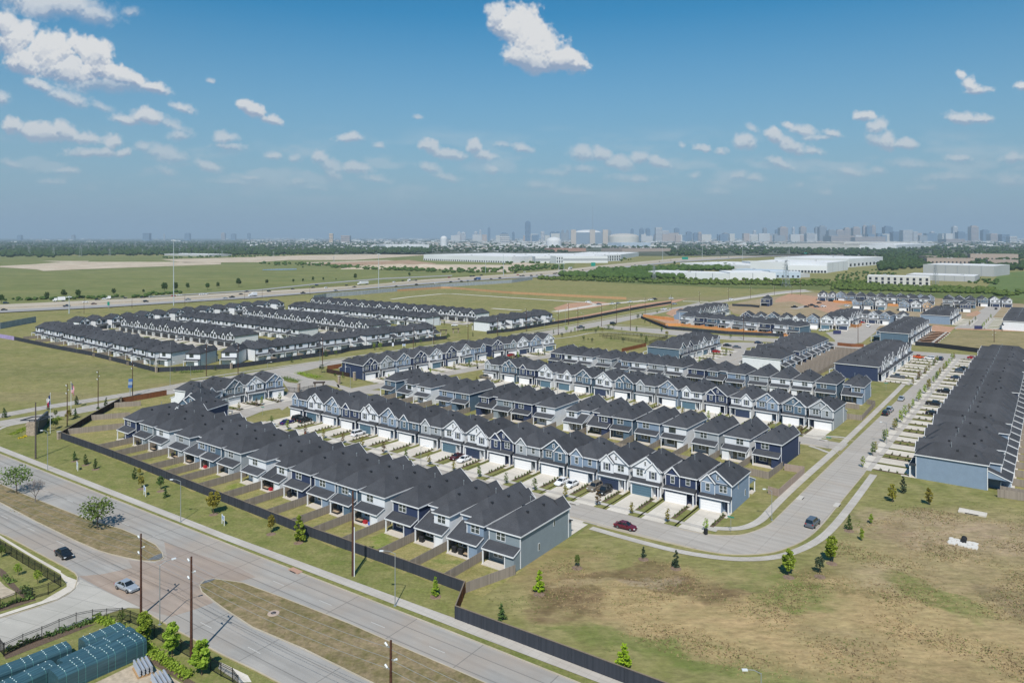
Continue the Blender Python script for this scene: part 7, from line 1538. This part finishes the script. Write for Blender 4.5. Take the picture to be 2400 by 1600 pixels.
for k, (z, x0, x1, yt, D_, c) in enumerate(TW):
    tc[c] = tc.get(c, -1) + 1
    lb = 'tallest tapered blue glass tower of the skyline' if (z, x0) == ('m', 120) else '%s tower on the skyline, %s of its colour from the west' % (TN[c], ordi(tc[c]) if tc[c] < 24 else 'last')
    tower(lb, z, x0, x1, yt, D_, c, cap=D_ > 8000, taper=(z, x0) == ('m', 120))
s = 9500 / F; X = (sm(742, 0)[0] - HX) * s; t = thing('radio_mast', 'very thin tall radio mast rising above the stadium', 'radio mast', (X, 9500, 0)); m = MB(); m.tube((0, 0, 0), (0, 0, H + (HY - 483) * s), 3.0, 2.2, PYM, 6); link('mast', m.mesh('mast'), t)
for k, x in enumerate((885, 940, 985)):
    s = 8800 / F; X = (sn(x, 0)[0] - HX) * s; zt = H + (HY - sn(0, (88, 78, 82)[k])[1]) * s; t = thing('tower_crane', 'thin tower crane over the skyline, %s of three' % ordi(k), 'crane', (X, 8790, 0)); m = MB(); m.tube((0, 0, 0), (0, 0, zt), 1.6, 1.4, MATS['tower_t'], 4); link('mast', m.mesh('mast'), t); m = MB(); m.bar((-15, 0, zt - 4), (45, 0, zt - 4), 1.6, 1.6, MATS['tower_t']); link('jib', m.mesh('jib'), t)
# far town: uncountable low buildings
def town(name, label, boxes, seed, cols, wpx=(3, 16), hpx=(1.2, 3.2), cap=0):
    rs = random.Random(seed); m = MB()
    for (x0, x1, y0, y1, n) in boxes:
        for _ in range(n):
            py = y0 + (y1 - y0) * rs.random(); px = rs.uniform(x0, x1); p = G(px, py); sc_ = H / (py - HY); w_ = rs.uniform(*wpx) * sc_; h_ = min(rs.uniform(*hpx) * sc_, cap or (26 if py > 567 else 44)); d_ = w_ * rs.uniform(.3, .9)
            m.box(p.x - w_ / 2, p.y, 0, p.x + w_ / 2, p.y + d_, h_, MATS[rs.choice(cols)], False)
    o = struct(name, m, 'stuff'); o['label'] = label; o['category'] = 'town'
plain('house_roof_gray', (.20, .20, .21), .9); plain('house_roof_tan', (.34, .29, .25), .9)
CL = ['tilt_wall_white', 'white_membrane_roof', 'tilt_wall_cream', 'tilt_wall_gray', 'house_roof_gray', 'house_roof_tan', 'tower_t', 'tower_w', 'white_membrane_roof']
town('far_town', 'scattered pale roofs of the far town under the skyline', [(580, 1320, 562, 585, 420), (1200, 1420, 564, 580, 200), (1700, 2420, 562, 582, 520), (1320, 1800, 562, 584, 330), (0, 600, 558.5, 570, 45), (600, 2420, 558.5, 565, 420), (1180, 2400, 566, 568.5, 240), (800, 1300, 566, 580, 260)], 3, CL, (3.5, 18), (.9, 2.3))
town('white_suburb', 'rows of small pale roofs beyond the highway', [(1000, 1200, 582, 590, 60), (1200, 1330, 564, 578, 70), (590, 900, 566, 576, 90)], 4, ['tilt_wall_white', 'house_roof_gray', 'tilt_wall_cream'], (2, 5), (1.2, 2.2))
town('mid_rise_blocks', 'hazy mass of mid rise blocks between the skyline towers', [(1790, 2080, 565, 567, 34), (2080, 2300, 565, 567, 14), (1560, 1800, 565, 567, 16), (1230, 1330, 565, 567, 8), (1460, 1600, 565, 567, 10), (1050, 1200, 565, 567, 6)], 11, ['tower_t', 'tower_w', 'tower_t', 'tower_g', 'tower_b', 'tilt_wall_cream'], (8, 26), (13, 20), 125)

HAZE_D = 7.5e-5; HAZE_COL = (.60, .77, .90, 1)
SKY_SAT = 1.3; SKY_VAL = .95; SKY_TINT = (.88, 1.10, 1.06, 1); AIR_AMT = 1.0; AIR_COL = (2.5, 3.62, 4.85); CLOUD = .86

# ================================================================== AIR, SKY, LIGHT, CAMERA
HZ = nmat('haze_air')[0]; nt = HZ.node_tree; nt.nodes.remove(nt.nodes['Principled BSDF'])
v = nt.nodes.new('ShaderNodeVolumePrincipled'); v.inputs['Color'].default_value = HAZE_COL; v.inputs['Density'].default_value = HAZE_D; v.inputs['Anisotropy'].default_value = 0.
nt.links.new(v.outputs[0], nt.nodes['Material Output'].inputs['Volume'])
mb = MB(); mb.box(-E - 500, -2500, -1.5, E + 500, E + 500, 420, HZ); o = struct('haze', mb, 'stuff'); o['label'] = 'pale blue haze filling the air to the skyline'

cam = bpy.data.cameras.new('camera'); co = bpy.data.objects.new('camera', cam); C.objects.link(co)
co.location = (0, 0, H); co.rotation_euler = (R(90), 0, 0); cam.sensor_width = 36; cam.lens = 36 * F / 2400
cam.shift_y = (HY - 800) / 2400; cam.clip_end = 120000; cam.clip_start = .5
sc = bpy.context.scene; sc.camera = co
sun = bpy.data.lights.new('sun', 'SUN'); so = bpy.data.objects.new('sun', sun); C.objects.link(so)
sun.energy = 5.0; sun.angle = R(.5); sun.color = (1, .955, .89)
SUN = Vector((-.10, -.99, math.tan(R(50)))).normalized()
so.rotation_euler = SUN.to_track_quat('Z', 'Y').to_euler()

# clouds: a sheet of computed cumulus, laid on the sky by direction (tan azimuth, tan elevation)
def fbm(w_, h_, cell, oct_, seed, rough=.55):
    rs = np.random.RandomState(seed); out = np.zeros((h_, w_), np.float32); a = 1.; tot = 0
    for _ in range(oct_):
        gh, gw = int(h_ / cell) + 3, int(w_ / cell) + 3; g = rs.rand(gh, gw).astype(np.float32)
        y = np.arange(h_) / cell; x = np.arange(w_) / cell; yi = y.astype(int); xi = x.astype(int); fy = (y - yi)[:, None]; fx = (x - xi)[None]
        fy = fy * fy * (3 - 2 * fy); fx = fx * fx * (3 - 2 * fx)
        t_ = g[yi][:, xi] * (1 - fx) + g[yi][:, xi + 1] * fx; b_ = g[yi + 1][:, xi] * (1 - fx) + g[yi + 1][:, xi + 1] * fx
        out += a * (t_ * (1 - fy) + b_ * fy); tot += a; a *= rough; cell = max(1.5, cell / 2)
    return out / tot
U0, U1, V0, V1 = -1.05, 1.05, 0., .42; RES = 1720
CW, CH = int((U1 - U0) * RES), int((V1 - V0) * RES)
xx = (np.arange(CW) / RES + U0) * F + HX; yy = HY - (np.arange(CH) / RES + V0) * F
XX, YY = np.meshgrid(xx, yy); XX = XX.astype(np.float32); YY = YY.astype(np.float32)
wx = (fbm(CW, CH, 70, 6, 1) - .5); wy = (fbm(CW, CH, 70, 6, 2) - .5); fine = fbm(CW, CH, 26, 5, 3, .62) - .5; broad = fbm(CW, CH, 120, 5, 4) - .5
# (x, y, rx, ry, tilt deg, brightness, softness)
CLD = [(1215, 70, 62, 50, 35, 1., 0), (1262, 98, 72, 45, 38, 1., 0), (1165, 40, 22, 34, 10, .92, .1), (1310, 140, 60, 26, 20, .95, 0), (1250, 140, 75, 34, 10, .84, .1), (1350, 152, 30, 12, 15, .95, .05), (1148, 28, 12, 14, 0, .8, .4),
       (205, 125, 66, 42, 10, 1., 0), (110, 120, 60, 40, 30, .97, 0), (60, 150, 58, 38, 20, .95, .05), (30, 90, 36, 50, 60, .95, .05), (170, 175, 95, 32, 12, .93, .1), (290, 190, 62, 28, 22, .93, .05), (360, 212, 44, 16, 14, .9, .1), (10, 60, 40, 30, 20, .93, .1), (240, 170, 66, 30, 10, .97, 0), (250, 205, 120, 22, 4, .78, .6),
       (100, 12, 185, 34, 8, .85, .5), (220, 35, 60, 26, 10, .78, .6), (310, 30, 24, 12, 0, .6, .8),
       (100, 205, 42, 14, 22, .8, .4), (160, 232, 60, 17, 16, .8, .5), (240, 255, 36, 10, 20, .7, .7), (5, 232, 26, 16, 10, .75, .5),
       (345, 278, 40, 20, 6, .97, .05), (300, 285, 46, 14, 10, .86, .2), (410, 300, 44, 14, 22, .72, .6), (420, 322, 26, 14, 0, .72, .5),
       (425, 255, 34, 13, 20, .82, .3), (590, 258, 34, 22, 20, .99, 0), (635, 283, 34, 13, 14, .95, .05), (575, 245, 22, 14, 0, .97, .05),
       (35, 295, 26, 20, 40, .96, .05), (100, 310, 66, 24, 6, .98, 0), (150, 305, 36, 24, 10, .97, .05), (200, 325, 50, 16, 8, .92, .1), (265, 335, 30, 20, 20, .95, .05), (210, 360, 90, 12, 2, .9, .15), (290, 362, 26, 12, 0, .95, .05),
       (525, 325, 34, 16, 0, .82, .3), (530, 345, 44, 10, 5, .82, .3), (390, 365, 56, 20, 8, .74, .5), (340, 350, 24, 12, 0, .75, .5), (490, 390, 36, 12, 12, .85, .25), (585, 414, 36, 8, 6, .8, .3), (380, 400, 30, 12, 15, .68, .6),
       (150, 400, 40, 11, 3, .82, .3), (115, 427, 34, 8, 3, .7, .5), (30, 385, 40, 10, 10, .65, .6), (540, 425, 60, 8, 4, .65, .6),
       (820, 327, 34, 12, 0, .88, .15), (885, 345, 20, 9, 6, .85, .3), (640, 365, 26, 11, 10, .85, .2), (690, 372, 20, 12, 0, .78, .4), (750, 370, 26, 16, 10, .88, .15), (830, 396, 46, 14, 4, .9, .15), (775, 390, 30, 18, 20, .78, .4), (880, 418, 46, 9, 8, .78, .4), (700, 425, 34, 14, 0, .68, .6), (740, 440, 36, 8, 4, .66, .6), (780, 410, 24, 14, 40, .7, .5),
       (1010, 350, 32, 16, 24, .92, .08), (1050, 364, 46, 14, 6, .93, .05), (1108, 348, 24, 22, 0, .97, .02), (1135, 366, 36, 14, 10, .95, .05), (1175, 340, 24, 10, 0, .72, .5), (1225, 345, 34, 13, 8, .88, .2), (1010, 395, 34, 12, 14, .82, .3), (1050, 415, 46, 10, 14, .76, .4), (1150, 398, 26, 14, 0, .84, .25),
       (1360, 365, 34, 22, 10, .82, .2), (1410, 360, 30, 20, 0, .88, .15), (1450, 382, 46, 20, 8, .88, .2), (1505, 370, 34, 16, 0, .86, .2), (1550, 380, 40, 16, 16, .9, .15), (1490, 418, 62, 12, 0, .76, .4), (1300, 405, 60, 10, 4, .62, .7), (1270, 435, 46, 12, 0, .66, .6), (1360, 400, 60, 12, 0, .64, .6), (1340, 450, 60, 10, 6, .6, .7),
       (1650, 350, 26, 11, 6, .88, .15), (1690, 356, 18, 9, 0, .88, .2), (1600, 338, 10, 8, 0, .8, .4), (1745, 335, 26, 22, 40, .9, .15), (1760, 300, 20, 10, 30, .7, .5), (1810, 322, 26, 22, 20, .97, .02), (1850, 345, 40, 20, 18, .92, .1), (1905, 355, 32, 12, 10, .88, .2), (1850, 298, 20, 9, 10, .9, .1), (1885, 310, 34, 14, 8, .88, .2), (1950, 315, 34, 11, 12, .9, .15), (1920, 325, 50, 9, 0, .76, .4), (1825, 386, 40, 14, 14, .88, .15),
       (2030, 273, 26, 14, 0, .97, .02), (2055, 300, 18, 26, 60, .85, .2), (2085, 335, 24, 22, 20, .93, .1), (2130, 338, 34, 13, 4, .9, .15), (2055, 330, 30, 18, 40, .75, .4), (2255, 178, 12, 9, 30, .88, .2), (2280, 200, 22, 16, 30, .92, .15), (2290, 213, 32, 9, 0, .84, .3), (2395, 205, 26, 12, 0, .85, .2), (2250, 275, 40, 16, 4, .88, .15), (2300, 278, 30, 12, 4, .84, .2),
       (1985, 405, 40, 13, 12, .84, .25), (1725, 412, 26, 14, 0, .78, .3), (1760, 420, 30, 10, 6, .8, .3), (1630, 412, 18, 9, 0, .78, .4), (2060, 405, 22, 12, 0, .72, .5), (2250, 370, 40, 13, 4, .78, .3), (2375, 372, 40, 16, 0, .78, .3), (2140, 385, 70, 12, 0, .62, .7), (2230, 415, 90, 13, 0, .64, .6), (2370, 420, 50, 22, 0, .66, .6), (1680, 448, 40, 12, 0, .62, .6), (1870, 435, 20, 10, 0, .66, .6), (1925, 452, 26, 8, 0, .64, .6), (2170, 440, 40, 9, 0, .6, .7), (980, 276, 14, 5, 10, .6, .6), (495, 190, 10, 5, 10, .6, .6)]
rs = np.random.RandomState(9)
for _ in range(60):
    side_ = rs.choice([-1, 1]); cx = HX + side_ * rs.uniform(1280, 1800); cy = rs.uniform(60, 450); k = (556 - cy) / 500
    CLD.append((cx, cy, rs.uniform(40, 150) * (k + .15), rs.uniform(14, 60) * (k + .1), rs.uniform(-5, 25), .88, .25))
dens = np.full((CH, CW), -9., np.float32); lum = np.zeros((CH, CW), np.float32); soft = np.zeros((CH, CW), np.float32); hgt = np.zeros((CH, CW), np.float32)
puff = np.abs(fbm(CW, CH, 40, 5, 12, .55) - .5) * 2; puff = .5 - puff          # billowed noise: round tops, sharp folds
vfine = fbm(CW, CH, 9, 3, 14, .7) - .5
puff2 = .5 - np.abs(fbm(CW, CH, 15, 4, 13, .6) - .5) * 2
for (cx, cy, rx, ry, tl, br, sf) in CLD:
    rx = rx * 1.02; ry = ry * 1.08
    sc_ = max(rx, ry) * 2.2; c0 = int((cx - sc_ - HX) / F * RES - U0 * RES); c1 = int((cx + sc_ - HX) / F * RES - U0 * RES); r0 = int(((HY - cy - sc_) / F - V0) * RES); r1 = int(((HY - cy + sc_) / F - V0) * RES)
    c0, c1, r0, r1 = max(0, c0), min(CW, c1), max(0, r0), min(CH, r1)
    if c0 >= c1 or r0 >= r1: continue
    sl_ = (slice(r0, r1), slice(c0, c1)); am = min(rx, ry) * .9 + 4
    x = XX[sl_] - cx + wx[sl_] * am * 1.5; y = YY[sl_] - cy + wy[sl_] * am * 1.2
    a = math.radians(tl); xr = x * math.cos(a) + y * math.sin(a); yr = -x * math.sin(a) + y * math.cos(a)
    yd = np.where(yr > 0, yr / (ry * .85), yr / (ry * 1.1)); d = 1 - np.sqrt((xr / rx) ** 2 + yd ** 2)
    k = min(1, min(rx, ry) / 26)
    d = d * (.8 + .8 * k) + puff[sl_] * .30 * (.5 + k) + puff2[sl_] * (.46 - .26 * k) + fine[sl_] * (1.5 - .8 * k) + vfine[sl_] * (.7 - .3 * k) - .10
    m_ = d > dens[sl_]
    # blend neighbouring puffs so they read as one body
    for arr, val in ((dens, d), (lum, np.full_like(d, br)), (soft, np.full_like(d, sf)), (hgt, np.clip(-yr / ry, -1.3, 1.3))): arr[sl_] = np.where(m_, val, arr[sl_])
def blur(a, n):
    for ax in (0, 1):
        c = np.cumsum(np.concatenate([np.repeat(np.take(a, [0], ax), n + 1, ax), a, np.repeat(np.take(a, [-1], ax), n, ax)], ax), ax, dtype=np.float64)
        a = ((np.take(c, range(2 * n + 1, c.shape[ax]), ax) - np.take(c, range(0, c.shape[ax] - 2 * n - 1), ax)) / (2 * n + 1)).astype(np.float32)
    return a
lum = blur(lum, 5); soft = blur(soft, 7); hgt = blur(hgt, 9)
dens = blur(dens, 1); lo = -.10 - soft * .35; hi = .50 + soft * 1.0 + .30 * np.clip((YY - 150) / 250., 0, 1)
al = np.clip((dens - lo) / (hi - lo), 0, 1); al = al * al * (3 - 2 * al)
base_ = np.clip((-hgt - .25) * .9, 0, 1) * np.clip(1.1 - dens, 0, 1)          # ragged soft undersides
al *= (1 - .45 * soft) * (1 - .45 * base_)
dz = np.clip(dens, 0, 1.2); up = np.roll(dz, -6, 0); up[-6:] = dz[-6:]; lf = np.roll(dz, 6, 1)
edge = np.clip((dz - up) * 1.5, -.3, .3) + np.clip((dz - lf) * .4, -.1, .1)
B_ = blur(np.clip(al, 0, 1), 15); gr = np.roll(B_, -17, 0) - np.roll(B_, 17, 0); B2 = blur(np.clip(al, 0, 1), 6); gr2 = np.roll(B2, -7, 0) - np.roll(B2, 7, 0)
shade = .90 - .42 * np.clip(gr, -.5, 1) - .16 * gr2 + .10 * hgt + .42 * edge + .22 * (puff - .25) + .25 * fine + .12 * vfine + .2 * broad
shade = np.clip(shade, .5, 1.0) * (.62 + .38 * lum)
air = np.clip((YY - 200) / 290., 0, 1)
al *= (1 - .66 * air ** 1.1)
wis = np.clip(np.repeat(fbm(CW // 4 + 1, CH, 34, 5, 31, .6), 4, 1)[:, :CW] - .50, 0, 1) * np.clip(1 - np.abs(YY - 395) / 105., 0, 1) * 1.7; wis = blur(wis.astype(np.float32), 3); al = np.maximum(al, np.clip(wis, 0, .22)) 
white = np.array([.86, .87, .88]); blue = np.array([.33, .43, .60])
sh = np.clip((shade - .48) / .46, 0, 1)[..., None]; col = blue * (1 - sh) + white * sh
warm = np.array([.68, .64, .66]); col = col * (1 - .5 * air[..., None]) + warm * .5 * air[..., None]
img = bpy.data.images.new('cloud_sheet', CW, CH, alpha=True, float_buffer=True)
buf = np.ones((CH, CW, 4), np.float32); buf[..., :3] = col; buf[..., 3] = al
buf[:, :3, 3] = 0; buf[:, -3:, 3] = 0; buf[-3:, :, 3] = 0; buf[:3, :, 3] = 0
img.colorspace_settings.name = 'Non-Color'; img.alpha_mode = 'CHANNEL_PACKED'; img.pixels.foreach_set(buf.ravel()); img.update(); img.pack()

w = bpy.data.worlds.new('World'); sc.world = w; w.use_nodes = True; nt = w.node_tree; q = NB(nt)
sky = q.n('ShaderNodeTexSky'); sky.sky_type = 'NISHITA'; sky.sun_disc = False; sky.sun_elevation = R(50)
sky.sun_rotation = math.atan2(SUN.x, SUN.y); sky.air_density = 1.0; sky.dust_density = .3; sky.ozone_density = 3.; sky.altitude = 200
hs = q.n('ShaderNodeHueSaturation'); hs.inputs['Saturation'].default_value = SKY_SAT; hs.inputs['Value'].default_value = SKY_VAL; tn = q.n('ShaderNodeMix', data_type='RGBA'); tn.blend_type = 'MULTIPLY'; tn.inputs[0].default_value = 1; tn.inputs[7].default_value = SKY_TINT; q.l(sky.outputs[0], tn.inputs[6]); q.l(tn.outputs[2], hs.inputs['Color'])
tc_ = q.n('ShaderNodeTexCoord'); sp = q.n('ShaderNodeSeparateXYZ'); q.l(tc_.outputs['Generated'], sp.inputs[0])
ay = q.math('MAXIMUM', q.math('ABSOLUTE', sp.outputs[1]), .02)
u = q.math('DIVIDE', sp.outputs[0], ay); vv = q.math('DIVIDE', sp.outputs[2], ay)
cb = q.n('ShaderNodeCombineXYZ'); q.l(q.rng(u, U0, U1), cb.inputs[0]); q.l(q.rng(vv, V0, V1), cb.inputs[1])
it = q.n('ShaderNodeTexImage'); it.image = img; it.extension = 'CLIP'; it.interpolation = 'Linear'; q.l(cb.outputs[0], it.inputs['Vector'])
# the lowest air is paler and greyer blue than clear sky: distant haze
el = q.rng(sp.outputs[2], .01, .29, 1, 0)
air_ = q.mix(q.math('MULTIPLY', el, AIR_AMT), hs.outputs[0], AIR_COL)
mul = q.n('ShaderNodeMix', data_type='RGBA'); mul.blend_type = 'MULTIPLY'; mul.inputs[0].default_value = 1
q.l(it.outputs['Color'], mul.inputs[6]); mul.inputs[7].default_value = (10 * CLOUD, 10 * CLOUD, 10 * CLOUD, 1)
mxx = q.mix(it.outputs['Alpha'], air_, mul.outputs[2])
bg = nt.nodes['Background']; q.l(mxx, bg.inputs[0]); bg.inputs[1].default_value = .1
w.cycles.sampling_method = 'MANUAL'; w.cycles.sample_map_resolution = 256
vs = sc.view_settings; vs.view_transform = 'Standard'; vs.look = 'None'; vs.exposure = 0; vs.gamma = 1; vs.use_curve_mapping = False
cy = sc.cycles; cy.max_bounces = 4; cy.diffuse_bounces = 2; cy.glossy_bounces = 2; cy.transmission_bounces = 2; cy.volume_bounces = 0
cy.transparent_max_bounces = 6; cy.use_denoising = True; cy.caustics_reflective = False; cy.caustics_refractive = False
print('script done', len(bpy.data.objects), [l for l, n in LABELS.items() if n > 1][:20])
